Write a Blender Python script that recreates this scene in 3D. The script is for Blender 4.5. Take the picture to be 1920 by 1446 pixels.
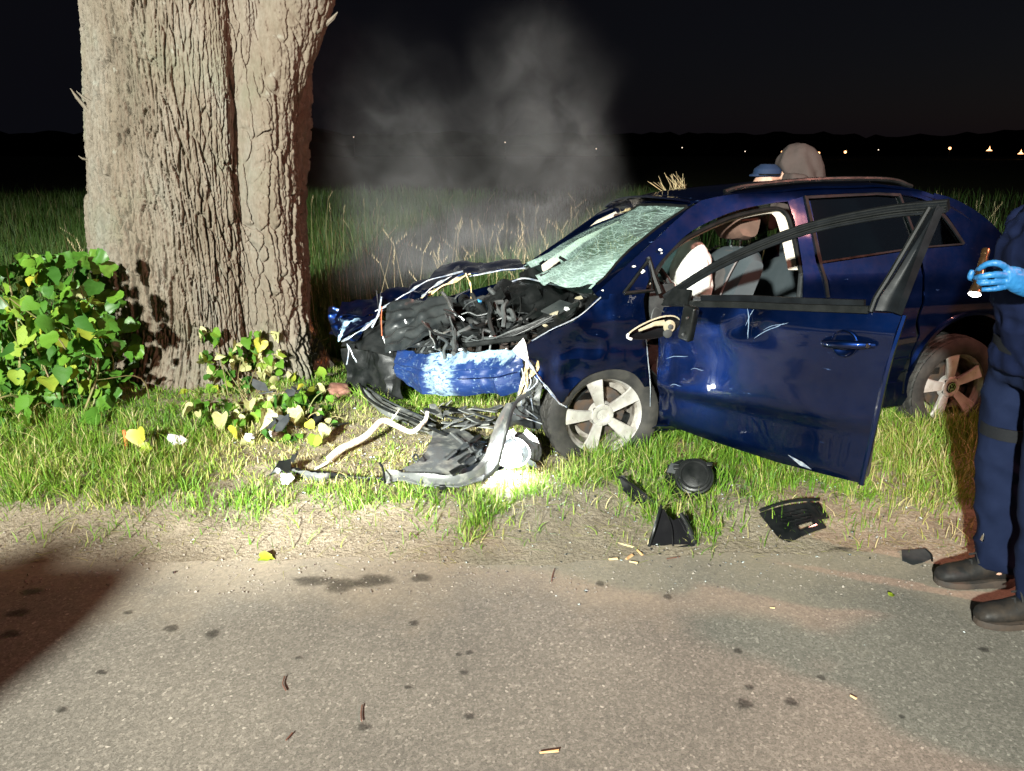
import bpy, bmesh, math, random
import numpy as np
from mathutils import Vector, Matrix
for o in list(bpy.data.objects): bpy.data.objects.remove(o)
SC = bpy.context.scene
COL = SC.collection
R = math.radians
PI = math.pi

# ---------------------------------------------------------------- camera
PITCH = R(16.9); CAMH = 1.6; FPX = 1443.0
cam = bpy.data.cameras.new('camera'); camo = bpy.data.objects.new('camera', cam); COL.objects.link(camo)
camo.location = (0, 0, CAMH); camo.rotation_euler = (R(90) - PITCH, 0, 0)
cam.sensor_width = 36; cam.lens = 36 * FPX / 1920; cam.clip_start = .05; cam.clip_end = 3000
SC.camera = camo
# ---------------------------------------------------------------- night sky
world = bpy.data.worlds.new('World'); SC.world = world; world.use_nodes = True
wn = world.node_tree.nodes; wl = world.node_tree.links
bg = wn['Background']; sky = wn.new('ShaderNodeTexSky'); sky.sky_type = 'NISHITA'; sky.sun_disc = False
sky.sun_elevation = R(-6.5); sky.sun_rotation = R(60); sky.altitude = 100
glow = wn.new('ShaderNodeMixRGB'); glow.blend_type = 'ADD'; glow.inputs[0].default_value = 1; glow.inputs[2].default_value = (.030, .031, .046, 1)   # even glow of the night air
wl.new(sky.outputs[0], glow.inputs[1]); wl.new(glow.outputs[0], bg.inputs[0]); bg.inputs[1].default_value = .10
# ---------------------------------------------------------------- lamps
def aim(o, target):
    d = Vector(target) - o.location
    o.rotation_euler = d.to_track_quat('-Z', 'Y').to_euler()
def spot(name, loc, target, power, color, cone, blend, size):
    l = bpy.data.lights.new(name, 'SPOT'); l.energy = power; l.color = color
    l.spot_size = R(cone); l.spot_blend = blend; l.shadow_soft_size = size
    o = bpy.data.objects.new(name, l); COL.objects.link(o); o.location = loc; aim(o, target); return o
# moonless night: the last trace of a sun below the horizon
sun = bpy.data.lights.new('sun', 'SUN'); sun.energy = .004; sun.angle = R(10); sun.color = (.6, .75, 1)
suno = bpy.data.objects.new('sun', sun); COL.objects.link(suno); suno.rotation_euler = (R(60), 0, R(60))
# floodlight on the mast of the fire engine, left behind the camera
KEY = (-3.9, -8.4, 5.0)
spot('floodlight', KEY, (-1.4, 9.0, .9), 28000, (.98, 1.0, .91), 74, 1.0, .20)
# hand lamp trained on the place where the car struck the tree
spot('hand_lamp', (-1.95, -.55, 1.5), (-.62, 4.3, .22), 4000, (.97, 1.0, .95), 25, 1.0, .05)
# warm lamp on the second vehicle, to the right
WARM = (6.0, .85, 4.9)
spot('vehicle_lamp', WARM, (0, 3.2, .2), 1350, (1.0, .40, .31), 100, .4, .10)
# ---------------------------------------------------------------- exposure
SC.view_settings.view_transform = 'Standard'; SC.view_settings.look = 'None'
SC.view_settings.exposure = 0; SC.view_settings.gamma = 1; SC.view_settings.use_curve_mapping = False
SC.render.engine = 'CYCLES'
SC.cycles.use_denoising = True
SC.cycles.max_bounces = 8; SC.cycles.transparent_max_bounces = 24; SC.cycles.volume_bounces = 1
SC.cycles.caustics_reflective = False; SC.cycles.caustics_refractive = False
SC.cycles.sample_clamp_indirect = 4

# ================================================================ helpers
def ray(u, v):
    dx = (u - 960) / FPX; dy = (723 - v) / FPX
    return np.array([dx, math.cos(PITCH) + dy * math.sin(PITCH), -math.sin(PITCH) + dy * math.cos(PITCH)])
CP = np.array([0, 0, CAMH])
def at(u, v, Y):
    "the place at forward distance Y metres that the photograph shows at (u, v)"
    r = ray(u, v); return CP + r * (Y / r[1])
def atz(u, v, z):
    r = ray(u, v); return CP + r * ((z - CAMH) / r[2])

def hash3(ix, iy, iz, seed):
    n = (ix * 374761393 + iy * 668265263 + iz * 2147483647 + seed * 1274126177) & 0xffffffff
    n = ((n ^ (n >> 13)) * 1274126177) & 0xffffffff
    n = ((n ^ (n >> 16)) * 2246822519) & 0xffffffff
    return ((n ^ (n >> 15)) & 0xffffff) / 0xffffff * 2 - 1
def vn(x, y, z=0.0, seed=0):
    "smooth value noise in -1..1"
    x, y, z = np.broadcast_arrays(np.asarray(x, float), np.asarray(y, float), np.asarray(z, float))
    fx, fy, fz = np.floor(x), np.floor(y), np.floor(z)
    ix, iy, iz = fx.astype(np.int64), fy.astype(np.int64), fz.astype(np.int64)
    tx, ty, tz = x - fx, y - fy, z - fz
    tx = tx * tx * tx * (tx * (tx * 6 - 15) + 10); ty = ty * ty * ty * (ty * (ty * 6 - 15) + 10); tz = tz * tz * tz * (tz * (tz * 6 - 15) + 10)
    def h(a, b, c): return hash3(ix + a, iy + b, iz + c, seed)
    c00 = h(0,0,0) * (1-tx) + h(1,0,0) * tx; c10 = h(0,1,0) * (1-tx) + h(1,1,0) * tx
    c01 = h(0,0,1) * (1-tx) + h(1,0,1) * tx; c11 = h(0,1,1) * (1-tx) + h(1,1,1) * tx
    return (c00 * (1-ty) + c10 * ty) * (1-tz) + (c01 * (1-ty) + c11 * ty) * tz
def fbm(x, y, z=0.0, seed=0, oct=4):
    s = 0; a = 1; n = 0
    x, y, z = np.asarray(x, float), np.asarray(y, float), np.asarray(z, float)
    for k in range(oct):
        s = s + a * vn(x, y, z, seed + k * 17); n += a; a *= .5; x = x * 2.03; y = y * 2.03; z = z * 2.03
    return s / n
def sstep(a, b, x):
    t = np.clip((np.asarray(x, float) - a) / (b - a), 0, 1); return t * t * (3 - 2 * t)

def link(o, parent=None):
    COL.objects.link(o)
    if parent is not None: o.parent = parent
    return o
def empty(name, loc=(0, 0, 0), rz=0, parent=None):
    o = bpy.data.objects.new(name, None); o.location = loc; o.rotation_euler = (0, 0, rz); o.empty_display_size = .1
    return link(o, parent)
def tag(o, label=None, cat=None, group=None, kind=None):
    if label: o['label'] = label
    if cat: o['category'] = cat
    if group: o['group'] = group
    if kind: o['kind'] = kind
    return o
def solid(bm, th):
    "give a sheet an even thickness behind its face"
    bmesh.ops.dissolve_degenerate(bm, dist=1e-5, edges=bm.edges[:])
    bm.normal_update(); bm.verts.ensure_lookup_table(); old = bm.verts[:]; fs = bm.faces[:]
    bd = [e for e in bm.edges if len(e.link_faces) == 1]
    new = {v: bm.verts.new(v.co - v.normal*th) for v in old}
    loops = []
    for e in bd:
        l = e.link_loops[0]; loops.append((l.vert, l.link_loop_next.vert))
    for f in fs: bm.faces.new([new[v] for v in reversed(f.verts)])
    for a, b in loops:
        try: bm.faces.new((b, a, new[a], new[b]))
        except ValueError: pass
    bm.normal_update()
def mesh(name, V, F, mat=None, smooth=True, sharp=40, thick=0, bevel=0):
    me = bpy.data.meshes.new(name)
    V = [tuple(map(float, v)) for v in V]
    me.from_pydata(V, [], [tuple(int(i) for i in f) for f in F]); me.update()
    if thick or bevel:
        bm = bmesh.new(); bm.from_mesh(me)
        bmesh.ops.remove_doubles(bm, verts=bm.verts, dist=1e-5)
        if thick:
            bmesh.ops.recalc_face_normals(bm, faces=bm.faces)
            solid(bm, thick)
        if bevel:
            es = [e for e in bm.edges if len(e.link_faces) == 2 and e.calc_face_angle(0) > .6]
            if es: bmesh.ops.bevel(bm, geom=es, offset=bevel, segments=2, affect='EDGES', profile=.6)
        bmesh.ops.recalc_face_normals(bm, faces=bm.faces)
        bm.to_mesh(me); bm.free()
    if mat: me.materials.append(mat)
    if smooth:
        me.polygons.foreach_set('use_smooth', [True] * len(me.polygons))
        if sharp: me.set_sharp_from_angle(angle=R(sharp))
    return me
def obj(name, VF, mat=None, parent=None, loc=(0, 0, 0), rot=(0, 0, 0), **k):
    me = VF if isinstance(VF, bpy.types.Mesh) else mesh(name, VF[0], VF[1], mat, **k)
    o = bpy.data.objects.new(name, me); o.location = loc; o.rotation_euler = rot
    return link(o, parent)
def join(*parts):
    V = []; F = []
    for v, f in parts:
        n = len(V); V += [tuple(p) for p in v]; F += [tuple(i + n for i in q) for q in f]
    return V, F
def xf(VF, M):
    return [tuple(M @ Vector(v)) for v in VF[0]], VF[1]
def mv(VF, d): return [(v[0]+d[0], v[1]+d[1], v[2]+d[2]) for v in VF[0]], VF[1]
def trs(loc=(0,0,0), rot=(0,0,0), sc=(1,1,1)):
    from mathutils import Euler
    return Matrix.Translation(loc) @ Euler(rot).to_matrix().to_4x4() @ Matrix.Diagonal((*sc, 1))
def box(sx, sy, sz, c=(0, 0, 0)):
    V = [(c[0]+x*sx/2, c[1]+y*sy/2, c[2]+z*sz/2) for x in (-1, 1) for y in (-1, 1) for z in (-1, 1)]
    return V, [(0,1,3,2),(4,6,7,5),(0,4,5,1),(2,3,7,6),(0,2,6,4),(1,5,7,3)]
def cr(P, n=6, closed=False):
    "Catmull-Rom through the points"
    P = [np.array(p, float) for p in P]; m = len(P); out = []
    rng = range(m) if closed else range(m - 1)
    for i in rng:
        p1, p2 = P[i], P[(i+1) % m]
        p0 = P[i-1] if (i > 0 or closed) else 2*p1-p2
        p3 = P[(i+2) % m] if (closed or i+2 < m) else 2*p2-p1
        for k in range(n):
            t = k / n
            out.append(.5*((2*p1)+(-p0+p2)*t+(2*p0-5*p1+4*p2-p3)*t*t+(-p0+3*p1-3*p2+p3)*t**3))
    if not closed: out.append(P[-1])
    return out
def frames(P):
    P = [Vector(p) for p in P]; T = []
    for i in range(len(P)):
        a = P[max(i-1, 0)]; b = P[min(i+1, len(P)-1)]; d = (b-a)
        T.append(d.normalized() if d.length > 1e-9 else Vector((0,0,1)))
    up = Vector((0,0,1)) if abs(T[0].z) < .9 else Vector((0,1,0))
    N = (up - T[0]*up.dot(T[0])).normalized(); out = []
    for t in T:
        N = (N - t*N.dot(t)).normalized(); out.append((t, N, t.cross(N)))
    return P, out
def tube(P, r, n=8, flat=1.0, cap=True):
    "round bar along a path; r a number or one per point; flat squashes it across"
    P, Fm = frames(P); V = []; F = []; m = len(P)
    for i, (p, (t, N, B)) in enumerate(zip(P, Fm)):
        ri = r[i] if hasattr(r, '__len__') else r
        for k in range(n):
            a = 2*PI*k/n; V.append(tuple(p + N*(math.cos(a)*ri) + B*(math.sin(a)*ri*flat)))
    for i in range(m-1):
        for k in range(n):
            a = i*n+k; b = i*n+(k+1) % n; F.append((a, b, b+n, a+n))
    if cap: F.append(tuple(range(n))[::-1]); F.append(tuple(range((m-1)*n, m*n)))
    return V, F
def sweep(P, prof, up=(0,0,1)):
    "a profile of (side, up) points carried along a path"
    P, _ = frames(P); V = []; F = []; n = len(prof); m = len(P); up = Vector(up)
    for i, p in enumerate(P):
        t = (P[min(i+1, m-1)] - P[max(i-1, 0)]).normalized(); B = t.cross(up).normalized(); N = B.cross(t)
        for a, b in prof: V.append(tuple(p + B*a + N*b))
    for i in range(m-1):
        for k in range(n):
            a = i*n+k; b = i*n+(k+1) % n; F.append((a, b, b+n, a+n))
    F.append(tuple(range(n))[::-1]); F.append(tuple(range((m-1)*n, m*n)))
    return V, F
def lathe(prof, n=48, axis='y', closed=False):
    V = []; F = []; m = len(prof)
    for r, h in prof:
        for k in range(n):
            a = 2*PI*k/n
            if axis == 'y': V.append((r*math.cos(a), h, r*math.sin(a)))
            else: V.append((r*math.cos(a), r*math.sin(a), h))
    for i in range(m if closed else m-1):
        for k in range(n):
            a = i*n+k; b = i*n+(k+1) % n; c = ((i+1) % m)*n
            F.append((a, b, c+(k+1) % n, c+k))
    return V, F
def loft(rings, cap=True):
    n = len(rings[0]); V = [tuple(p) for r in rings for p in r]; F = []
    for i in range(len(rings)-1):
        for k in range(n):
            a = i*n+k; b = i*n+(k+1) % n; F.append((a, b, b+n, a+n))
    if cap: F.append(tuple(range(n))[::-1]); F.append(tuple(range((len(rings)-1)*n, len(rings)*n)))
    return V, F
def grid(fn, nu, nv):
    V = [tuple(fn(i/nu, j/nv)) for j in range(nv+1) for i in range(nu+1)]
    return V, [(j*(nu+1)+i, j*(nu+1)+i+1, (j+1)*(nu+1)+i+1, (j+1)*(nu+1)+i) for j in range(nv) for i in range(nu)]
def fill2d(outline, step):
    "flat region inside a closed outline, cut into a grid of small faces -> bmesh with x, z"
    bm = bmesh.new(); ol = []
    for p in outline:
        if not ol or math.hypot(p[0]-ol[-1][0], p[1]-ol[-1][1]) > 1e-4: ol.append((float(p[0]), float(p[1])))
    if math.hypot(ol[0][0]-ol[-1][0], ol[0][1]-ol[-1][1]) < 1e-4: ol.pop()
    outline = ol
    from mathutils.geometry import tessellate_polygon
    vs = [bm.verts.new((p[0], 0, p[1])) for p in outline]
    for t in tessellate_polygon([[Vector((p[0], p[1], 0)) for p in outline]]):
        try: bm.faces.new([vs[i] for i in t])
        except ValueError: pass
    bmesh.ops.recalc_face_normals(bm, faces=bm.faces)
    xs = [p[0] for p in outline]; zs = [p[1] for p in outline]
    for ax, lo, hi in ((0, min(xs), max(xs)), (2, min(zs), max(zs))):
        k = math.ceil(lo/step)
        while k*step < hi:
            co = [0, 0, 0]; no = [0, 0, 0]; co[ax] = k*step + 1e-4; no[ax] = 1
            bmesh.ops.bisect_plane(bm, geom=bm.verts[:]+bm.edges[:]+bm.faces[:], plane_co=co, plane_no=no)
            k += 1
    bmesh.ops.remove_doubles(bm, verts=bm.verts, dist=1e-5)
    def ongrid(e):
        for ax in (0, 2):
            a, b = e.verts[0].co[ax], e.verts[1].co[ax]; k = round((a-1e-4)/step)
            if abs(a-b) < 1e-5 and abs(a-1e-4-k*step) < 2e-5: return True
        return False
    loose = [e for e in bm.edges if len(e.link_faces) == 2 and not ongrid(e)]
    bmesh.ops.dissolve_edges(bm, edges=loose, use_verts=False)
    dead = [v for v in bm.verts if len(v.link_edges) == 2 and not v.is_boundary]
    if dead: bmesh.ops.dissolve_verts(bm, verts=dead)
    return bm
def rpoly(rng, n, r, squash=1, jag=.35):
    a0 = rng.uniform(0, 6)
    return [(math.cos(a0+2*PI*k/n)*r*(1+rng.uniform(-jag, jag)), math.sin(a0+2*PI*k/n)*r*squash*(1+rng.uniform(-jag, jag))) for k in range(n)]
def crumple(P00, P10, P11, P01, amp, seed, nu=16, nv=12, fold=6.0, bow=0):
    "a bent metal or plastic sheet hung between four corners, creased by ridged folds"
    P = [np.array(p, float) for p in (P00, P10, P11, P01)]
    N = np.cross(P[1]-P[0], P[3]-P[0]); N = N/np.linalg.norm(N)
    def fn(u, v):
        p = (P[0]*(1-u)+P[1]*u)*(1-v) + (P[3]*(1-u)+P[2]*u)*v
        c = p*fold
        h = abs(float(vn(c[0], c[1], c[2], seed)))*2-.6 + .5*(abs(float(vn(c[0]*2.1, c[1]*2.1, c[2]*2.1, seed+5)))*2-.6)
        j = np.array([float(vn(c[0]*.8, c[1]*.8, c[2]*.8, seed+k)) for k in (11, 12, 13)])
        return p + N*(h*amp + bow*math.sin(PI*u)*math.sin(PI*v)) + j*amp*.5
    return grid(fn, nu, nv)
# ================================================================ materials
def nd(nt, t, **k):
    n = nt.nodes.new('ShaderNode'+t)
    for a, b in k.items(): setattr(n, a, b)
    return n
def newmat(name):
    m = bpy.data.materials.new(name); m.use_nodes = True
    return m, m.node_tree, m.node_tree.nodes['Principled BSDF']
def ramp(nt, src, stops, interp='LINEAR'):
    r = nd(nt, 'ValToRGB'); r.color_ramp.interpolation = interp
    e = r.color_ramp.elements
    while len(e) < len(stops): e.new(.5)
    for el, (p, c) in zip(e, stops): el.position = p; el.color = (*c, 1) if len(c) == 3 else c
    nt.links.new(src, r.inputs[0]); return r
def tex(nt, kind='Noise', scale=5, detail=4, coord='Object', stretch=None, rough=.55):
    tc = nd(nt, 'TexCoord'); src = tc.outputs[coord]
    if stretch:
        mp = nd(nt, 'Mapping'); mp.inputs['Scale'].default_value = stretch; nt.links.new(src, mp.inputs[0]); src = mp.outputs[0]
    t = nd(nt, 'Tex'+kind); t.inputs['Scale'].default_value = scale
    if kind == 'Noise': t.inputs['Detail'].default_value = detail; t.inputs['Roughness'].default_value = rough
    nt.links.new(src, t.inputs['Vector']); return t
def bump(nt, b, src, strength, dist=.01, normal=None):
    n = nd(nt, 'Bump'); n.inputs['Strength'].default_value = strength; n.inputs['Distance'].default_value = dist
    nt.links.new(src, n.inputs['Height'])
    if normal is not None: nt.links.new(normal, n.inputs['Normal'])
    nt.links.new(n.outputs[0], b.inputs['Normal']); return n.outputs[0]
def mat(name, c, rough=.5, metal=0, coat=0, c2=None, scale=8, lo=.4, hi=.65, bs=0, bscale=60, bd=.004, rvar=0, spec=.5, stretch=None, trans=0):
    m, nt, b = newmat(name)
    b.inputs['Base Color'].default_value = (*c, 1); b.inputs['Roughness'].default_value = rough
    b.inputs['Metallic'].default_value = metal; b.inputs['Coat Weight'].default_value = coat; b.inputs['Coat Roughness'].default_value = .04
    b.inputs['Specular IOR Level'].default_value = spec
    if c2:
        t = tex(nt, 'Noise', scale, 5, stretch=stretch); r = ramp(nt, t.outputs[0], [(lo, c), (hi, c2)])
        nt.links.new(r.outputs[0], b.inputs['Base Color'])
    if rvar:
        t = tex(nt, 'Noise', scale*1.7, 4); mr = nd(nt, 'MapRange'); mr.inputs[1].default_value = .3; mr.inputs[2].default_value = .7
        mr.inputs[3].default_value = max(.02, rough-rvar); mr.inputs[4].default_value = min(1, rough+rvar)
        nt.links.new(t.outputs[0], mr.inputs[0]); nt.links.new(mr.outputs[0], b.inputs['Roughness'])
    if bs:
        t = tex(nt, 'Noise', bscale, 4, stretch=stretch); bump(nt, b, t.outputs[0], bs, bd)
    if trans:
        tr = nd(nt, 'BsdfTranslucent'); mx = nd(nt, 'MixShader'); mx.inputs[0].default_value = trans
        src = b.inputs['Base Color'].links[0].from_socket if b.inputs['Base Color'].links else None
        if src: nt.links.new(src, tr.inputs[0])
        else: tr.inputs[0].default_value = (*c, 1)
        nt.links.new(b.outputs[0], mx.inputs[1]); nt.links.new(tr.outputs[0], mx.inputs[2])
        nt.links.new(mx.outputs[0], nt.nodes['Material Output'].inputs[0])
    return m
M = {}
# --- car paint: blue metallic under clear coat, dusty and scratched
def paint(name, scratch):
    m, nt, b = newmat(name)
    t = tex(nt, 'Noise', 3.2, 6); fl = tex(nt, 'Noise', 900, 1)
    r = ramp(nt, t.outputs[0], [(.3, (.0014, .0078, .042)), (.75, (.0020, .0120, .064))])
    scr = tex(nt, 'Noise', 26 if not scratch else 9, 6, stretch=(.5, 1, 1.6) if not scratch else (1.3, 1, .8), rough=.6)
    lo, hi = (.66, .69) if not scratch else (.53, .58)
    rs = ramp(nt, scr.outputs[0], [(lo, (0, 0, 0)), (hi, (1, 1, 1))])
    big = tex(nt, 'Noise', 5 if not scratch else 6.5, 3)
    rb = ramp(nt, big.outputs[0], [(.56 if not scratch else .42, (0, 0, 0)), (.66 if not scratch else .56, (1, 1, 1))])
    mu = nd(nt, 'Math', operation='MULTIPLY'); nt.links.new(rs.outputs[0], mu.inputs[0]); nt.links.new(rb.outputs[0], mu.inputs[1])
    mx = nd(nt, 'MixRGB'); nt.links.new(mu.outputs[0], mx.inputs[0]); nt.links.new(r.outputs[0], mx.inputs[1])
    mx.inputs[2].default_value = (.05, .09, .20, 1) if not scratch else (.34, .52, .68, 1)
    du = tex(nt, 'Noise', 16, 8, rough=.75); dr = ramp(nt, du.outputs[0], [(.40, (0, 0, 0)), (.80, (.05, .05, .05))])      # road dust
    md = nd(nt, 'MixRGB'); nt.links.new(dr.outputs[0], md.inputs[0]); nt.links.new(mx.outputs[0], md.inputs[1]); md.inputs[2].default_value = (.11, .10, .09, 1); mx = md
    mu_ = nd(nt, 'Math', operation='MAXIMUM'); nt.links.new(mu.outputs[0], mu_.inputs[0]); nt.links.new(dr.outputs[0], mu_.inputs[1]); mu = mu_
    nt.links.new(mx.outputs[0], b.inputs['Base Color'])
    mm = nd(nt, 'MapRange'); mm.inputs[3].default_value = .93; mm.inputs[4].default_value = 0; nt.links.new(mu.outputs[0], mm.inputs[0]); nt.links.new(mm.outputs[0], b.inputs['Metallic'])
    b.inputs['Specular IOR Level'].default_value = 0; b.inputs['Roughness'].default_value = .40; b.inputs['Coat Weight'].default_value = 1 if not scratch else .4; b.inputs['Coat Roughness'].default_value = .05
    dust = tex(nt, 'Noise', 4, 6); mr = nd(nt, 'MapRange'); mr.inputs[1].default_value = .35; mr.inputs[2].default_value = .7; mr.inputs[3].default_value = .02; mr.inputs[4].default_value = .07
    nt.links.new(dust.outputs[0], mr.inputs[0]); nt.links.new(mr.outputs[0], b.inputs['Coat Roughness'])
    bump(nt, b, fl.outputs[0], .03, .001)
    return m
M['paint'] = paint('blue_metallic_paint', False)
M['paint_scraped'] = paint('scraped_blue_paint', True)
# bumper skin: blue paint scoured to pale primer along its upper edge and in one broad swath
m, nt, b = newmat('scoured_bumper_paint'); uv = nd(nt, 'TexCoord'); sep = nd(nt, 'SeparateXYZ'); nt.links.new(uv.outputs['UV'], sep.inputs[0])
def m2_(op, a, bb, cc=None):
    n = nd(nt, 'Math', operation=op)
    for i, x in enumerate((a, bb, cc)):
        if x is None: continue
        if isinstance(x, (int, float)): n.inputs[i].default_value = x
        else: nt.links.new(x, n.inputs[i])
    return n.outputs[0]
def uvn(st, scale, det, rough=.6):
    mp = nd(nt, 'Mapping'); mp.inputs['Scale'].default_value = st; nt.links.new(uv.outputs['UV'], mp.inputs[0]); t = nd(nt, 'TexNoise'); t.inputs['Scale'].default_value = scale; t.inputs['Detail'].default_value = det; t.inputs['Roughness'].default_value = rough; nt.links.new(mp.outputs[0], t.inputs['Vector']); return t.outputs[0]
na, nb, nc = uvn((3, 1, 1), 4, 6, .65), uvn((1, 7, 1), 5, 6, .7), uvn((9, 1.2, 1), 5, 5, .7)
def sm_(x, a, bb): n = nd(nt, 'MapRange', interpolation_type='SMOOTHSTEP'); n.inputs[1].default_value = a; n.inputs[2].default_value = bb; nt.links.new(x, n.inputs[0]); return n.outputs[0]
U_, V_ = sep.outputs[0], sep.outputs[1]
top = m2_('MULTIPLY', sm_(m2_('MULTIPLY_ADD', na, .75, m2_('MULTIPLY', V_, -1)), .12, .20), sm_(U_, .38, .60))
sw = m2_('MULTIPLY', sm_(m2_('MULTIPLY_ADD', nb, .22, U_), .40, .44), sm_(m2_('MULTIPLY_ADD', nb, .22, U_), .66, .60))
scr_ = m2_('MULTIPLY', sm_(nc, .60, .64), .55); lft = m2_('MULTIPLY', sm_(nb, .60, .66), .6)
ragn = uvn((6, 2.2, 1), 7, 7, .7); sw = m2_('MULTIPLY', sw, sm_(ragn, .40, .50)); top = m2_('MULTIPLY', top, sm_(ragn, .36, .46))
fac_ = m2_('MAXIMUM', m2_('MAXIMUM', top, m2_('MULTIPLY', sw, .85)), m2_('MAXIMUM', scr_, lft))
mx = nd(nt, 'MixRGB'); nt.links.new(fac_, mx.inputs[0]); mx.inputs[1].default_value = (.005, .020, .085, 1); mx.inputs[2].default_value = (.19, .28, .34, 1); nt.links.new(mx.outputs[0], b.inputs['Base Color']); b.inputs['Roughness'].default_value = .42; b.inputs['Coat Weight'].default_value = .3
bump(nt, b, nb, .15, .01); M['bumper'] = m
M['scr'] = mat('scratch_primer', (.20, .28, .40), .5, c2=(.10, .15, .26), scale=40)
M['bare'] = mat('torn_painted_edge', (.50, .54, .57), .45, .3, c2=(.16, .20, .28), scale=30, bs=.3, bscale=80)
M['tan'] = mat('torn_insulation', (.50, .36, .17), .7, c2=(.66, .58, .42), scale=25, bs=.5, bscale=60)
M['black'] = mat('black_plastic', (.005, .006, .006), .36, c2=(.013, .014, .014), scale=12, rvar=.12, bs=.15, bscale=220, spec=.22)
M['blackgloss'] = mat('gloss_black_trim', (.008, .008, .009), .16, rvar=.08)
M['grey'] = mat('grey_plastic', (.025, .028, .03), .40, c2=(.055, .06, .06), scale=9, rvar=.14, bs=.2, bscale=150, spec=.25)
M['dusty'] = mat('dusty_dark_plastic', (.095, .10, .098), .42, c2=(.30, .30, .26), scale=14, lo=.50, hi=.74, rvar=.16, bs=.25, bscale=120)
M['lining'] = mat('glossy_wheel_liner', (.010, .012, .013), .24, c2=(.024, .027, .027), scale=9, rvar=.1, spec=.4)
M['rubber'] = mat('tyre_rubber', (.020, .020, .019), .72, c2=(.048, .045, .040), scale=10, bs=.3, bscale=90, spec=.3)
M['alloy'] = mat('alloy_silver', (.62, .60, .57), .34, .45, c2=(.48, .45, .41), scale=16, rvar=.1, bs=.05, bscale=200)
M['barrel'] = mat('rim_barrel', (.40, .37, .33), .45, .4, c2=(.14, .12, .10), scale=18)
M['disc'] = mat('brake_iron', (.09, .08, .075), .5, .6, c2=(.14, .09, .06), scale=20)
M['steel'] = mat('bare_steel', (.32, .33, .33), .35, .9, c2=(.12, .12, .12), scale=16, rvar=.15)
M['seal'] = mat('rubber_seal', (.005, .006, .006), .5, c2=(.010, .011, .011), scale=20, spec=.15)
M['framegrey'] = mat('window_frame_lacquer', (.005, .006, .007), .45, c2=(.009, .011, .013), scale=10, rvar=.1, spec=.12)
M['beige'] = mat('beige_headliner', (.55, .50, .43), .8, c2=(.48, .42, .35), scale=12, bs=.2, bscale=300)
M['fabric'] = mat('dark_seat_fabric', (.060, .058, .058), .9, c2=(.082, .078, .076), scale=18, bs=.4, bscale=500)
M['leather'] = mat('seat_side_fabric', (.045, .06, .068), .7, c2=(.055, .07, .078), scale=10, bs=.2, bscale=300)
M['headrest'] = mat('brown_headrest_fabric', (.13, .075, .055), .85, c2=(.10, .055, .04), scale=14, bs=.3, bscale=400)
M['stitch'] = mat('seat_piping', (.16, .15, .15), .8)
M['airbag'] = mat('airbag_cloth', (.78, .79, .76), .85, c2=(.66, .64, .60), scale=9, bs=.5, bscale=40, bd=.01, trans=.15)
M['dash'] = mat('dashboard_plastic', (.04, .043, .047), .6, c2=(.055, .058, .06), scale=8, bs=.2, bscale=250)
M['chrome'] = mat('chrome', (.75, .76, .78), .1, 1)
M['white'] = mat('white_plastic', (.78, .79, .78), .5, c2=(.64, .66, .66), scale=20, bs=.1)
M['offwhite'] = mat('crumpled_paper', (.80, .81, .82), .7, c2=(.70, .72, .75), scale=14, bs=.4, bscale=30)
M['yellowed'] = mat('yellowed_plastic', (.33, .29, .19), .5, c2=(.46, .42, .32), scale=22)
M['blueplastic'] = mat('bright_blue_clip', (.05, .28, .55), .4)
M['redtape'] = mat('red_rag', (.45, .10, .04), .8)
M['wood'] = mat('splintered_wood', (.55, .36, .16), .75, c2=(.70, .54, .32), scale=24, stretch=(1, 1, .25), bs=.6, bscale=60)
M['rawwood'] = mat('raw_orange_wood', (.50, .25, .09), .8, c2=(.66, .47, .26), scale=26, stretch=(1, 1, .3), bs=.6, bscale=70)
M['deadwood'] = mat('brown_dead_wood', (.13, .055, .035), .85, c2=(.20, .10, .07), scale=16, bs=.7, bscale=40, bd=.01)
M['branch'] = mat('peeled_branch', (.70, .66, .55), .7, c2=(.52, .45, .33), scale=16, bs=.5, bscale=50, bd=.008)
M['stake'] = mat('orange_stake', (.75, .19, .05), .6, c2=(.62, .16, .05), scale=30)
M['cable'] = mat('cable_black', (.010, .011, .011), .4, spec=.3)
M['hosegrey'] = mat('hose_grey', (.06, .066, .066), .45, c2=(.03, .033, .033), scale=20, spec=.3)
M['trouser'] = mat('navy_trousers', (.0055, .0095, .027), .85, c2=(.008, .013, .035), scale=7, bs=.35, bscale=600, bd=.002, spec=.08)
M['jacket'] = mat('dark_navy_jacket', (.004, .007, .024), .8, c2=(.006, .010, .032), scale=7, bs=.35, bscale=600, bd=.002, spec=.08)
M['pouch'] = mat('black_pouch', (.006, .007, .009), .7, bs=.3, bscale=200, spec=.2)
M['boot'] = mat('black_boot_leather', (.010, .010, .010), .62, c2=(.04, .03, .022), scale=11, lo=.45, hi=.7, rvar=.12, spec=.3, bs=.35, bscale=60)
M['sole'] = mat('boot_sole', (.05, .035, .025), .8, c2=(.02, .018, .016), scale=14, bs=.4, bscale=50)
M['lace'] = mat('boot_lace', (.02, .02, .02), .8)
M['glove'] = mat('blue_nitrile_glove', (.010, .105, .27), .5, c2=(.015, .135, .32), scale=26, bs=.6, bscale=60, bd=.004)
M['skin'] = mat('skin', (.55, .33, .24), .55, c2=(.50, .29, .21), scale=14)
M['hair'] = mat('brown_hair', (.04, .025, .015), .6, bs=.6, bscale=120)
M['coat'] = mat('pale_work_coat', (.055, .042, .038), .85, c2=(.045, .034, .03), scale=8, bs=.4, bscale=18, bd=.01)
M['cap'] = mat('blue_cap', (.004, .020, .060), .8)
M['torch'] = mat('torch_body', (.18, .10, .05), .28, .9, rvar=.1)
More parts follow.
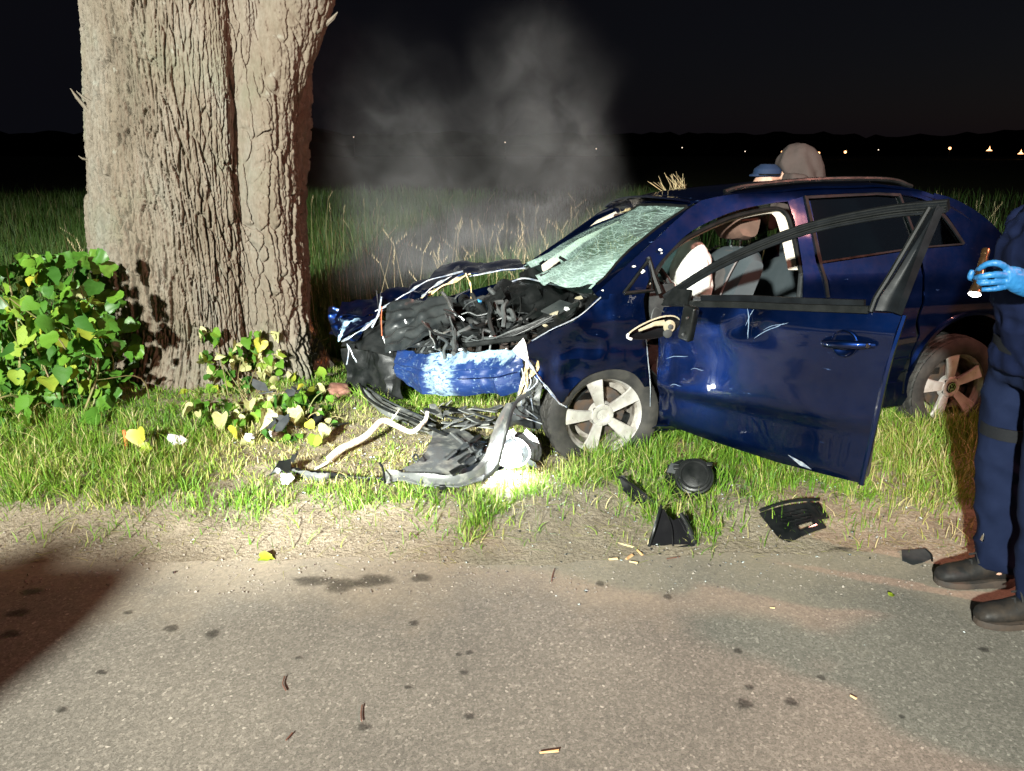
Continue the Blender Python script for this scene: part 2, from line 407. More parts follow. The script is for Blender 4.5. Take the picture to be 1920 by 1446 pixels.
def emit(name, c, s):
    m, nt, b = newmat(name); b.inputs['Base Color'].default_value = (*c, 1)
    b.inputs['Emission Color'].default_value = (*c, 1); b.inputs['Emission Strength'].default_value = s; return m
M['torchglow'] = emit('torch_lens', (1, .96, .88), 14)
M['bulb'] = emit('headlamp_bulb', (.90, .97, 1), 60)
M['lampfar'] = emit('far_lamp_orange', (1, .45, .18), 5)
M['lampfarw'] = emit('far_lamp_white', (1, .80, .62), 2.5)
# --- glass
def glass(name, tint, alpha, rough=.03):
    m, nt, b = newmat(name); nt.nodes.remove(b)
    tr = nd(nt, 'BsdfTransparent'); tr.inputs[0].default_value = (*tint, 1)
    gl = nd(nt, 'BsdfGlossy'); gl.inputs['Roughness'].default_value = rough; gl.inputs[0].default_value = (.9, .95, 1, 1)
    fr = nd(nt, 'Fresnel'); fr.inputs[0].default_value = 1.5
    ad = nd(nt, 'Math', operation='ADD'); ad.inputs[1].default_value = alpha; nt.links.new(fr.outputs[0], ad.inputs[0])
    mx = nd(nt, 'MixShader'); nt.links.new(ad.outputs[0], mx.inputs[0]); nt.links.new(tr.outputs[0], mx.inputs[1]); nt.links.new(gl.outputs[0], mx.inputs[2])
    nt.links.new(mx.outputs[0], nt.nodes['Material Output'].inputs[0]); return m
M['glass'] = glass('side_glass', (.55, .62, .58), 0)
M['privacy'] = glass('tinted_rear_glass', (.20, .24, .22), .01)
M['lens'] = glass('headlamp_lens', (.85, .92, .97), .03)
# laminated screen, crazed: milky teal sheet with a net of pale cracks
m, nt, b = newmat('shattered_windscreen'); nt.nodes.remove(b)
uv = nd(nt, 'TexCoord')
def crack(scale, w, st, seed):
    mp = nd(nt, 'Mapping'); mp.inputs['Scale'].default_value = st; mp.inputs['Location'].default_value = (seed, seed*.7, 0)
    mp.inputs['Rotation'].default_value = (0, 0, seed*.11)
    nt.links.new(uv.outputs['UV'], mp.inputs[0])
    wob = nd(nt, 'TexNoise'); wob.inputs['Scale'].default_value = 7; nt.links.new(mp.outputs[0], wob.inputs['Vector'])
    mxv = nd(nt, 'MixRGB', blend_type='ADD'); mxv.inputs[0].default_value = .12; nt.links.new(mp.outputs[0], mxv.inputs[1]); nt.links.new(wob.outputs['Color'], mxv.inputs[2])
    v = nd(nt, 'TexVoronoi', feature='DISTANCE_TO_EDGE'); v.inputs['Scale'].default_value = scale; nt.links.new(mxv.outputs[0], v.inputs['Vector'])
    mr = nd(nt, 'MapRange'); mr.inputs[1].default_value = 0; mr.inputs[2].default_value = w; mr.inputs[3].default_value = 1; mr.inputs[4].default_value = 0
    nt.links.new(v.outputs['Distance'], mr.inputs[0]); return mr.outputs[0]
c1 = crack(3.6, .035, (1.0, 4.6, 1), 1.3); c2 = crack(8, .045, (1.0, 3.6, 1), 5.1); c3 = crack(30, .16, (1, 2.0, 1), 3.3)
def mth(op, a, bb):
    n = nd(nt, 'Math', operation=op)
    for i, x in enumerate((a, bb)):
        if isinstance(x, (int, float)): n.inputs[i].default_value = x
        else: nt.links.new(x, n.inputs[i])
    return n.outputs[0]
cl = nd(nt, 'TexNoise'); cl.inputs['Scale'].default_value = 3.2; cl.inputs['Detail'].default_value = 4; nt.links.new(uv.outputs['UV'], cl.inputs['Vector'])
clr = ramp(nt, cl.outputs[0], [(.42, (0, 0, 0)), (.66, (1, 1, 1))])
sep = nd(nt, 'SeparateXYZ'); nt.links.new(uv.outputs['UV'], sep.inputs[0])
low = nd(nt, 'MapRange'); low.inputs[1].default_value = .45; low.inputs[2].default_value = .05; nt.links.new(sep.outputs[1], low.inputs[0])
cc = mth('MAXIMUM', mth('MULTIPLY', c1, 1.0), mth('MAXIMUM', mth('MULTIPLY', c2, .85), mth('MULTIPLY', c3, mth('ADD', mth('MULTIPLY', clr.outputs[0], .5), mth('MULTIPLY', low.outputs[0], .5)))))
fac = mth('MINIMUM', mth('ADD', mth('ADD', mth('MULTIPLY', cc, .62), .13), mth('ADD', mth('MULTIPLY', clr.outputs[0], .12), mth('MULTIPLY', low.outputs[0], .34))), .95)
df = nd(nt, 'BsdfDiffuse'); df.inputs[0].default_value = (.62, .88, .80, 1)
tl = nd(nt, 'BsdfTranslucent'); tl.inputs[0].default_value = (.42, .70, .62, 1)
m1 = nd(nt, 'MixShader'); m1.inputs[0].default_value = .3; nt.links.new(df.outputs[0], m1.inputs[1]); nt.links.new(tl.outputs[0], m1.inputs[2])
tr = nd(nt, 'BsdfTransparent'); tr.inputs[0].default_value = (.50, .74, .67, 1)
m2 = nd(nt, 'MixShader'); nt.links.new(fac, m2.inputs[0]); nt.links.new(tr.outputs[0], m2.inputs[1]); nt.links.new(m1.outputs[0], m2.inputs[2])
gl = nd(nt, 'BsdfGlossy'); gl.inputs['Roughness'].default_value = .15; m3 = nd(nt, 'MixShader'); m3.inputs[0].default_value = .05
nt.links.new(m2.outputs[0], m3.inputs[1]); nt.links.new(gl.outputs[0], m3.inputs[2]); nt.links.new(m3.outputs[0], nt.nodes['Material Output'].inputs[0])
M['screen'] = m
# --- bark
m, nt, b = newmat('lime_tree_bark')
t1 = tex(nt, 'Noise', 3.5, 6, stretch=(1, 1, .35)); t2 = tex(nt, 'Noise', 55, 6, stretch=(1, 1, .35), rough=.65)
r1 = ramp(nt, t1.outputs[0], [(.30, (.115, .096, .072)), (.45, (.165, .138, .105)), (.58, (.185, .160, .128)), (.72, (.19, .182, .155))])
r2 = ramp(nt, t2.outputs[0], [(.3, (.62, .58, .54)), (.62, (1, 1, 1))])
mx = nd(nt, 'MixRGB', blend_type='MULTIPLY'); mx.inputs[0].default_value = .8
nt.links.new(r1.outputs[0], mx.inputs[1]); nt.links.new(r2.outputs[0], mx.inputs[2]); al = tex(nt, 'Noise', 1.6, 6, rough=.65); ar = ramp(nt, al.outputs[0], [(.52, (0, 0, 0)), (.70, (.55, .55, .55))])      # film of algae and lichen
ma = nd(nt, 'MixRGB'); nt.links.new(ar.outputs[0], ma.inputs[0]); nt.links.new(mx.outputs[0], ma.inputs[1]); ma.inputs[2].default_value = (.135, .145, .10, 1)
lc = tex(nt, 'Noise', 11, 5, rough=.6); lr = ramp(nt, lc.outputs[0], [(.64, (0, 0, 0)), (.72, (.5, .5, .5))])
ml = nd(nt, 'MixRGB'); nt.links.new(lr.outputs[0], ml.inputs[0]); nt.links.new(ma.outputs[0], ml.inputs[1]); ml.inputs[2].default_value = (.27, .27, .23, 1)
nt.links.new(ml.outputs[0], b.inputs['Base Color'])
b.inputs['Roughness'].default_value = .9; b.inputs['Specular IOR Level'].default_value = .2
t3 = tex(nt, 'Noise', 90, 6, stretch=(1, 1, .4), rough=.7); bump(nt, b, t3.outputs[0], .8, .006)
M['bark'] = m
# --- leaves and grass with one tint per leaf or blade, light shining through
def leafy(name, stops, attr=True, rough=.5, trans=.35, spec=.35, veins=False):
    m, nt, b = newmat(name)
    if attr: a = nd(nt, 'Attribute', attribute_name='tint'); src = a.outputs['Fac']
    else: a = nd(nt, 'ObjectInfo'); src = a.outputs['Random']
    r = ramp(nt, src, stops); c = r.outputs[0]
    t = tex(nt, 'Noise', 40, 3); rr = ramp(nt, t.outputs[0], [(.35, (.75, .78, .7)), (.65, (1, 1, 1))])
    mx = nd(nt, 'MixRGB', blend_type='MULTIPLY'); mx.inputs[0].default_value = 1; nt.links.new(c, mx.inputs[1]); nt.links.new(rr.outputs[0], mx.inputs[2]); c = mx.outputs[0]
    nt.links.new(c, b.inputs['Base Color']); b.inputs['Roughness'].default_value = rough; b.inputs['Specular IOR Level'].default_value = spec
    tr = nd(nt, 'BsdfTranslucent'); nt.links.new(c, tr.inputs[0]); ms = nd(nt, 'MixShader'); ms.inputs[0].default_value = trans
    nt.links.new(b.outputs[0], ms.inputs[1]); nt.links.new(tr.outputs[0], ms.inputs[2]); nt.links.new(ms.outputs[0], nt.nodes['Material Output'].inputs[0])
    if veins: t4 = tex(nt, 'Noise', 70, 3); bump(nt, b, t4.outputs[0], .3, .003)
    return m
M['grass'] = leafy('verge_grass', [(0, (.085, .21, .02)), (.4, (.165, .33, .03)), (.66, (.29, .39, .065)), (.80, (.47, .44, .15)), (1, (.62, .53, .29))], trans=.3)
M['field'] = leafy('meadow_grass', [(0, (.05, .13, .025)), (.5, (.09, .18, .035)), (.8, (.15, .20, .055)), (1, (.28, .25, .12))], trans=.3)
LEAFST = [(0, (.035, .11, .018)), (.35, (.07, .19, .022)), (.66, (.14, .29, .03)), (.90, (.27, .38, .05)), (1, (.42, .43, .05))]
M['leaf'] = leafy('lime_leaf', LEAFST, attr=False, trans=.3, rough=.55, spec=.22, veins=True)
M['leafs'] = leafy('lime_leaf_mass', LEAFST, attr=True, trans=.3, rough=.4)
M['yleaf'] = mat('yellow_leaf', (.52, .46, .05), .5, c2=(.34, .38, .05), scale=20, trans=.3)
M['gleaf'] = mat('fallen_green_leaf', (.22, .34, .02), .5, c2=(.35, .40, .03), scale=20, trans=.3)
M['wilted'] = mat('wilted_leaf', (.52, .50, .26), .6, c2=(.40, .44, .16), scale=16, trans=.3)
M['stem'] = mat('green_stem', (.16, .18, .06), .6, c2=(.24, .17, .09), scale=20)
M['straw'] = mat('straw_stalk', (.42, .33, .17), .7, c2=(.52, .44, .26), scale=20)
# --- ground
m, nt, b = newmat('asphalt')
tc = nd(nt, 'TexCoord'); sp = nd(nt, 'SeparateXYZ'); nt.links.new(tc.outputs['Object'], sp.inputs[0])
v = tex(nt, 'Voronoi', 125); v2 = tex(nt, 'Voronoi', 60)
n1 = tex(nt, 'Noise', 1.3, 5); n2 = tex(nt, 'Noise', 190, 3)
rc = ramp(nt, v.outputs['Color'], [(0, (.145, .138, .120)), (.5, (.195, .184, .160)), (.80, (.25, .236, .205)), (.93, (.34, .32, .28)), (1, (.55, .52, .46))])
rn = ramp(nt, n1.outputs[0], [(.3, (.78, .77, .76)), (.7, (1.12, 1.1, 1.06))])
mx = nd(nt, 'MixRGB', blend_type='MULTIPLY'); mx.inputs[0].default_value = 1; nt.links.new(rc.outputs[0], mx.inputs[1]); nt.links.new(rn.outputs[0], mx.inputs[2])
rg = ramp(nt, n2.outputs[0], [(.32, (.58, .57, .55)), (.50, (1, 1, 1))])
mg = nd(nt, 'MixRGB', blend_type='MULTIPLY'); mg.inputs[0].default_value = .85; nt.links.new(mx.outputs[0], mg.inputs[1]); nt.links.new(rg.outputs[0], mg.inputs[2])
# sand washed over the edge of the road
ns = tex(nt, 'Noise', 2.2, 6, rough=.6); ns2 = tex(nt, 'Noise', 28, 4)
e1 = nd(nt, 'Math', operation='MULTIPLY_ADD'); e1.inputs[1].default_value = 1.25; nt.links.new(ns.outputs[0], e1.inputs[0]); nt.links.new(sp.outputs[1], e1.inputs[2])
e2 = nd(nt, 'Math', operation='MULTIPLY_ADD'); e2.inputs[1].default_value = .22; nt.links.new(ns2.outputs[0], e2.inputs[0]); nt.links.new(e1.outputs[0], e2.inputs[2])
es = nd(nt, 'MapRange'); es.inputs[1].default_value = 3.08; es.inputs[2].default_value = 3.62; nt.links.new(e2.outputs[0], es.inputs[0])
sc = tex(nt, 'Noise', 60, 4); rs = ramp(nt, sc.outputs[0], [(.3, (.235, .20, .15)), (.7, (.36, .31, .235))])
ms = nd(nt, 'MixRGB'); nt.links.new(es.outputs[0], ms.inputs[0]); nt.links.new(mg.outputs[0], ms.inputs[1]); nt.links.new(rs.outputs[0], ms.inputs[2])
nt.links.new(ms.outputs[0], b.inputs['Base Color']); b.inputs['Roughness'].default_value = .82; b.inputs['Specular IOR Level'].default_value = .25
n4 = tex(nt, 'Noise', 210, 5, rough=.75); bump(nt, b, n4.outputs[0], .55, .004)
M['asphalt'] = m
m, nt, b = newmat('sandy_soil')
n1 = tex(nt, 'Noise', 3.5, 6, rough=.6); n2 = tex(nt, 'Noise', 70, 5)
r1 = ramp(nt, n1.outputs[0], [(.3, (.215, .18, .13)), (.5, (.30, .255, .19)), (.7, (.37, .32, .24))])
r2 = ramp(nt, n2.outputs[0], [(.3, (.6, .58, .55)), (.6, (1, 1, 1))])
mx = nd(nt, 'MixRGB', blend_type='MULTIPLY'); mx.inputs[0].default_value = .9; nt.links.new(r1.outputs[0], mx.inputs[1]); nt.links.new(r2.outputs[0], mx.inputs[2])
nt.links.new(mx.outputs[0], b.inputs['Base Color']); b.inputs['Roughness'].default_value = .95; b.inputs['Specular IOR Level'].default_value = .15
n3 = tex(nt, 'Noise', 45, 6, rough=.7); bump(nt, b, n3.outputs[0], .9, .02)
M['soil'] = m
M['crumb'] = mat('glass_and_plastic_crumbs', (.02, .022, .024), .25, c2=(.55, .62, .62), scale=45, lo=.5, hi=.56)
M['grit'] = mat('grit_stones', (.30, .27, .23), .85, c2=(.14, .125, .11), scale=14, spec=.2)
M['earth'] = mat('field_earth', (.05, .055, .022), .95, c2=(.075, .075, .03), scale=3, bs=.6, bscale=10, bd=.05, spec=.1)
M['woods'] = mat('distant_woods', (.006, .009, .006), 1, c2=(.010, .013, .008), scale=.2, spec=0)
# stains: oil and coolant soaked into the surface, edges broken up
m, nt, b = newmat('oily_stain'); b.inputs['Base Color'].default_value = (.016, .014, .013, 1); b.inputs['Roughness'].default_value = .55
a = nd(nt, 'Attribute', attribute_name='tint'); n1 = tex(nt, 'Noise', 70, 5, rough=.7)
ad = nd(nt, 'Math', operation='MULTIPLY_ADD'); ad.inputs[1].default_value = 1.1; nt.links.new(n1.outputs[0], ad.inputs[0]); nt.links.new(a.outputs['Fac'], ad.inputs[2])
mr = nd(nt, 'MapRange'); mr.inputs[1].default_value = .80; mr.inputs[2].default_value = 1.45; mr.inputs[4].default_value = .46; nt.links.new(ad.outputs[0], mr.inputs[0])
nt.links.new(mr.outputs[0], b.inputs['Alpha']); M['stain'] = m
# lettering on wheel caps etc. uses chrome; smoke
# ================================================================ the setting
def smooth1(x, y): return fbm(x, y, 0, 3, 3)
def gh(x, y):
    "height of the verge and field above the road"
    x = np.asarray(x, float); y = np.asarray(y, float)
    edge = 2.84 + .12*fbm(x*1.3, 0*x, 0, 21, 4)
    h = .010 + .062*sstep(0, .50, y-edge) - .024*sstep(.12, -.25, y-edge)
    h = h + .018*fbm(x*2.4, y*2.4, 0, 4, 3)*sstep(-.05, .3, y-edge) + .010*fbm(x*11, y*11, 0, 9, 3)*sstep(-.05, .15, y-edge)
    h = h - .17*sstep(4.3, 6.3, y)
    d = np.hypot(x+2.1, y-5.3); h = h + .10*sstep(1.5, .7, d)
    return h
road = obj('road', ([(-200, -40, 0), (200, -40, 0), (200, 2.95, 0), (-200, 2.95, 0)], [(0, 1, 2, 3)]), M['asphalt']); tag(road, kind='structure')
def axis(*seg):
    out = []
    for a, b, n in seg: out += list(np.linspace(a, b, n, endpoint=False))
    out.append(seg[-1][1]); return np.array(out)
def terrain(name, xs, ys, m, fn):
    X, Y = np.meshgrid(xs, ys); Z = fn(X, Y); V = np.stack([X, Y, Z], -1).reshape(-1, 3); nx = len(xs); ny = len(ys)
    i = np.arange((ny-1)*(nx-1)); r = i // (nx-1); c = i % (nx-1); a = r*nx+c
    F = np.stack([a, a+1, a+nx+1, a+nx], -1)
    me = bpy.data.meshes.new(name); me.vertices.add(len(V)); me.vertices.foreach_set('co', V.ravel())
    me.loops.add(F.size); me.loops.foreach_set('vertex_index', F.ravel().astype(np.int32)); me.polygons.add(len(F))
    me.polygons.foreach_set('loop_start', np.arange(0, F.size, 4, dtype=np.int32)); me.polygons.foreach_set('loop_total', np.full(len(F), 4, np.int32))
    me.polygons.foreach_set('use_smooth', np.ones(len(F), bool)); me.update(calc_edges=True); me.materials.append(m)
    o = bpy.data.objects.new(name, me); return link(o)
verge = terrain('verge', axis((-160, -6, 30), (-6, -3.6, 40), (-3.6, 3.6, 290), (3.6, 6, 40), (6, 160, 30)), axis((2.66, 4.2, 70), (4.2, 7.0, 60)), M['soil'], lambda x, y: gh(x, y))
tag(verge, kind='structure')
field = terrain('field', axis((-900, -60, 20), (-60, 60, 60), (60, 900, 20)), axis((6.96, 30, 40), (30, 900, 40)), M['earth'], lambda x, y: gh(x, y)-.004+.06*fbm(x*.3, y*.3, 0, 7, 3)*sstep(7, 9, y))
tag(field, kind='structure')

def blades(name, x, y, z, h, w, tint, m, lean=.5, seed=0, segs=2, dirs=None, flat=None):
    "many single blades, each bent over its own way"
    rs = np.random.RandomState(seed); n = len(x)
    a = rs.uniform(0, 2*PI, n) if dirs is None else dirs
    ln = np.abs(rs.normal(0, lean, n))*h if flat is None else flat
    bx, by = np.cos(a), np.sin(a)
    fa = rs.uniform(0, 2*PI, n); wx, wy = np.cos(fa), np.sin(fa)
    lv = segs*2+1; V = np.zeros((n, lv, 3))
    for s in range(segs+1):
        t = s/segs; hh = h*np.sqrt(np.maximum(0, 1-(ln/np.maximum(h, 1e-4)*.6)**2).clip(.06, 1))*(t*(1.25-.25*t)) ; off = ln*t**1.9
        px, py, pz = x+bx*off, y+by*off, z+hh
        if s < segs:
            ww = w*(1-.45*t)*.5
            V[:, 2*s] = np.stack([px-wx*ww, py-wy*ww, pz], -1); V[:, 2*s+1] = np.stack([px+wx*ww, py+wy*ww, pz], -1)
        else: V[:, 2*s] = np.stack([px, py, pz], -1)
    base = (np.arange(n)*lv)[:, None]; tri = []
    for s in range(segs-1): q = 2*s; tri += [[q, q+1, q+3], [q, q+3, q+2]]
    q = 2*(segs-1); tri.append([q, q+1, q+2])
    T = (base[:, None, :] + np.array(tri)[None]).reshape(-1, 3)
    me = bpy.data.meshes.new(name); me.vertices.add(n*lv); me.vertices.foreach_set('co', V.reshape(-1))
    me.loops.add(T.size); me.loops.foreach_set('vertex_index', T.ravel().astype(np.int32)); me.polygons.add(len(T))
    me.polygons.foreach_set('loop_start', np.arange(0, T.size, 3, dtype=np.int32)); me.polygons.foreach_set('loop_total', np.full(len(T), 3, np.int32))
    me.polygons.foreach_set('use_smooth', np.ones(len(T), bool)); me.update(calc_edges=True)
    at_ = me.attributes.new('tint', 'FLOAT', 'POINT'); at_.data.foreach_set('value', np.repeat(np.clip(tint, 0, 1), lv).astype(np.float32))
    me.materials.append(m); o = bpy.data.objects.new(name, me); return link(o)
def clumped(rs, n, x0, x1, y0, y1, spread, per):
    cx = rs.uniform(x0, x1, n//per+1); cy = rs.uniform(y0, y1, n//per+1)
    i = rs.randint(0, len(cx), n); r = np.abs(rs.normal(0, spread, n)); a = rs.uniform(0, 2*PI, n)
    return cx[i]+r*np.cos(a), cy[i]+r*np.sin(a), a, i
# verge grass: tussocks, thinning to bare sand at the road, trampled and dry by the tree
rs = np.random.RandomState(11)
x, y, a, ci = clumped(rs, 210000, -4.3, 4.6, 2.85, 5.9, .045, 26)
front = 3.045 + .22*fbm(x*1.3, 0*x+3.3, 0, 31, 3) + .12*fbm(x*6, y*3, 0, 33, 2)
front = front - .20*np.exp(-((x+.18)/.30)**2) - .16*np.exp(-((x-.80)/.22)**2) + .13*np.exp(-((x-.30)/.20)**2) + .10*np.exp(-((x-1.35)/.28)**2) + .05*np.exp(-((x+2.0)/.5)**2)
dens = sstep(-.03, .16, y-front)
dens = np.maximum(dens, .10*sstep(-.36, -.05, y-front))
bare = np.exp(-((np.abs(x+.66)/.98)**6+(np.abs(y-4.0)/.66)**6))          # trampled, straw
dens = dens*(1-.55*bare)*(1-.9*(np.hypot(x+2.15, y-5.45) < .72))
soilpatch = sstep(.15, .45, fbm(x*2.2, y*2.2, 0, 41, 3)); dens = dens*(1-.30*soilpatch)
keep = rs.uniform(0, 1, len(x)) < dens
# nothing grows up through the car floor
keep &= ~((x > 1.0) & (x < 3.2) & (y > 4.35+.22*(x-1)) & (y < 5.8))
x, y, a, ci = x[keep], y[keep], a[keep], ci[keep]; n = len(x)
bare = np.exp(-((np.abs(x+.66)/.98)**6+(np.abs(y-4.0)/.66)**6))
ch = np.random.RandomState(5).uniform(.55, 1.25, ci.max()+1)[ci]
h = rs.uniform(.045, .115, n)*ch*(1-.66*bare)*(.8+.4*sstep(3.2, 3.5, y))*(1-.55*sstep(1.35, .95, np.hypot(x+2.0, y-5.3))); dry = fbm(x*1.6, y*1.6, 0, 51, 3)
ct = np.random.RandomState(6).normal(0, .13, ci.max()+1)[ci]
tint = np.clip(rs.normal(.36, .15, n)+ct+.25*dry+.45*bare + .14*sstep(1.0, 2.2, x) + (rs.uniform(0, 1, n) < .14)*.5, 0, 1)
o = blades('verge_grass', x, y, gh(x, y)-.006, h, rs.uniform(.0028, .0058, n), tint, M['grass'], lean=1.0, seed=2, segs=3, dirs=a)
tag(o, 'bright green and straw coloured short grass covering the roadside verge', 'grass', kind='stuff')
# dry stalks lying flat on the sand and on the trampled patch
rs = np.random.RandomState(12); n = 26000
x = rs.uniform(-3.2, 3, n); y = rs.uniform(2.72, 4.8, n); k = ((y < 3.3) & (rs.uniform(0, 1, n) < .3)) | (np.exp(-((np.abs(x+.75)/.95)**4+(np.abs(y-4.05)/.6)**4)) > rs.uniform(0, 1, n)); k &= rs.uniform(0, 1, n) < .25+.75*sstep(2.75, 3.1, y)
x, y = x[k], y[k]; n = len(x); L = rs.uniform(.03, .13, n)
o = blades('dry_grass_litter', x, y, gh(x, y)+.003, L*.30*rs.uniform(.2, 1, n)+.004, rs.uniform(.0015, .004, n), rs.uniform(.7, 1, n), M['grass'], seed=3, segs=2, flat=L)
tag(o, 'dry grass stalks littering the sandy shoulder and trampled ground', 'dry grass', kind='stuff')
# grit and small stones on the shoulder
rs = np.random.RandomState(17); n = 5200; x = rs.uniform(-3.2, 3.0, n); y = 2.55+np.abs(rs.normal(.25, .28, n)); ic = np.array([(0, 0, 1), (.9, 0, .3), (-.45, .78, .2), (-.45, -.78, .25), (.1, .1, -.6)]); fc = np.array([(0, 1, 2), (0, 2, 3), (0, 3, 1), (1, 4, 2), (2, 4, 3), (3, 4, 1)])
r = .0012+.0035*rs.uniform(0, 1, n)**3*1.6; th = rs.uniform(0, 6.28, n); zz = np.where(y > 2.7, np.maximum(gh(x, y), 0), 0)
P_ = ic[None]*(1+rs.normal(0, .22, (n, 5, 3)))*r[:, None, None]*np.array([1.3, 1.1, .8]); cx_, sx_ = np.cos(th)[:, None], np.sin(th)[:, None]
V_ = np.stack([P_[..., 0]*cx_-P_[..., 1]*sx_+x[:, None], P_[..., 0]*sx_+P_[..., 1]*cx_+y[:, None], P_[..., 2]+zz[:, None]+r[:, None]*.4], -1).reshape(-1, 3)
o = obj('grit', (V_, (fc[None]+(np.arange(n)*5)[:, None, None]).reshape(-1, 3)), M['grit'], smooth=False); tag(o, 'scattered grit and small stones along the sandy road edge', 'grit', kind='stuff')
# crumbs of glass and plastic flung out by the crash
rs = np.random.RandomState(18); n = 2600; x = np.concatenate([rs.normal(-.25, .55, n*2//3), rs.normal(.9, .6, n//3)]); y = np.concatenate([rs.normal(3.75, .38, n*2//3), rs.normal(3.25, .30, n//3)]); n = len(x); r = .002+.009*rs.uniform(0, 1, n)**3; th = rs.uniform(0, 6.28, n)
q = np.array([(1, 0, .1), (-.3, .8, -.1), (-.7, -.5, .25), (.1, .1, .5)]); P_ = q[None]*(1+rs.normal(0, .35, (n, 4, 3)))*r[:, None, None]; cx_, sx_ = np.cos(th)[:, None], np.sin(th)[:, None]; zz = np.where(y > 2.7, np.maximum(gh(x, y), 0), 0)+.012*rs.uniform(0, 1, n)*(y > 3.2)
V_ = np.stack([P_[..., 0]*cx_-P_[..., 1]*sx_+x[:, None], P_[..., 0]*sx_+P_[..., 1]*cx_+y[:, None], P_[..., 2]+zz[:, None]+.004], -1).reshape(-1, 3)
fq = np.array([(0, 1, 3), (1, 2, 3), (2, 0, 3), (0, 2, 1)]); F_ = (fq[None]+(np.arange(n)*4)[:, None, None]).reshape(-1, 3)
o = obj('crash_crumbs', (V_, F_), M['crumb'], smooth=False); tag(o, 'small crumbs of glass and plastic scattered around the crushed front', 'fragments', kind='stuff')
# meadow behind: tall grass
rs = np.random.RandomState(13); n = 110000
d = 5.5 + 26*rs.uniform(0, 1, n)**2.1; x = rs.uniform(-1, 1, n)*(.78*d+1.2); y = d
k = ~((x > -1.75) & (x < 3.7) & (y < 6.0+.25*np.maximum(x, -.6))); k &= ~(np.hypot(x+2.15, y-5.45) < .95)
k &= ~((x > .6+.18*y) & (y > 7.2) & (rs.uniform(0, 1, n) < .8))      # blades thinned behind the car so the lit field looks dark there
x, y = x[k], y[k]; n = len(x)
h = rs.uniform(.28, .72, n)*(.75+.5*fbm(x*.5, y*.5, 0, 61, 3))*(.55+.45*sstep(5.5, 8, y))
tint = np.clip(rs.normal(.32, .17, n)+.3*fbm(x*.35, y*.35, 0, 63, 3)+(rs.uniform(0, 1, n) < .12)*.5, 0, 1)
o = blades('meadow_grass', x, y, gh(x, y)-.01, h, rs.uniform(.004, .009, n)*(1+.06*y), tint, M['field'], lean=.32, seed=4, segs=2)
tag(o, 'tall dark green meadow grass in the field behind the car', 'tall grass', kind='stuff')
# seed heads standing above the meadow behind the bonnet
rs = np.random.RandomState(14); VV = []; TT = []; n = 420
for i in range(n):
    y0 = 6.3+7*rs.uniform()**1.5; x0 = rs.uniform(-.55, .62)*y0
    if -2.9 < x0 < -1.2 and y0 < 6.6: continue
    hh = rs.uniform(.55, .98); z0 = float(gh(x0, y0)); lx, ly = rs.normal(0, .09), rs.normal(0, .06)
    P = [(x0, y0, z0), (x0+lx*.4, y0+ly*.4, z0+hh*.6), (x0+lx, y0+ly, z0+hh)]
    VV.append(tube(P, [.0022, .0016, .001], 4)); d = Vector((lx*.9, ly, .13))
    for q in range(7):
        t = q/7; c = Vector(P[2])+d*t; a_ = rs.uniform(0, 6.3); w = .018*(1-t*.7)
        VV.append(tube([c, c+Vector((math.cos(a_)*w, math.sin(a_)*w, .03))], [.003, .0005], 3))
o = obj('meadow_seed_heads', join(*VV), M['straw'], smooth=False); tag(o, 'pale seed heads rising above the meadow grass in the smoke', 'seed heads', kind='stuff')
# far wood: one dark mass
rs = np.random.RandomState(15); V = []; F = []
P = [(-340+680*i/170, 310+20*math.sin(i*.07)) for i in range(171)]
top = [8.5+2.6*float(fbm(i*.11, 0, 0, 71, 4))+1.3*float(fbm(i*.9, 3, 0, 72, 2)) for i in range(171)]
for (px_, py_), t_ in zip(P, top): V += [(px_, py_, -1), (px_, py_-4, t_*.5), (px_, py_-1, t_*.92), (px_, py_+4, t_), (px_, py_+14, t_*.8), (px_, py_+16, -1)]
for i in range(170):
    for k in range(6): a_ = i*6+k; b_ = i*6+(k+1) % 6; F.append((a_, b_, b_+6, a_+6))
o = obj('distant_woods', (V, F), M['woods']); tag(o, 'dark line of far woods on the horizon', 'woods', kind='stuff')
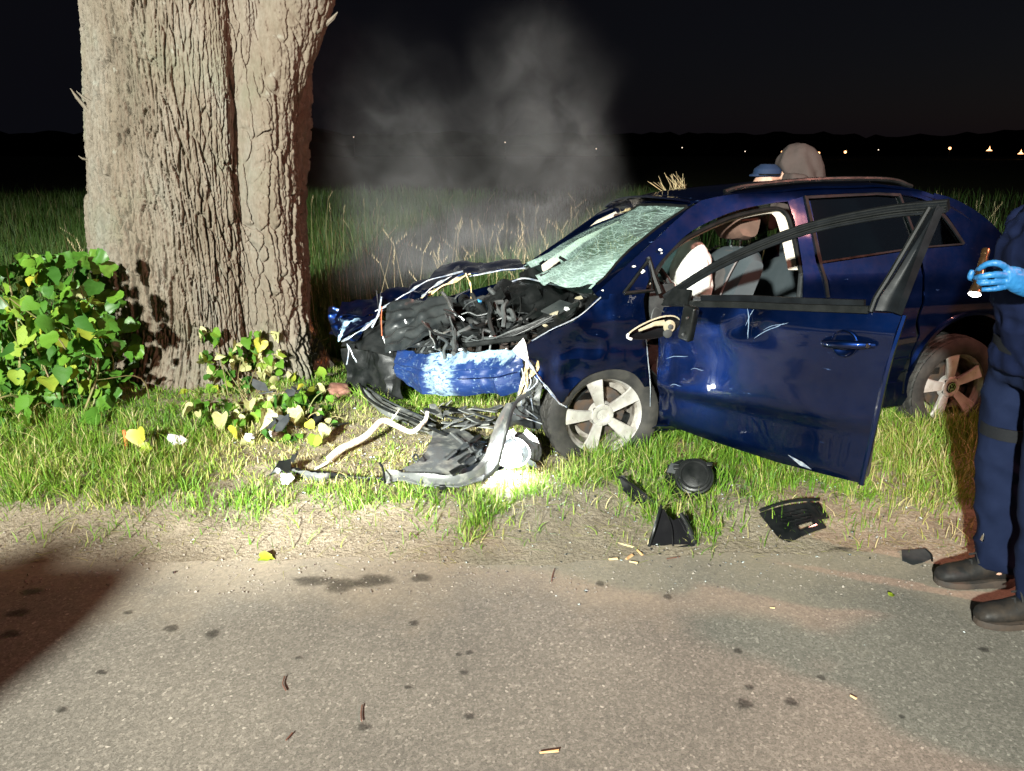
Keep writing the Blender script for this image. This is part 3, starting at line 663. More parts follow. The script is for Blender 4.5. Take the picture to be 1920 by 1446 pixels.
# stains in the surface of the road, children of the road
def stain(cx, cy, rx, ry, seed, rot=0):
    rg = random.Random(seed); n = 22; V = [(0, 0, 0)]; A = [1.0]
    for ring, av in ((.55, .75), (1.0, 0.0)):
        for k in range(n):
            a_ = 2*PI*k/n; j = 1+.10*math.sin(3*a_+seed)+.06*math.sin(5*a_+2*seed); V.append((math.cos(a_)*rx*ring*j, math.sin(a_)*ry*ring*j, 0)); A.append(av)
    F = [(0, 1+k, 1+(k+1) % n) for k in range(n)] + [(1+k, 1+n+k, 1+n+(k+1) % n, 1+(k+1) % n) for k in range(n)]
    me = mesh('stain', V, F, M['stain']); at_ = me.attributes.new('tint', 'FLOAT', 'POINT'); at_.data.foreach_set('value', A)
    obj('stain', me, parent=road, loc=(cx, cy, .002+.0003*(seed % 5)), rot=(0, 0, rot))
for i, (u, v_, ru, rv) in enumerate([(585,1090,40,10),(640,1098,36,15),(700,1090,40,13),(790,1085,22,9),(320,1180,16,8),(398,1190,14,10),(870,1262,9,5),(880,1225,8,5),(682,1365,14,8),(1395,1322,18,11),(1484,1318,14,9),(1384,1222,9,6),(1540,1272,8,6),(1405,1290,9,6),(115,1333,11,7),(190,1262,13,5),(775,1170,11,6),(1252,1120,9,6),(1125,1096,9,6),(1845,1220,11,6),(60,1110,22,8),(20,1190,22,9),(35,1150,24,9),(1575,1027,22,9),(880,1345,12,7),(860,1228,7,4),(765,1290,9,4),(1690,1345,7,5),(560,1235,8,4),(240,1150,10,5)]):
    c = atz(u, v_, 0); e = atz(u+ru, v_, 0); g = atz(u, v_-rv, 0)
    stain(c[0], c[1], (e[0]-c[0])*1.25, (g[1]-c[1])*1.25, i, .1*math.sin(i*7))
# ================================================================ the tree
tree = empty('lime_tree', (-2.15, 5.4, 0)); tag(tree, 'massive old tree with deeply furrowed pale bark beside the wrecked car', 'tree')
TX, TY = -2.15, 5.4
def trunk_mesh():
    th = np.concatenate([np.linspace(0, PI*.95, 170, endpoint=False), np.linspace(PI*.95, 2*PI, 640, endpoint=False)]); nA = len(th)
    zs = np.concatenate([np.linspace(-.15, 2.75, 680), np.linspace(2.77, 5.2, 70)])
    def plates(pu, pv, nu, seed):
        "cracked plates: distance to the crack between the two nearest cells, and a height per plate"
        iu, iv = np.floor(pu).astype(np.int64), np.floor(pv).astype(np.int64); f1 = np.full(pu.shape, 9.); f2 = f1.copy(); idh = np.zeros(pu.shape)
        for du in (-1, 0, 1):
            for dv in (-1, 0, 1):
                a, b = iu+du, iv+dv; am = a % nu; z0 = np.zeros_like(a)
                dd = np.hypot(a+.5+.46*hash3(am, b, z0, seed)-pu, b+.5+.48*hash3(am, b, z0+1, seed)-pv); hh = hash3(am, b, z0+2, seed)
                near = dd < f1; f2 = np.where(near, f1, np.minimum(f2, dd)); idh = np.where(near, hh, idh); f1 = np.where(near, dd, f1)
        return f2-f1, idh
    A, Z = np.meshgrid(th, zs); dx, dy = np.cos(A), np.sin(A)
    zk = [-.15, 0, .45, .83, 1.1, 1.9, 2.5, 3.2, 5.2]
    left = np.interp(Z, zk, [-2.76, -2.78, -2.85, -2.87, -2.84, -2.73, -2.68, -2.68, -2.70])
    right = np.interp(Z, [-.15, 0, .45, .76, 1.1, 1.55, 1.9, 2.2, 2.5, 3.2, 5.2], [-1.34, -1.36, -1.375, -1.385, -1.395, -1.38, -1.33, -1.20, -1.09, -1.0, -1.0])
    r1 = .68 + .05*sstep(.5, 0, Z); c1x = left + r1; c1y = 5.45 - .19*sstep(.55, -.05, Z)
    r2 = .215 + .03*sstep(1.6, 2.6, Z) + .05*sstep(.4, 0, Z); c2x = right - r2; c2y = 5.12 + .12*sstep(1.6, 2.6, Z)
    def exitd(cx, cy, r):
        ox, oy = TX-cx, TY-cy; b = ox*dx+oy*dy; c = ox*ox+oy*oy-r*r; q = b*b-c
        return np.where(q > 0, -b+np.sqrt(np.maximum(q, 0)), -1)
    d1, d2 = exitd(c1x, c1y, r1), exitd(c2x, c2y, r2)
    # a third, rear lobe fills the back
    d3 = exitd(np.full_like(Z, -2.08), np.full_like(Z, 5.72), np.full_like(Z, .55))
    d = np.maximum(np.maximum(d1, d2), d3)
    # soften the joins a little, keep the groove
    rad = d
    for _ in range(6): rad = .5*rad + .25*np.roll(rad, 1, 1) + .25*np.roll(rad, -1, 1)
    arc = A*.82
    # root flare in ribs towards the ground
    rad = rad + .10*sstep(.45, -.1, Z)*(.5+.5*np.sin(A*7+1.2*vn(A*2, Z, 0, 5)))*.8 + .03*vn(dx*1.6, dy*1.6, Z*1.1, 81)
    X3, Y3 = dx*3.0, dy*3.0
    warp = .055*fbm(X3, Y3, Z*1.6, 82, 3) + .03*np.sin(Z*2.1+A*2)
    tw = fbm(X3*1.4, Y3*1.4, Z*1.2, 83, 3); tw2 = fbm(X3*5, Y3*5, Z*5, 84, 2)
    N1, N2 = 122, 230
    e1, h1 = plates(A/(2*PI)*N1+1.6*tw+.28*tw2+.4*np.sin(Z*3+A*3), Z/.42+.6*tw2+.6*tw, N1, 91)
    e2, h2 = plates(A/(2*PI)*N2+2.6*tw+.5*tw2, Z/.085+1.2*tw2, N2, 92)
    wdt = .26+.16*fbm(X3*1.1, Y3*1.1, Z*.9, 85, 2)
    c1 = sstep(.02, 1, e1/wdt); c2 = sstep(0, .30, e2)
    fine = fbm(dx*70, dy*70, Z*16, 88, 3); grain = fbm(dx*150, dy*150, Z*75, 95, 2); plate = fbm(dx*6, dy*6, Z*2.4, 87, 3)
    smoothside = sstep(-.15, .35, dx)*sstep(.2, -.4, dy-.2)*sstep(1.2, 2.2, Z)      # tighter bark on the right limb
    amp = 1-.45*smoothside
    dsp = amp*(.032*c1 + .010*h1*c1 + .011*c2*c1 + .004*h2*c1 + .018*plate) + .008*fine + .0045*grain - .04
    gA = 5.46+.045*Z+.03*np.sin(Z*1.7+.5)+.03*fbm(Z*3, 0*Z, 0, 90, 2); gw = .085+.03*sstep(.9, .2, Z)
    dsp = dsp - .085*np.exp(-((A-gA)/gw)**2)*(1-.35*sstep(1.6, 2.6, Z))      # deep groove between the lobes
    rad = rad + dsp
    # broken bark edge on the right, low down: torn away by the car
    tear = sstep(.16, .02, np.abs(A-(2*PI-.38)))*sstep(.05, .15, Z)*sstep(.85, .6, Z); rad = rad - .035*tear*(.5+.8*np.abs(vn(A*30, Z*26, 0, 89)))
    V = np.stack([dx*rad, dy*rad, Z], -1).reshape(-1, 3); nz = len(zs)
    i = np.arange((nz-1)*nA); r_, c_ = i // nA, i % nA; a = r_*nA+c_; b = r_*nA+(c_+1) % nA
    F = np.stack([a, b, b+nA, a+nA], -1)
    me = bpy.data.meshes.new('trunk'); me.vertices.add(len(V)); me.vertices.foreach_set('co', V.ravel())
    me.loops.add(F.size); me.loops.foreach_set('vertex_index', F.ravel().astype(np.int32)); me.polygons.add(len(F))
    me.polygons.foreach_set('loop_start', np.arange(0, F.size, 4, dtype=np.int32)); me.polygons.foreach_set('loop_total', np.full(len(F), 4, np.int32))
    me.polygons.foreach_set('use_smooth', np.ones(len(F), bool)); me.update(calc_edges=True); me.materials.append(M['bark']); return me, rad, th, zs
tm, TRAD, TTH, TZS = trunk_mesh()
obj('trunk', tm, parent=tree)
def trunk_point(u, v, off=0):
    "place on the bark seen at (u, v): marches out along the view until it meets the trunk"
    r = ray(u, v)
    for Y in np.linspace(4.3, 5.8, 400):
        p = CP + r*(Y/r[1]); q = math.hypot(p[0]-TX, p[1]-TY); a = math.atan2(p[1]-TY, p[0]-TX) % (2*PI)
        zi = min(len(TZS)-1, max(0, int(np.searchsorted(TZS, p[2])))); rr = TRAD[zi, (int(np.searchsorted(TTH, a))-1) % len(TTH)]
        if q < rr+off: return p
    return None
# limbs and crown above the picture
rg = random.Random(4)
limbs = []
for (bx, by, bz, ex, ey, ez, r0) in [(-.25, .1, 4.9, -1.6, .4, 8.6, .42), (.75, -.1, 4.6, 2.3, -.3, 8.4, .36), (.1, .3, 5.0, .4, 1.3, 9.4, .40), (.2, -.2, 4.9, -.2, -1.6, 8.4, .30)]:
    P = cr([(bx, by, bz), ((bx*2+ex)/3+rg.uniform(-.1, .1), (by*2+ey)/3, bz+(ez-bz)*.4), (ex, ey, ez)], 6); n = len(P)
    obj('limb', tube(P, [r0*(1-.75*i/(n-1)) for i in range(n)], 12), M['bark'], tree); limbs.append(P)
V = []; F = []; T = []
rs = np.random.RandomState(8); n = 9000
c = np.array([P[rs.randint(len(P)//2, len(P))] for P in [limbs[i] for i in rs.randint(0, 4, n)]]) + rs.normal(0, 1.0, (n, 3))*np.array([1.2, 1.2, .8])
c[:, 2] = np.maximum(c[:, 2], 6.3+.3*rs.uniform(size=n)); nn = rs.normal(0, 1, (n, 3)); nn /= np.linalg.norm(nn, axis=1)[:, None]
t1 = np.cross(nn, [0, 0, 1.0]); t1 /= np.linalg.norm(t1, axis=1)[:, None]; t2 = np.cross(nn, t1); s = rs.uniform(.05, .09, n)[:, None]
LV = np.stack([c-t1*s, c+t2*s*.9, c+t1*s*1.2, c-t2*s*.9], 1).reshape(-1, 3)
cm = mesh('crown', LV, np.arange(n*4).reshape(-1, 4), M['leafs'], sharp=0); at_ = cm.attributes.new('tint', 'FLOAT', 'POINT'); at_.data.foreach_set('value', np.repeat(rs.uniform(0, .8, n), 4))
co = obj('crown', cm, parent=tree); co['kind'] = 'stuff'
# broken stubs and splinters on the bark
def stub(u, v, d, L, r, m='bark'):
    p = next((q for q in (trunk_point(u+k, v) for k in (0, 3, -3, 6, -6, 10, -10, 15, -15, 20, -20, 30, -30, 45, -45)) if q is not None), None)
    if p is None: return
    p = np.array(p)-np.array([TX, TY, 0]); d = np.array(d, float); d /= np.linalg.norm(d)
    obj('broken_twig', tube([p-d*.03, p+d*L*.6, p+d*L+np.array([0, 0, .01])], [r, r*.75, r*.15], 6), M[m], tree)
stub(163, 205, (-.5, -.2, .8), .13, .014); stub(168, 190, (-.6, -.3, .5), .08, .01); stub(632, 45, (.9, -.3, .6), .10, .016); stub(600, 640, (.8, -.5, .35), .11, .006, 'straw')
stub(158, 300, (-.9, -.3, .3), .05, .008); stub(596, 60, (.5, -.6, .2), .05, .01)
rg = random.Random(7)
for i in range(46):       # torn orange wood fibres where the car struck
    v = rg.uniform(600, 775); u = 592+(v-600)*.11+rg.uniform(-14, 16); p = next((q for q in (trunk_point(u-k, v) for k in range(0, 60, 4)) if q is not None), None)
    if p is None: continue
    p = np.array(p)-np.array([TX, TY, 0])
    L = rg.uniform(.025, .09); w = rg.uniform(.004, .013); d = Vector((rg.uniform(-.2, .6), rg.uniform(-.7, -.1), rg.uniform(-1, 1))).normalized()
    q = Vector(p)+Vector((0, -.012, 0)); obj('wood_splinter', tube([q-d*L*.5, q+Vector((0, -.01, 0)), q+d*L*.5], [w*.5, w, w*.15], 5, .5), M['rawwood' if rg.random() < .65 else 'wood'], tree, smooth=False)
# ---------------------------------------------------------------- leaves
def leaf_mesh(name, seed, m, curl=.25):
    "heart-shaped lime leaf, toothed edge, folded along the midrib, unit length along +x"
    rg = random.Random(seed); n = 15; L = []
    prof = [(0, 0), (-.10, .16), (-.10, .30), (-.02, .42), (.12, .50), (.28, .51), (.45, .46), (.62, .36), (.78, .23), (.90, .11), (1.0, 0)]
    V = []; F = []
    nm = len(prof)
    for side in (1, -1):
        for i, (x, y) in enumerate(prof):
            jag = .03 if i % 2 else -.01
            V.append((x+rg.uniform(-.035, .035), side*(y*(1+.18*math.sin(seed*1.7+side))+(jag if 0 < i < nm-1 else 0))+rg.uniform(-.02, .02), curl*y*.7-.22*curl*x*x*2+rg.uniform(-.035, .035)+.05*math.sin(i*2.1+seed)*(y > .2)))
    mid = len(V)
    for i, (x, y) in enumerate(prof): V.append((max(x, 0), 0, -.22*curl*x*x*2-.03))
    for s_ in (0, 1):
        o_ = s_*nm
        for i in range(nm-1):
            q = (o_+i, o_+i+1, mid+i+1, mid+i); F.append(q if s_ else q[::-1])
    V += [(0, .008, -.03), (0, -.008, -.03), (-.42, .007, -.10), (-.42, -.007, -.10)]; k = len(V)-4; F.append((k, k+1, k+3, k+2))
    return mesh(name, V, F, m, sharp=60)
LM = [leaf_mesh('leaf', s, M['leaf'], c) for s, c in ((1, .25), (2, .6), (3, -.4), (4, 1.0), (5, .4), (6, -.7))]
YM = leaf_mesh('leaf', 9, M['yleaf'], .5); WM = [leaf_mesh('leaf', s, M['wilted'], 1.2) for s in (11, 12)]; GM = leaf_mesh('leaf', 10, M['gleaf'], .6)
def place_leaf(me, p, normal, size, roll, parent, org=(0, 0, 0), name='leaf'):
    nrm = Vector(normal).normalized(); q = nrm.to_track_quat('Z', 'Y')
    o = bpy.data.objects.new(name, me); o.matrix_world = Matrix.Translation(Vector(p)-Vector(org)) @ q.to_matrix().to_4x4() @ Matrix.Rotation(roll, 4, 'Z') @ Matrix.Scale(size, 4)
    COL.objects.link(o)
    if parent is not None: o.parent = parent
    return o
def bush(name, label, cat, org, spots, rg, sizes, stems, face=(-.25, -1, .45), mats=None, yellow=.05, wilt=0, extra=0, ext_fn=None):
    root = empty(name, org); tag(root, label, cat)
    for P, r in stems: obj('stem', tube([tuple(np.array(p)-np.array(org)) for p in P], [r*(1-.6*i/(len(P)-1)) for i in range(len(P))], 5), M['stem'], root)
    for p in spots:
        k = rg.random(); me = YM if k < yellow else (rg.choice(WM) if k < yellow+wilt else rg.choice(LM))
        nrm = (face[0]+rg.gauss(0, .75), face[1]+rg.gauss(0, .5), face[2]+rg.gauss(0, .7))
        place_leaf(me, p, nrm, rg.uniform(*sizes), -PI/2+rg.gauss(0, .7), root, org)
    return root
# bush of lime suckers left of the trunk
rg = random.Random(21)
spots = []; stems = []
def bushpt():
    while True:
        u = rg.uniform(-90, 215); v = rg.uniform(468, 880); Y = rg.uniform(4.0, 4.75)
        top = np.interp(u, [-90, 0, 50, 110, 165, 200, 225], [470, 488, 480, 466, 505, 600, 690])
        rt = np.interp(v, [470, 560, 620, 700, 740, 800, 880], [165, 185, 205, 222, 215, 180, 130])
        if v > top and u < rt+rg.gauss(0, 8): return at(u, v, Y)
for i in range(300): spots.append(bushpt())
for i in range(34):
    e = bushpt(); b0 = np.array([e[0]*.85-.42+rg.uniform(-.25, .25), 4.45+rg.uniform(-.2, .25), .03]); mid = (b0+e)/2+np.array([rg.uniform(-.1, .1), rg.uniform(-.05, .1), .12])
    stems.append((cr([b0, mid, e], 5), rg.uniform(.004, .009)))
B = bush('sucker_bush', 'leafy bush of heart-shaped green and yellow leaves left of the tree trunk', 'bush', (-2.9, 4.45, .03), spots, rg, (.06, .115), stems, face=(-.15, -1, .55), yellow=.035, wilt=.02)
# its inner leaves, too many and too hidden to tell apart
def leaf_mass(name, pts, sizes, seed, m, parent, org, hi=.75, up=.5):
    rs = np.random.RandomState(seed); V = []; F = []; T = []
    src = LM[0]; lv = np.array([v.co[:] for v in src.vertices]); lf = [tuple(p.vertices) for p in src.polygons]
    for p in pts:
        nrm = Vector((rs.normal(0, .6), -1+rs.normal(0, .5), up+rs.normal(0, .5))).normalized(); Q = np.array(nrm.to_track_quat('Z', 'Y').to_matrix()); a = rs.uniform(0, 6.28); ca, sa = math.cos(a), math.sin(a)
        s = rs.uniform(*sizes); L = lv*s; L = np.stack([L[:, 0]*ca-L[:, 1]*sa, L[:, 0]*sa+L[:, 1]*ca, L[:, 2]], -1) @ Q.T + np.array(p)-np.array(org)
        k = len(V); V += L.tolist(); F += [tuple(i+k for i in f) for f in lf]; T += [rs.uniform(0, hi)]*len(L)
    me = mesh(name, V, F, m, sharp=60); at_ = me.attributes.new('tint', 'FLOAT', 'POINT'); at_.data.foreach_set('value', T)
    o = obj(name, me, parent=parent); o['kind'] = 'stuff'; return o
pts = []
for i in range(420): p = bushpt(); pts.append((p[0]+rg.uniform(-.1, .05), p[1]+rg.uniform(.15, .4), max(.04, p[2]-.05)))
leaf_mass('inner_foliage', pts, (.05, .10), 5, M['leafs'], B, (-2.9, 4.45, .03), .6)
# suckers sprouting in the groove and round the foot of the trunk
rg = random.Random(22); spots = []; stems = []
for i in range(85):
    v = rg.uniform(615, 730); u = rg.gauss(455, 38); p = np.array(trunk_point(max(395, min(u, 530)), v)); spots.append(p+np.array([0, -rg.uniform(.03, .13), 0]))
for i in range(12):
    v = rg.uniform(640, 720); u = rg.uniform(405, 520); e = np.array(trunk_point(u, v))+np.array([0, -.06, 0]); b0 = atz(rg.uniform(420, 520), rg.uniform(770, 800), .05)
    stems.append((cr([b0, (b0+e)/2+np.array([rg.uniform(-.05, .05), -.06, 0]), e], 5), .005))
bush('trunk_sprouts', 'wilting sprouts growing up the groove of the trunk', 'sprouts', (-1.7, 4.75, .05), spots, rg, (.045, .085), stems, yellow=.04, wilt=.35)
rg = random.Random(23); spots = []; stems = []
for i in range(210):
    u = rg.uniform(325, 620); v = rg.gauss(795, 28); p = atz(u, min(850, max(745, v)), .02); spots.append(np.array([p[0], p[1]+rg.uniform(-.05, .1), rg.uniform(.05, .20)]))
for i in range(26):
    u = rg.uniform(340, 610); v = rg.uniform(770, 820); b0 = atz(u, v, .03); e = b0+np.array([rg.uniform(-.2, .2), rg.uniform(-.1, .05), rg.uniform(.05, .22)]); stems.append((cr([b0, (b0+e)/2+np.array([0, 0, .04]), e], 4), .004))
bush('ground_suckers', 'low tangle of green leaves on the ground in front of the trunk', 'plant', (-1.6, 4.35, .05), spots, rg, (.04, .095), stems, face=(-.2, -.7, .8), yellow=.04, wilt=.28)
# root knob and dead wood
def loaf(name, u, v, z, size, m, label, cat, seed, rot=(0, 0, 0), parent=None):
    p = atz(u, v, z); rs_ = np.random.RandomState(seed)
    bm = bmesh.new(); bmesh.ops.create_icosphere(bm, subdivisions=4, radius=1)
    for vx in bm.verts:
        c = vx.co; k = 1+.22*float(fbm(c.x*1.6, c.y*1.6, c.z*1.6, seed, 3)); q = Vector([math.copysign(abs(t)**.62, t) for t in c])*k
        vx.co = Vector((q.x*size[0]/2, q.y*size[1]/2, q.z*size[2]/2))
    me = bpy.data.meshes.new(name); bm.to_mesh(me); bm.free(); me.materials.append(m); me.polygons.foreach_set('use_smooth', [True]*len(me.polygons))
    o = obj(name, me, loc=(p[0], p[1], z+size[2]*.35), rot=rot)
    if label: tag(o, label, cat)
    return o
loaf('wood_block', 635, 752, .03, (.17, .16, .14), M['deadwood'], 'reddish brown broken block of dead wood at the right foot of the trunk', 'wood block', 3, (.1, .1, .3))
loaf('root_stump', 292, 800, .03, (.12, .12, .10), M['bark'], 'small knobbly root stump at the front foot of the trunk', 'stump', 5, (0, .1, .2))
# ================================================================ the wrecked car
CARO = np.array([.74, 3.80, 0.0]); CARA = R(14.3); ROLL = .085; WID = 1.68
car = empty('car', tuple(CARO), CARA); tag(car, 'wrecked dark blue car with crushed front and open driver door', 'car')
ES = np.array([math.cos(CARA), math.sin(CARA), 0]); ET = np.array([-math.sin(CARA), math.cos(CARA), 0])
def loc(p):
    q = np.array(p)-CARO; t = q@ET; return np.array([q@ES, t, q[2]+ROLL*t])
def wor(s, t, z): return CARO+ES*s+ET*t+np.array([0, 0, z-ROLL*t])
def cl(u, v, Y): return loc(at(u, v, Y))
def shear(VF): return [(v[0], v[1], v[2]-ROLL*v[1]) for v in VF[0]], VF[1]
def cobj(name, VF, m, parent=None, **k): return obj(name, shear(VF), m, parent or car, **k)
def side(s, z):
    "how far the flank lies inboard of its widest line"
    s = float(s); z = float(z)
    if z < .95: b = .03*((z-.60)/.35)**2
    elif z < 1.40: b = .03+(z-.95)*.42
    else: b = .219+(z-1.40)*.9
    if .48 < z < .95: b -= .010*math.exp(-((z-.80)/.035)**2)
    if z < .42: b += .012
    return b + .09*max(0, -s-.1)**2 + .16*max(0, s-1.75)**2 + 1.1*max(0, s-2.18)**2
def panel(name, outline, m, parent=None, fn=side, step=.035, thick=.010, mirror=False, off=0, dent=0, seed=0, sharp=40):
    bm = fill2d(outline, step)
    V = []; 
    for v in bm.verts:
        s, z = v.co.x, v.co.z; t = fn(s, z)+off
        if dent:
            k = dent*(1+2.2*max(0, -s-.25)); t += k*float(fbm(s*5, z*5, 0, seed, 3)); 
            if s < -.25: t += .5*k*(abs(float(vn(s*9, z*9, 0, seed+3)))*2-.5)
        if mirror: t = WID-t
        V.append((s, t, z))
    bm.verts.index_update(); F = [tuple(x.index for x in f.verts) for f in bm.faces]; bm.free()
    V2 = shear((V, F))[0]
    me = bpy.data.meshes.new(name); me.from_pydata(V2, [], F); bm = bmesh.new(); bm.from_mesh(me)
    bmesh.ops.recalc_face_normals(bm, faces=bm.faces)
    if bm.faces:
        av = sum((f.normal.y*f.calc_area() for f in bm.faces)); want = 1 if mirror else -1
        if av*want < 0: bmesh.ops.reverse_faces(bm, faces=bm.faces[:])
    solid(bm, thick)
    bm.to_mesh(me); bm.free(); me.materials.append(m); me.polygons.foreach_set('use_smooth', [True]*len(me.polygons)); me.set_sharp_from_angle(angle=R(sharp))
    return obj(name, me, parent=parent or car)
def arcpts(cx, cz, r, a0, a1, n=14): return [(cx+r*math.cos(R(a0+(a1-a0)*i/n)), cz+r*math.sin(R(a0+(a1-a0)*i/n))) for i in range(n+1)]
P2 = lambda L, n=5: [tuple(p) for p in cr(L, n)]
# ---- left flank
rail_out = P2([(-.335, .935), (-.10, 1.105), (.0, 1.175), (.10, 1.25), (.215, 1.333)], 4) + P2([(.30, 1.378), (.45, 1.402), (.88, 1.437), (1.384, 1.447), (1.60, 1.425), (1.73, 1.385)], 4)
rail_in = P2([(1.70, 1.345), (1.60, 1.378), (1.384, 1.405), (.92, 1.395)], 4) + [(.80, 1.365)] + P2([(.80, 1.365), (.66, 1.352), (.45, 1.312), (.229, 1.228), (.10, 1.138), (0, 1.05), (-.06, .965), (-.08, .90)], 4)
panel('roof_rail', rail_out+rail_in+[(-.20, .905), (-.30, .905)], M['paint'], dent=.004, seed=3, step=.03)
fend = P2([(-.085, .905), (-.20, .93), (-.31, .915), (-.43, .82), (-.56, .765), (-.645, .725), (-.70, .672)], 4) + [(-.675, .61), (-.66, .575), (-.60, .49), (-.54, .43), (-.50, .385)] + P2([(-.49, .39), (-.45, .455), (-.36, .525), (-.234, .548), (-.12, .515), (-.045, .42), (-.03, .34)], 4) + [(-.025, .42), (-.05, .60), (-.07, .75)]
panel('front_fender', fend, M['paint'], dent=.016, seed=5, step=.022)
# torn bright edges of the fender
def strip(name, pts, w, m, parent=None, seed=0, thick=.004, twist=.4):
    rg = random.Random(seed); P = cr([np.array(p) for p in pts], 5); L = []; 
    for i, p in enumerate(P):
        a = twist*math.sin(i*.9+seed); ww = w*(.5+.7*rg.random())*(1-.6*abs(i/(len(P)-1)-.5)); d = np.array([.25*math.sin(a*2), math.cos(a)*.8, math.sin(a)])
        L += [p-d*ww*.5, p+d*ww*.5]
    F = [(2*i, 2*i+1, 2*i+3, 2*i+2) for i in range(len(P)-1)]
    return cobj(name, (L, F), m, parent, thick=thick, sharp=30)
def sp(s, z, o=-.012): return (s, side(s, z)+o, z)
for i, (pts, w) in enumerate([([sp(-.70, .675), sp(-.67, .60), sp(-.60, .50), sp(-.51, .38)], .035), ([sp(-.60, .49), sp(-.55, .43), sp(-.50, .375), sp(-.47, .36)], .02), ([sp(-.31, .92), sp(-.43, .83), sp(-.56, .775), sp(-.66, .72)], .009), ([sp(-.02, .33, -.02), sp(-.035, .45, -.015), sp(-.06, .62, -.01), sp(-.07, .70, -.01)], .003)]):
    strip('torn_edge', pts, w, M['bare'], seed=i)
cobj('torn_corner', ([sp(-.67, .60), sp(-.735, .655, .0), sp(-.745, .675, .02), sp(-.70, .735), sp(-.688, .70)], [(0, 1, 2, 3, 4)]), M['white'], thick=.006)
# flecks knocked out of the paint
rg = random.Random(9)
for s, z, w in [(-.08, 1.035, .03), (.03, 1.135, .022), (-.12, 1.06, .02), (.035, 1.12, .012), (-.30, .95, .012)]:
    q = rpoly(rg, 7, w*.5, .6); cobj('paint_chip', ([(s+a, side(s+a, z+b)-.012, z+b) for a, b in q], [tuple(range(7))]), M['white'], thick=.003)
rdoor_low = [(.955, 1.04), (1.25, 1.068), (1.555, 1.10)] + P2([(1.57, 1.0), (1.575, .85), (1.55, .70), (1.575, .60)], 3) + [(1.545, .52), (1.52, .42), (1.50, .33), (1.30, .30), (1.02, .30)] + P2([(1.01, .5), (1.0, .85), (.955, 1.04)], 3)[:-1]
rd = empty('rear_door', parent=car)
panel('door_skin', rdoor_low, M['paint'], rd, off=.004, dent=.003, seed=8)
panel('window_frame', [(.905, 1.392), (1.36, 1.405), (1.50, 1.398), (1.495, 1.383), (1.36, 1.392), (.924, 1.378), (.954, 1.05), (.950, 1.035), (.93, 1.04)], M['framegrey'], rd, off=-.004, step=.05)
panel('belt_strip', [(.945, 1.040), (1.56, 1.099), (1.87, 1.110), (1.87, 1.119), (1.56, 1.108), (.945, 1.050)], M['framegrey'], rd, off=-.010, step=.05, thick=.012)
panel('window_bar', [(1.494, 1.40), (1.508, 1.396), (1.584, 1.105), (1.568, 1.105)], M['framegrey'], rd, off=-.006, step=.05)
panel('window_glass', [(.93, 1.38), (1.36, 1.395), (1.50, 1.39), (1.575, 1.105), (.95, 1.045)], M['privacy'], rd, off=.012, thick=.004, step=.08)
for z0, z1, o_ in ((.585, .612, -.014),):
    panel('rubbing_strip', [(1.02, z0-.05), (1.555, z0), (1.555, z1), (1.02, z1-.05)], M['blackgloss'], rd, off=o_, thick=.014, step=.06)
# crease lines pressed into the rear door: thin ribs
for z0, dz in ((.455, .03), (.375, .035)):
    panel('pressed_crease', [(1.03, z0), (1.54, z0+dz), (1.54, z0+dz+.012), (1.03, z0+.012)], M['paint'], rd, off=-.005, thick=.006, step=.06)
panel('quarter_glass', [(1.512, 1.39), (1.60, 1.372), (1.70, 1.335), (1.785, 1.255), (1.865, 1.118), (1.59, 1.108)], M['privacy'], off=.010, thick=.004, step=.06)
panel('quarter_window_frame', P2([(1.70, 1.345), (1.79, 1.265), (1.885, 1.118)], 4)+[(1.87, 1.112)]+P2([(1.865, 1.118), (1.775, 1.252), (1.69, 1.33)], 4), M['framegrey'], off=-.005, step=.04)
quarter = [(1.575, 1.095), (1.87, 1.106)] + P2([(1.89, 1.12), (1.80, 1.268), (1.71, 1.35)], 3) + P2([(1.735, 1.396), (1.87, 1.36), (2.03, 1.28), (2.17, 1.165), (2.27, 1.01), (2.34, .80), (2.37, .60), (2.35, .40)], 3) + [(2.31, .36)] + [p for p in arcpts(1.93, .355, .372, -5, 192, 22)] + [(1.57, .34), (1.555, .52), (1.59, .62), (1.565, .70), (1.59, .85), (1.583, 1.0)]
panel('quarter_panel', quarter, M['paint'], dent=.004, seed=12, step=.03)
# wheel arch lip and dark liner, rear
V = []; A_ = arcpts(1.93, .355, .372, -8, 192, 26)
lip = sweep([(p[0], side(*p)-.004, p[1]) for p in A_], [(-.006, -.012), (.010, -.012), (.010, .006), (-.006, .006)], up=(0, 1, 0)); cobj('arch_lip', lip, M['paint'])
def liner(name, cx, cz, r, t0, t1, a0, a1, m, mirror=False):
    pts = arcpts(cx, cz, r, a0, a1, 20)
    def fn(u, v):
        p = pts[min(20, int(round(u*20)))]; t = t0+(t1-t0)*v; return (p[0], WID-t if mirror else t, p[1])
    cobj(name, grid(fn, 20, 5), m, thick=.006)
    cobj(name, ([(p[0], WID-t1 if mirror else t1, p[1]) for p in pts]+[(cx, WID-t1 if mirror else t1, cz)], [(i, i+1, 21) for i in range(20)]), m, thick=.006)
liner('wheel_arch_liner', 1.93, .355, .385, .02, .36, -12, 192, M['black'])
liner('wheel_arch_liner', -.24, .25, .36, .05, .36, 5, 150, M['black'])
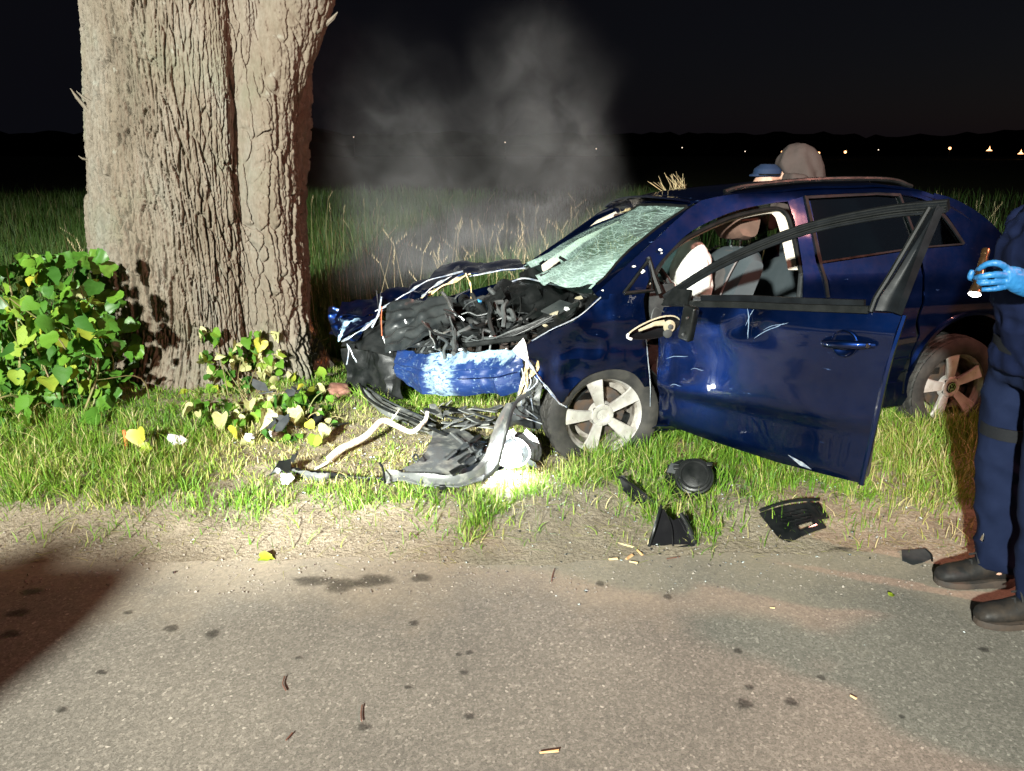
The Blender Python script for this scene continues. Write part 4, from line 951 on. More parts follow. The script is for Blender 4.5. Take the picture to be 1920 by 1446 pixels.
# B pillar, sill
panel('pillar', [(.80, 1.365), (.91, 1.393), (.935, 1.36), (.955, 1.04), (.995, .85), (1.005, .33), (.83, .33), (.825, .86), (.835, 1.05), (.825, 1.27)], M['paint'], dent=.004, seed=14, step=.03)
panel('pillar_cover', [(.900, 1.395), (.914, 1.39), (.942, 1.06), (.980, .86), (.964, .86), (.926, 1.06)], M['seal'], off=-.012, step=.05)
panel('sill', [(-.02, .345), (1.56, .345), (1.60, .25), (1.58, .20), (.9, .175), (.02, .175), (-.02, .24)], M['paint'], off=-.004, dent=.004, seed=15, step=.04, thick=.05)
cobj('sill_scuff', crumple((.0, -.03, .24), (.30, -.03, .215), (.32, .02, .20), (.0, .02, .20), .01, 4, 10, 4), M['paint_scraped'], thick=.006)
# beige trim round the door opening, with its seal
op = P2([(-.03, .985), (.05, 1.085), (.12, 1.145), (.229, 1.208), (.45, 1.288), (.64, 1.325), (.745, 1.33), (.795, 1.29), (.812, 1.20), (.823, 1.05), (.828, .98)], 5)
def along(L, inward, tt): return [(p[0], side(*p)+tt, p[1]-inward) for p in L]
cobj('door_seal', tube(along(op, .004, .012), .012, 8), M['seal'])
cobj('pillar_trim', tube(along(op[:38], .018, .045), .013, 8), M['beige'])
def bt(u, v):
    z = 1.315-.31*u; s = np.interp(z, [.98, 1.05, 1.20, 1.29, 1.33], [.828, .823, .812, .795, .75]); return (s-.004-.038*v, side(s, z)+.03+.03*v, z)
cobj('pillar_trim', grid(bt, 10, 3), M['beige'], thick=.01)
cobj('pillar_trim', tube([(.828, .06, .99), (.826, .05, .7), (.826, .06, .40)], .014, 8), M['grey'])
# front triangular window
tri = [(-.185, .932), (-.035, 1.09), (-.03, .94)]
cobj('front_quarter_frame', tube([(s, side(s, z)-.006, z) for s, z in tri+tri[:1]], .011, 6), M['seal'])
cobj('front_quarter_post', tube([(-.035, side(-.035, 1.10), 1.10), (-.015, side(0, 1.0)+.005, 1.0), (.01, .03, .92)], [.016, .02, .024], 8, .8), M['seal'])
cobj('broken_glass', ([(-.09, .07, .945), (-.06, .08, .95), (-.055, .10, 1.03), (-.085, .10, 1.045)], [(0, 1, 2, 3)]), M['white'], thick=.003)
cobj('frayed_trim', tube([(-.105, .075, .94), (-.10, .09, 1.0), (-.095, .10, 1.05)], .006, 6), M['white'])
# ---- roof, rear and right flank
def railz(s): return float(np.interp(s, [.10, .215, .30, .45, .88, 1.384, 1.6, 1.73], [1.26, 1.333, 1.378, 1.402, 1.437, 1.447, 1.425, 1.385]))
def rooff(u, v):
    t0 = .225; t = t0+(WID-2*t0)*v; s0 = .245+.10*math.sin(PI*v)*-.6; s = s0+(1.73-s0)*u
    return (s, t, railz(max(s, .30))+.055*math.sin(PI*v)**.8*(1 if s > .35 else .8)+.004*float(fbm(s*4, t*4, 0, 17, 2)))
cobj('roof', grid(rooff, 30, 20), M['paint'], thick=.012)
for mir in (0, 1):
    t = .27 if not mir else WID-.27
    P = cr([(.46, t, railz(.46)+.018), (.60, t, railz(.6)+.035), (1.0, t, railz(1.0)+.038), (1.45, t, railz(1.45)+.035), (1.62, t, railz(1.62)+.016)], 6)
    cobj('roof_rack_bar', tube(P, .014, 8), M['black'])
def rearf(u, v):
    pr = cr([(1.735, 1.40), (1.90, 1.36), (2.11, 1.25), (2.29, 1.05), (2.42, .82), (2.45, .60), (2.43, .40), (2.38, .22)], 4); i = u*(len(pr)-1); k = min(int(i), len(pr)-2); p = pr[k]*(1-(i-k))+pr[k+1]*(i-k)
    tin = .225-.12*min(1, max(0, (p[0]-1.735)/.7)); t = tin+(WID-2*tin)*v
    return (p[0]-.16*(1-math.sin(PI*v)**.45), t, p[1]+.045*math.sin(PI*v)*max(0, 1-u*2.2))
cobj('tailgate', grid(rearf, 28, 16), M['paint'], thick=.012)
def rglass(u, v):
    q = rearf(.08+.30*u, .16+.68*v); return (q[0]+.018, q[1], q[2]+.012)
cobj('rear_window', grid(rglass, 8, 8), M['privacy'], thick=.004)
for t in (.16, WID-.16):
    cobj('tail_lamp', grid(lambda u, v: (2.40+.03*math.sin(PI*v)-.05*u, t-.09+.18*v, .98-.28*u), 5, 5), M['redtape'], thick=.03)
rail2 = [p for p in rail_out[2:]]+[p for p in rail_in]+[(-.20, .905)]
panel('roof_rail', rail2, M['paint'], mirror=True, step=.06); panel('quarter_panel', quarter, M['paint'], mirror=True, step=.06)
panel('pillar', [(.80, 1.365), (.91, 1.393), (.935, 1.36), (.955, 1.04), (.995, .85), (1.005, .33), (.83, .33), (.825, .86), (.835, 1.05)], M['paint'], mirror=True, step=.06)
panel('far_rear_door', rdoor_low, M['paint'], mirror=True, step=.06); panel('far_front_door', [(-.05, .34), (.83, .34), (.83, .98), (-.06, .90)], M['paint'], mirror=True, step=.06)
panel('sill', [(-.02, .345), (1.56, .345), (1.60, .25), (1.58, .20), (.02, .175), (-.02, .24)], M['paint'], mirror=True, step=.08)
panel('far_rear_glass', [(.95, 1.37), (1.36, 1.385), (1.49, 1.38), (1.56, 1.105), (.965, 1.055)], M['glass'], mirror=True, off=.012, step=.1)
panel('door_lining', [(.0, .40), (.82, .40), (.82, .97), (.0, .90)], M['dash'], mirror=True, off=.07, step=.1); panel('door_lining', [(1.0, .40), (1.52, .40), (1.52, 1.06), (1.0, 1.02)], M['dash'], mirror=True, off=.07, step=.1)
panel('door_lining', [(1.03, .40), (1.50, .40), (1.52, 1.06), (1.0, 1.02)], M['dash'], off=.07, step=.1)
# headliner and far trims
cobj('headliner', grid(lambda u, v: (.34+1.36*u, .26+(WID-.52)*v, railz(.34+1.36*u)-.03+.03*math.sin(PI*v)), 12, 8), M['beige'], thick=.008)
cobj('far_pillar_trim', tube([(-.15, 1.55, .95), (.05, 1.50, 1.10), (.22, 1.46, 1.25), (.40, 1.44, 1.33)], .04, 8, .6), M['beige'])
cobj('sun_visor', grid(lambda u, v: (.30+.16*u, .98+.42*v, 1.325-.14*u), 4, 4), M['headrest'], thick=.02)
# floor pan, firewall
cobj('floor_pan', box(2.45, 1.42, .06, (1.05, WID/2, .235)), M['black'], bevel=.01)
cobj('firewall', crumple((-.26, .10, .30), (-.26, 1.58, .30), (-.20, 1.58, .92), (-.26, .10, .90), .02, 7, 14, 8), M['black'], thick=.01)
cobj('exhaust', tube(cr([(.2, .55, .19), (1.0, .50, .17), (1.6, .55, .18), (2.2, .7, .2)], 5), .03, 8), M['disc']); cobj('rear_axle', tube([(1.92, .2, .27), (1.92, 1.5, .27)], .045, 8), M['disc'])
for i in range(5): cobj('underbody_bracket', crumple((1.35+.07*i, .10, .20), (1.42+.07*i, .12, .19), (1.42+.07*i, .25, .14), (1.35+.07*i, .22, .16), .02, 30+i, 4, 4), M['disc'], thick=.01)
# ---- cabin
def rbox(w, d, h, c, bev=.03, rot=None):
    bm = bmesh.new(); bmesh.ops.create_cube(bm, size=1)
    for v in bm.verts: v.co = Vector((v.co.x*w, v.co.y*d, v.co.z*h))
    bmesh.ops.bevel(bm, geom=bm.edges[:], offset=bev, segments=4, affect='EDGES', profile=.5)
    bm.verts.index_update(); V = [tuple(v.co) for v in bm.verts]; F = [tuple(v.index for v in f.verts) for f in bm.faces]; bm.free()
    return xf((V, F), trs(c, rot or (0, 0, 0)))
def bolster(prof, t0, t1, waist=.0, n=9):
    "seat cushion: side profile of (s, z) points carried across, swelling at the edges"
    rings = []
    for j in range(n):
        v = j/(n-1); k = 1-.22*abs(2*v-1)**4; edge = math.sin(PI*min(max(v, .0), 1)); cx = sum(p[0] for p in prof)/len(prof); cz = sum(p[1] for p in prof)/len(prof)
        rings.append([(cx+(p[0]-cx)*k, t0+(t1-t0)*v, cz+(p[1]-cz)*k) for p in prof])
    return loft(rings)
def seat(t0, t1, s0, hr_mat, name):
    e = empty(name, parent=car)
    back = P2([(s0+.02, .50), (s0-.04, .62), (s0+.06, .90), (s0+.16, 1.10), (s0+.24, 1.12), (s0+.27, 1.06), (s0+.20, .85), (s0+.14, .60), (s0+.12, .48), (s0+.02, .50)], 4)[:-1]
    cobj('backrest', bolster(back, t0, t1), M['leather'], e)
    tm_ = (t0+t1)/2
    mid = P2([(s0-.005, .60), (s0-.045, .66), (s0+.052, .90), (s0+.148, 1.08), (s0+.16, 1.08), (s0+.08, .85), (s0+.03, .62), (s0-.005, .60)], 4)[:-1]
    cobj('backrest_panel', bolster(mid, tm_-.13, tm_+.13), M['fabric'], e)
    cush = P2([(s0-.42, .42), (s0-.44, .52), (s0-.30, .565), (s0, .54), (s0+.08, .48), (s0+.05, .38), (s0-.2, .36), (s0-.42, .42)], 4)[:-1]
    cobj('cushion', bolster(cush, t0, t1), M['fabric'], e)
    for t in (t0+.055, t1-.055): cobj('piping', tube(cr([(s0-.03, t, .62), (s0+.03, t, .88), (s0+.12, t, 1.07), (s0+.20, t, 1.125)], 5), .005, 6), M['stitch'], e)
    hr = P2([(s0+.15, 1.17), (s0+.12, 1.22), (s0+.155, 1.33), (s0+.21, 1.37), (s0+.27, 1.34), (s0+.27, 1.22), (s0+.24, 1.16), (s0+.15, 1.17)], 4)[:-1]
    cobj('headrest', bolster(hr, tm_-.14, tm_+.14), hr_mat, e)
    for d in (-.05, .05): cobj('headrest_post', tube([(s0+.20, tm_+d, 1.10), (s0+.205, tm_+d, 1.20)], .008, 8), M['chrome'], e)
seat(.22, .70, .46, M['headrest'], 'driver_seat'); seat(.98, 1.46, .40, M['leather'], 'passenger_seat')
rb = empty('rear_bench', parent=car)
cobj('backrest', bolster(P2([(1.36, .50), (1.34, .62), (1.46, .98), (1.54, 1.0), (1.52, .7), (1.46, .48), (1.36, .50)], 4)[:-1], .22, 1.46, n=13), M['leather'], rb)
cobj('cushion', bolster(P2([(.95, .42), (.95, .52), (1.2, .53), (1.42, .5), (1.4, .4), (.95, .42)], 4)[:-1], .22, 1.46, n=13), M['leather'], rb)
for t in (.45, 1.2): cobj('headrest', rbox(.09, .24, .16, (1.54, t, 1.07), .035), M['leather'], rb)
# dashboard
dp = P2([(-.22, .60), (-.24, .82), (-.18, .95), (-.02, .985), (.10, .945), (.12, .86), (.08, .72), (.02, .60), (-.22, .60)], 4)[:-1]
db = empty('dashboard', parent=car)
cobj('dash_top', bolster(dp, .16, 1.52, n=15), M['dash'], db)
cobj('instrument_hood', bolster(P2([(-.05, .94), (-.02, 1.02), (.08, 1.02), (.14, .98), (.14, .90), (-.05, .94)], 4)[:-1], .30, .66), M['dash'], db)
cobj('air_vent', rbox(.02, .11, .07, (.115, .24, .93), .006), M['blackgloss'], db); 
for i in range(3): cobj('vent_vane', box(.006, .09, .006, (.128, .24, .91+.02*i)), M['grey'], db)
cobj('side_panel', crumple((.0, .14, .95), (.14, .15, .96), (.15, .15, .70), (.0, .13, .70), .008, 3, 8, 8), M['grey'], db, thick=.008)
# steering wheel and spent airbags
sw = empty('steering_wheel', parent=car); C0 = Vector((.205, .45, .90)); AX = Vector((.88, 0, .47)).normalized(); U = Vector((0, 1, 0)); W = AX.cross(U)
cobj('wheel_rim', tube([tuple(C0+U*(.185*math.cos(a))+W*(.185*math.sin(a))) for a in np.linspace(0, 2*PI, 41)], .016, 8, cap=False), M['black'], sw)
for a in (0, PI, 1.5*PI): cobj('wheel_spoke', tube([tuple(C0-AX*.03+(U*math.cos(a)+W*math.sin(a))*.03), tuple(C0+(U*math.cos(a)+W*math.sin(a))*.18)], .017, 6, .5), M['black'], sw)
cobj('steering_column', tube([tuple(C0-AX*.02), tuple(C0-AX*.30)], .04, 10), M['black'], sw)
def bagmesh(c, r, seed, dr=.0, squash=(1, 1, 1), wr=.10):
    bm = bmesh.new(); bmesh.ops.create_icosphere(bm, subdivisions=5, radius=1); V = []
    for v in bm.verts:
        q = v.co; k = 1+wr*float(fbm(q.x*1.8, q.y*1.8, q.z*1.8, seed, 3))-wr*.7*abs(float(vn(q.x*3.5, q.y*3.5, q.z*3.5, seed+2))); sag = -.25*max(0, -q.z)
        V.append((c[0]+q.x*r*squash[0]*k+dr*max(0, -q.z), c[1]+q.y*r*squash[1]*k, c[2]+(q.z*k+sag)*r*squash[2]))
    bm.verts.index_update(); F = [tuple(v.index for v in f.verts) for f in bm.faces]; bm.free(); return V, F
cobj('driver_airbag', bagmesh((.375, .42, 1.0), .165, 3, .04, (.62, 1.0, 1.05)), M['airbag'], sw)
cobj('airbag_collar', bagmesh((.23, .40, .89), .075, 6, 0, (.7, 1, .9)), M['airbag'], sw)
cobj('airbag_tail', crumple((.30, .30, .86), (.36, .38, .86), (.36, .38, .70), (.32, .30, .70), .012, 9, 8, 8), M['headrest'], sw, thick=.004)
cobj('dash_airbag', bagmesh((-.10, .24, .955), .085, 8, 0, (1.2, 1.1, .5)), M['airbag'])
cobj('dash_airbag', bagmesh((.20, .16, .925), .022, 9), M['airbag'])
# ---- wheels
def tyre_mesh():
    na = 264; prof = []      # (axial, radius): from inner bead round the tread to outer bead
    half = .1; 
    ax = [-.085, -.098, -.104, -.103, -.095, -.086] + list(np.linspace(-.080, .080, 33)) + [.086, .095, .103, .104, .098, .085]
    ra = [.207, .225, .250, .275, .296, .305] + [.312]*33 + [.305, .296, .275, .250, .225, .207]
    V = []; F = []; m_ = len(ax)
    for i, (a_, r_) in enumerate(zip(ax, ra)):
        for k in range(na):
            th = 2*PI*k/na; r = r_
            if 5 <= i <= m_-6:
                r -= .010*(abs(a_)/.085)**2
                groove = min(abs(a_-g) for g in (-.045, -.015, .015, .045)) < .0045
                ph = (k + (6 if a_ > 0 else 0) + int(abs(a_)*90)) % 8
                if groove: r -= .008
                elif ph < 2 and abs(a_) > .02: r -= .006
                elif ph == 4 and abs(a_) < .02: r -= .004
            elif i in (3, m_-4): r += .0015*math.sin(th*8)
            V.append((r*math.cos(th), a_, r*math.sin(th)))
    for i in range(m_-1):
        for k in range(na): a = i*na+k; b = i*na+(k+1) % na; F.append((a, a+na, b+na, b))
    return mesh('tyre', V, F, M['rubber'], sharp=32)
TYRE = tyre_mesh()
RIMO = mesh('rim', *lathe([(.2, .085), (.216, .075), (.222, -.068), (.224, -.078), (.222, -.086), (.214, -.086), (.207, -.078), (.200, -.066), (.190, -.050), (.186, .03), (.186, .085)], 72), M['alloy'], sharp=35)
BARREL = mesh('rim_barrel', *lathe([(.198, -.06), (.183, -.045), (.180, .06), (.05, .065)], 48), M['barrel'], sharp=40)
def spoke_mesh():
    rings = []
    for r, w, y0, d in [(.035, .036, -.060, .03), (.060, .046, -.066, .032), (.10, .056, -.074, .03), (.145, .068, -.080, .028), (.180, .080, -.082, .026), (.208, .092, -.080, .022)]:
        h = w*.5*1.05
        rings.append([(r, y0+d, -h*.8), (r, y0+.010, -h), (r, y0+.001, -h*.88), (r, y0+.0035, -h*.4), (r, y0+.0035, h*.4), (r, y0+.001, h*.88), (r, y0+.010, h), (r, y0+d, h*.8)])
    V, F = loft(rings); return mesh('spoke', V, F, M['alloy'], sharp=28)
SPOKE = spoke_mesh()
HUB = mesh('hub', *lathe([(.001, -.058), (.030, -.058), (.032, -.064), (.040, -.068), (.058, -.066), (.068, -.052), (.072, -.03)], 40), M['alloy'], sharp=35)
DISC = mesh('brake_disc', *lathe([(.04, -.005), (.138, -.005), (.14, .0), (.14, .015), (.04, .015)], 40), M['disc'], sharp=30)
LUG = mesh('lug_bolt', *join(lathe([(.0135, -.068), (.0135, -.052), (.001, -.052)], 12), lathe([(.001, -.064), (.007, -.064), (.0085, -.058), (.0085, -.05)], 6)), M['black'], sharp=30)
# round badge on the wheel cap: a ring with V over W inside
def bar2(a, b, w=.0032, y=-.0690, h=.003):
    a = np.array(a); b = np.array(b); d = b-a; d = d/np.linalg.norm(d); n = np.array([-d[1], d[0]])*w/2
    q = [a+n, b+n, b-n, a-n]; V = [(p[0], y-h, p[1]) for p in q]+[(p[0], y, p[1]) for p in q]
    return V, [(0, 1, 2, 3), (4, 7, 6, 5), (0, 4, 5, 1), (1, 5, 6, 2), (2, 6, 7, 3), (3, 7, 4, 0)]
ringb = lathe([(.0245, -.0690), (.0245, -.0725), (.0275, -.0725), (.0275, -.0690)], 36)
k_ = .024
BADGE = mesh('badge', *join(ringb, bar2((-.42*k_, .88*k_), (0, .12*k_)), bar2((.42*k_, .88*k_), (0, .12*k_)), bar2((-.86*k_, .42*k_), (-.36*k_, -.86*k_)), bar2((-.36*k_, -.86*k_), (0, -.06*k_)), bar2((0, -.06*k_), (.36*k_, -.86*k_)), bar2((.36*k_, -.86*k_), (.86*k_, .42*k_))), M['chrome'], smooth=False)
CAPM = mesh('hub_cap', *lathe([(.001, -.0690), (.0245, -.0690), (.029, -.067), (.031, -.060)], 36), M['blackgloss'], sharp=35)
def wheel(s, t, z, rot0, cap=True, camber=0, yaw=0, flip=False):
    w = empty('wheel', (s, t, z-ROLL*t), parent=car); w.rotation_euler = (camber, 0, yaw+(PI if flip else 0))
    obj('tyre', TYRE, parent=w); obj('rim', RIMO, parent=w); obj('rim_barrel', BARREL, parent=w); obj('hub', HUB, parent=w); obj('brake_disc', DISC, parent=w)
    for k in range(5):
        a = R(rot0)+2*PI*k/5; obj('spoke', SPOKE, parent=w, rot=(0, -a, 0)); b = a+PI/5
        obj('lug_bolt', LUG, parent=w, loc=(.050*math.cos(b), .0, .050*math.sin(b)))
    obj('brake_caliper', rbox(.12, .05, .07, (-.09, .02, .09), .015), M['black'], w)
    if cap: obj('hub_cap', CAPM, parent=w); obj('badge', BADGE, parent=w, rot=(0, R(-8), 0))
    return w
wheel(-.253, .135, .295, 106, cap=False, camber=R(2), yaw=R(-3)); wheel(1.93, .135, .28, 100)
wheel(1.93, WID-.135, .28+.06, 40, flip=True); wheel(-.62, WID-.10, .30, 20, flip=True, yaw=R(18))
# ---- windscreen: sagging, torn loose from its lower edge
WA = np.array([-.315, .085, .965]); WB = np.array([.222, .215, 1.345]); WC = np.array(cl(1178, 400, 5.02)); WD = np.array(cl(985, 503, 4.85))
def screenf(u, v):
    # u: near to far, v: bottom to top
    bot = cr([WA+np.array([-.02, 0, -.01]), WA+np.array([-.17, .22, -.02]), (WA+WD)/2+np.array([-.14, -.05, .02]), WD+np.array([-.03, -.2, .03]), WD], 8); top = cr([WB, (WB+WC)/2+np.array([-.07, 0, .03]), WC], 8)
    i = u*(len(bot)-1); k = min(int(i), len(bot)-2); b_ = bot[k]*(1-(i-k))+bot[k+1]*(i-k)
    i = u*(len(top)-1); k = min(int(i), len(top)-2); t_ = top[k]*(1-(i-k))+top[k+1]*(i-k)
    p = b_*(1-v)+t_*v; sag = -.055*math.sin(PI*v)*math.sin(PI*u)
    dentv = .05*math.exp(-((u-.62)/.10)**2-((v-.22)/.25)**2)
    n_ = np.array([-.55, 0, .83]); p = p + n_*(sag+.03*math.sin(PI*v)-dentv+.008*float(fbm(p[0]*9, p[1]*9, p[2]*9, 23, 3))+.03*sstep(.35, 0, v)*float(fbm(u*7, v*4, 0, 24, 2)))
    return p
V, F = grid(screenf, 60, 40)
hole = set()
for j in range(40):
    for i in range(60):
        u, v = (i+.5)/60, (j+.5)/40
        if v < .05+.06*float(fbm(u*6, 1.5, 0, 25, 3)) and .02 < u < .30: hole.add(j*60+i)
        if (u-.64)**2/.010+(v-.10)**2/.02 < 1+.5*float(vn(u*20, v*20, 0, 26)): hole.add(j*60+i)
        if v < .12 and .46 < u < .6 and float(vn(u*25, v*25, 0, 27)) > .0: hole.add(j*60+i)
F = [f for k, f in enumerate(F) if k not in hole]
Vs = shear((V, F))[0]; me = bpy.data.meshes.new('windscreen'); me.from_pydata([tuple(map(float, v)) for v in Vs], [], F); uvl = me.uv_layers.new(name='UVMap')
for lp in me.loops: i_ = lp.vertex_index; uvl.data[lp.index].uv = ((i_ % 61)/60, (i_//61)/40)
me.materials.append(M['screen']); me.polygons.foreach_set('use_smooth', [True]*len(me.polygons)); obj('windscreen', me, parent=car)
def surr(u, v):
    k = u*16; i = min(int(k), 15); a = np.array(rail_out[i])*(1-(k-i))+np.array(rail_out[i+1])*(k-i); b = np.array(screenf(0, u))
    return tuple(np.array([a[0], side(*a)+.006, a[1]])*(1-v)+(b+np.array([.0, -.002, 0]))*v)
cobj('windscreen_surround', grid(surr, 16, 3), M['paint'], thick=.004)
cobj('windscreen_edge', tube([tuple(screenf(0, v)+np.array([0, -.006, 0])) for v in np.linspace(.05, 1, 14)], .007, 6), M['seal'])
cobj('windscreen_edge', tube([tuple(screenf(1, v)+np.array([0, .006, 0])) for v in np.linspace(.0, 1, 14)], .012, 6), M['paint'])
# header panel between windscreen and roof, far pillar
cobj('roof_header', grid(lambda u, v: tuple(np.array(screenf(u, 1))*(1-v)+np.array([.30-.02*math.sin(PI*u), .225+(WID-.45)*u, railz(.30)+.045*math.sin(PI*u)-.12*u*(1-v)])*v), 16, 4), M['paint'], thick=.006)
cobj('roof_header', tube([tuple(screenf(u, 1)+np.array([-.004, 0, .004])) for u in np.linspace(0, 1, 14)], .008, 6), M['seal'])
cobj('far_pillar', tube([tuple(WD+np.array([.02, .07, -.03])), tuple((WD+WC)/2+np.array([.02, .06, .02])), tuple(WC+np.array([.03, .05, 0]))], .016, 8), M['paint'])
cobj('far_mirror_base', crumple(cl(985, 505, 4.85), cl(1012, 480, 4.9), cl(1016, 515, 4.85), cl(996, 528, 4.8), .01, 5, 6, 6), M['grey'], thick=.01)
# ---- front door, swung open
door = empty('front_door', (0, 0, 0), R(-62.8), parent=car)
def dprof(z):
    return float(np.interp(z, [.22, .26, .40, .43, .47, .60, .74, .80, .83, .90, .96, 1.02], [.030, .012, .000, -.012, -.018, -.020, -.028, -.036, -.036, -.015, .012, .035]))
def dskin(k, z):
    zz = z-.10*(k/1.1)*sstep(.5, .8, z)-.08*(k/1.1)*(1-sstep(.5, .8, z))*sstep(.25, .4, z)
    y = dprof(zz)+.035*((k-.55)/.55)**2*.6
    y += .022*math.exp(-((k-.5-.55*(z-.87))/.05)**2)*sstep(.78, .84, z)*sstep(1.0, .95, z)+.012*math.exp(-((k-.57)/.10)**2-((z-.86)/.05)**2)
    y += .014*math.exp(-((k-.14)/.13)**2-((z-.60)/.14)**2) + .0025*float(fbm(k*3, z*3, 0, 33, 2)) + .008*math.exp(-((k-.06)/.06)**2)*abs(float(vn(k*12, z*12, 0, 34)))
    return y
dout = [(.012, .238), (.35, .232), (.70, .228), (1.09, .250)] + P2([(1.095, .252), (1.117, .547), (1.136, .80), (1.158, .985)], 4) + P2([(1.15, .998), (.742, .955), (.45, .922), (.199, .892)], 3) + [(.03, .862), (.004, .70), (.002, .54), (.008, .40)]
panel_d = fill2d(dout, .022)
V = [(v.co.x, dskin(v.co.x, v.co.z), v.co.z) for v in panel_d.verts]; panel_d.verts.index_update(); F = [tuple(x.index for x in f.verts) for f in panel_d.faces]; panel_d.free()
obj('door_skin', (V, F), M['paint'], door, thick=.012, sharp=50)
obj('door_lining', xf(rbox(1.06, .075, .66, (.56, .075, .59), .02), Matrix()), M['dash'], door)
obj('door_edge', tube(cr([(1.095, .012, .255), (1.117, .01, .547), (1.136, .008, .80), (1.158, .03, .99)], 5), .012, 6), M['paint'], door)
def bar(P, w, h, name, m):   # flat three-ribbed channel
    prof = [(-w, -h), (-w, -h*.35), (-w*1.18, -h*.3), (-w*1.18, h*.3), (-w, h*.35), (-w, h), (w, h), (w, -h)]
    obj(name, sweep(cr(P, 8), prof, up=(0, 1, .001)), M[m], door, sharp=25)
BARP = [(.02, .02, .905), (.30, .05, 1.100), (.64, .118, 1.272), (.96, .156, 1.365), (1.205, .172, 1.405)]
def off3(P, dy, dz): return [(p[0], p[1]+dy, p[2]+dz) for p in P]
obj('window_frame', sweep(cr(BARP, 8), [(-.020, -.018), (-.020, .016), (.020, .016), (.020, -.018)], up=(0, 1, .4)), M['framegrey'], door, sharp=25)
for d in (-.015, -.005, .006, .016): obj('frame_rib', tube(cr(off3(BARP, -.018, d), 8), .0045, 6), M['seal'], door)
obj('frame_rib', tube(cr(off3(BARP, -.016, -.023), 8), .007, 6), M['framegrey'], door)
# rear post of the frame, with its loose seal
def postf(u, v):
    z = 1.395-.40*v; k0 = np.interp(z, [.99, 1.05, 1.12, 1.25, 1.395], [1.058, 1.062, 1.085, 1.12, 1.158]); k1 = np.interp(z, [.99, 1.2, 1.395], [1.165, 1.18, 1.20])
    return (k0+(k1-k0)*u, .012+.42*(z-1.0)*.95+.02*math.sin(PI*u)-.02, z)
obj('frame_post', grid(postf, 5, 16), M['framegrey'], door, thick=.03)
obj('loose_seal', tube([tuple(np.array(postf(0, v))+np.array([-.006, -.02, 0])) for v in np.linspace(0, 1, 18)], .011, 8), M['seal'], door)
obj('window_seal', sweep(cr([(.05, .0, .885), (.20, -.012, .903), (.45, -.014, .935), (.742, -.016, .966), (1.04, -.014, 1.0)], 5), [(-.014, -.012), (-.014, .012), (.014, .012), (.014, -.012)], up=(0, 1, 0)), M['seal'], door, sharp=25)
obj('window_seal', sweep(cr([(.22, .035, .925), (.45, .03, .957), (.742, .028, .985), (1.0, .03, 1.012)], 5), [(-.016, -.01), (-.016, .01), (.016, .01), (.016, -.01)], up=(0, 1, 0)), M['framegrey'], door, sharp=25)
obj('mirror_triangle', ([(.03, -.012, .868), (.19, -.016, .895), (.19, .0, .965), (.08, .01, .955)], [(0, 1, 2, 3)]), M['black'], door, thick=.02)
# door handle in its cup
obj('handle_cup', lathe([(.001, .012), (.035, .006), (.050, -.004), (.054, -.010), (.057, -.008)], 28), M['paint'], door, loc=(.965, dskin(.965, .85)-.004, .850))
hp = cr([(.872, dskin(.872, .838)-.006, .838), (.90, dskin(.9, .84)-.034, .844), (.965, dskin(.965, .85)-.048, .853), (1.03, dskin(1.03, .858)-.038, .860), (1.085, dskin(1.085, .863)-.010, .864)], 6)
obj('door_handle', tube(hp, [.012+.006*math.sin(PI*i/(len(hp)-1)) for i in range(len(hp))], 10, .7), M['paint'], door)
obj('door_lock', lathe([(.001, -.008), (.009, -.008), (.010, -.002), (.010, .01)], 16), M['chrome'], door, loc=(1.066, dskin(1.066, .86)-.028, .862))
obj('door_scuff', ([(.76, dskin(.76, .27)-.013, .290), (.83, dskin(.83, .26)-.013, .275), (.87, dskin(.87, .245)-.013, .252), (.82, dskin(.82, .25)-.013, .255)], [(0, 1, 2, 3)]), M['bare'], door, thick=.002)
for a, b, w in [((.50, .925), (.53, .80), .003), ((.53, .925), (.50, .85), .002), ((.06, .60), (.20, .65), .0025), ((.10, .47), (.17, .49), .003), ((.56, .80), (.70, .90), .003), ((.60, .845), (.72, .905), .002), ((.22, .58), (.30, .60), .002)]:
    P = [(a[0]+(b[0]-a[0])*t, 0, a[1]+(b[1]-a[1])*t+.006*math.sin(t*5)) for t in np.linspace(0, 1, 7)]; P = [(p[0], dskin(p[0], p[2])-.0125, p[2]) for p in P]
    w *= .6; obj('scratch', tube(P, [w*.3]+[w]*5+[w*.2], 5), M['scr'], door)
# ---- smashed door mirror hanging from the door
mir = empty('door_mirror', (.10, -.13, .775), 0, parent=door)
def dw(p):   # world point -> mirror-local
    q = loc(p); a = R(62.8); x, y, z = q[0], q[1], q[2]-ROLL*q[1]; return np.array([x*math.cos(a)-y*math.sin(a)-.10, x*math.sin(a)+y*math.cos(a)+.13, z-.775])
def shellm(u, v):
    # open bowl: long axis between tip and hinge
    a = PI*2*u; r = v; x = -.135*math.cos(a)*r; z = .060*math.sin(a)*r*(1+.35*math.cos(a))
    return (x*.75+z*.0, -.10*math.sqrt(max(0, 1-(r*.96)**2))*.7+x*.45, z+x*-.12)
TIP = dw(at(1177, 630, 3.42)); HIN = dw(at(1272, 604, 3.52)); UPV = np.array([0, 0, 1.0]); AXM = HIN-TIP; LM_ = np.linalg.norm(AXM); AXM = AXM/LM_; NV = np.cross(AXM, UPV); NV = NV/np.linalg.norm(NV); VW = dw(np.array([0, 0, 1.6]))-TIP; NV = NV if NV@VW > 0 else -NV; UPM = np.cross(NV, AXM); UPM = UPM if UPM[2] > 0 else -UPM
CEN = (TIP+HIN)/2
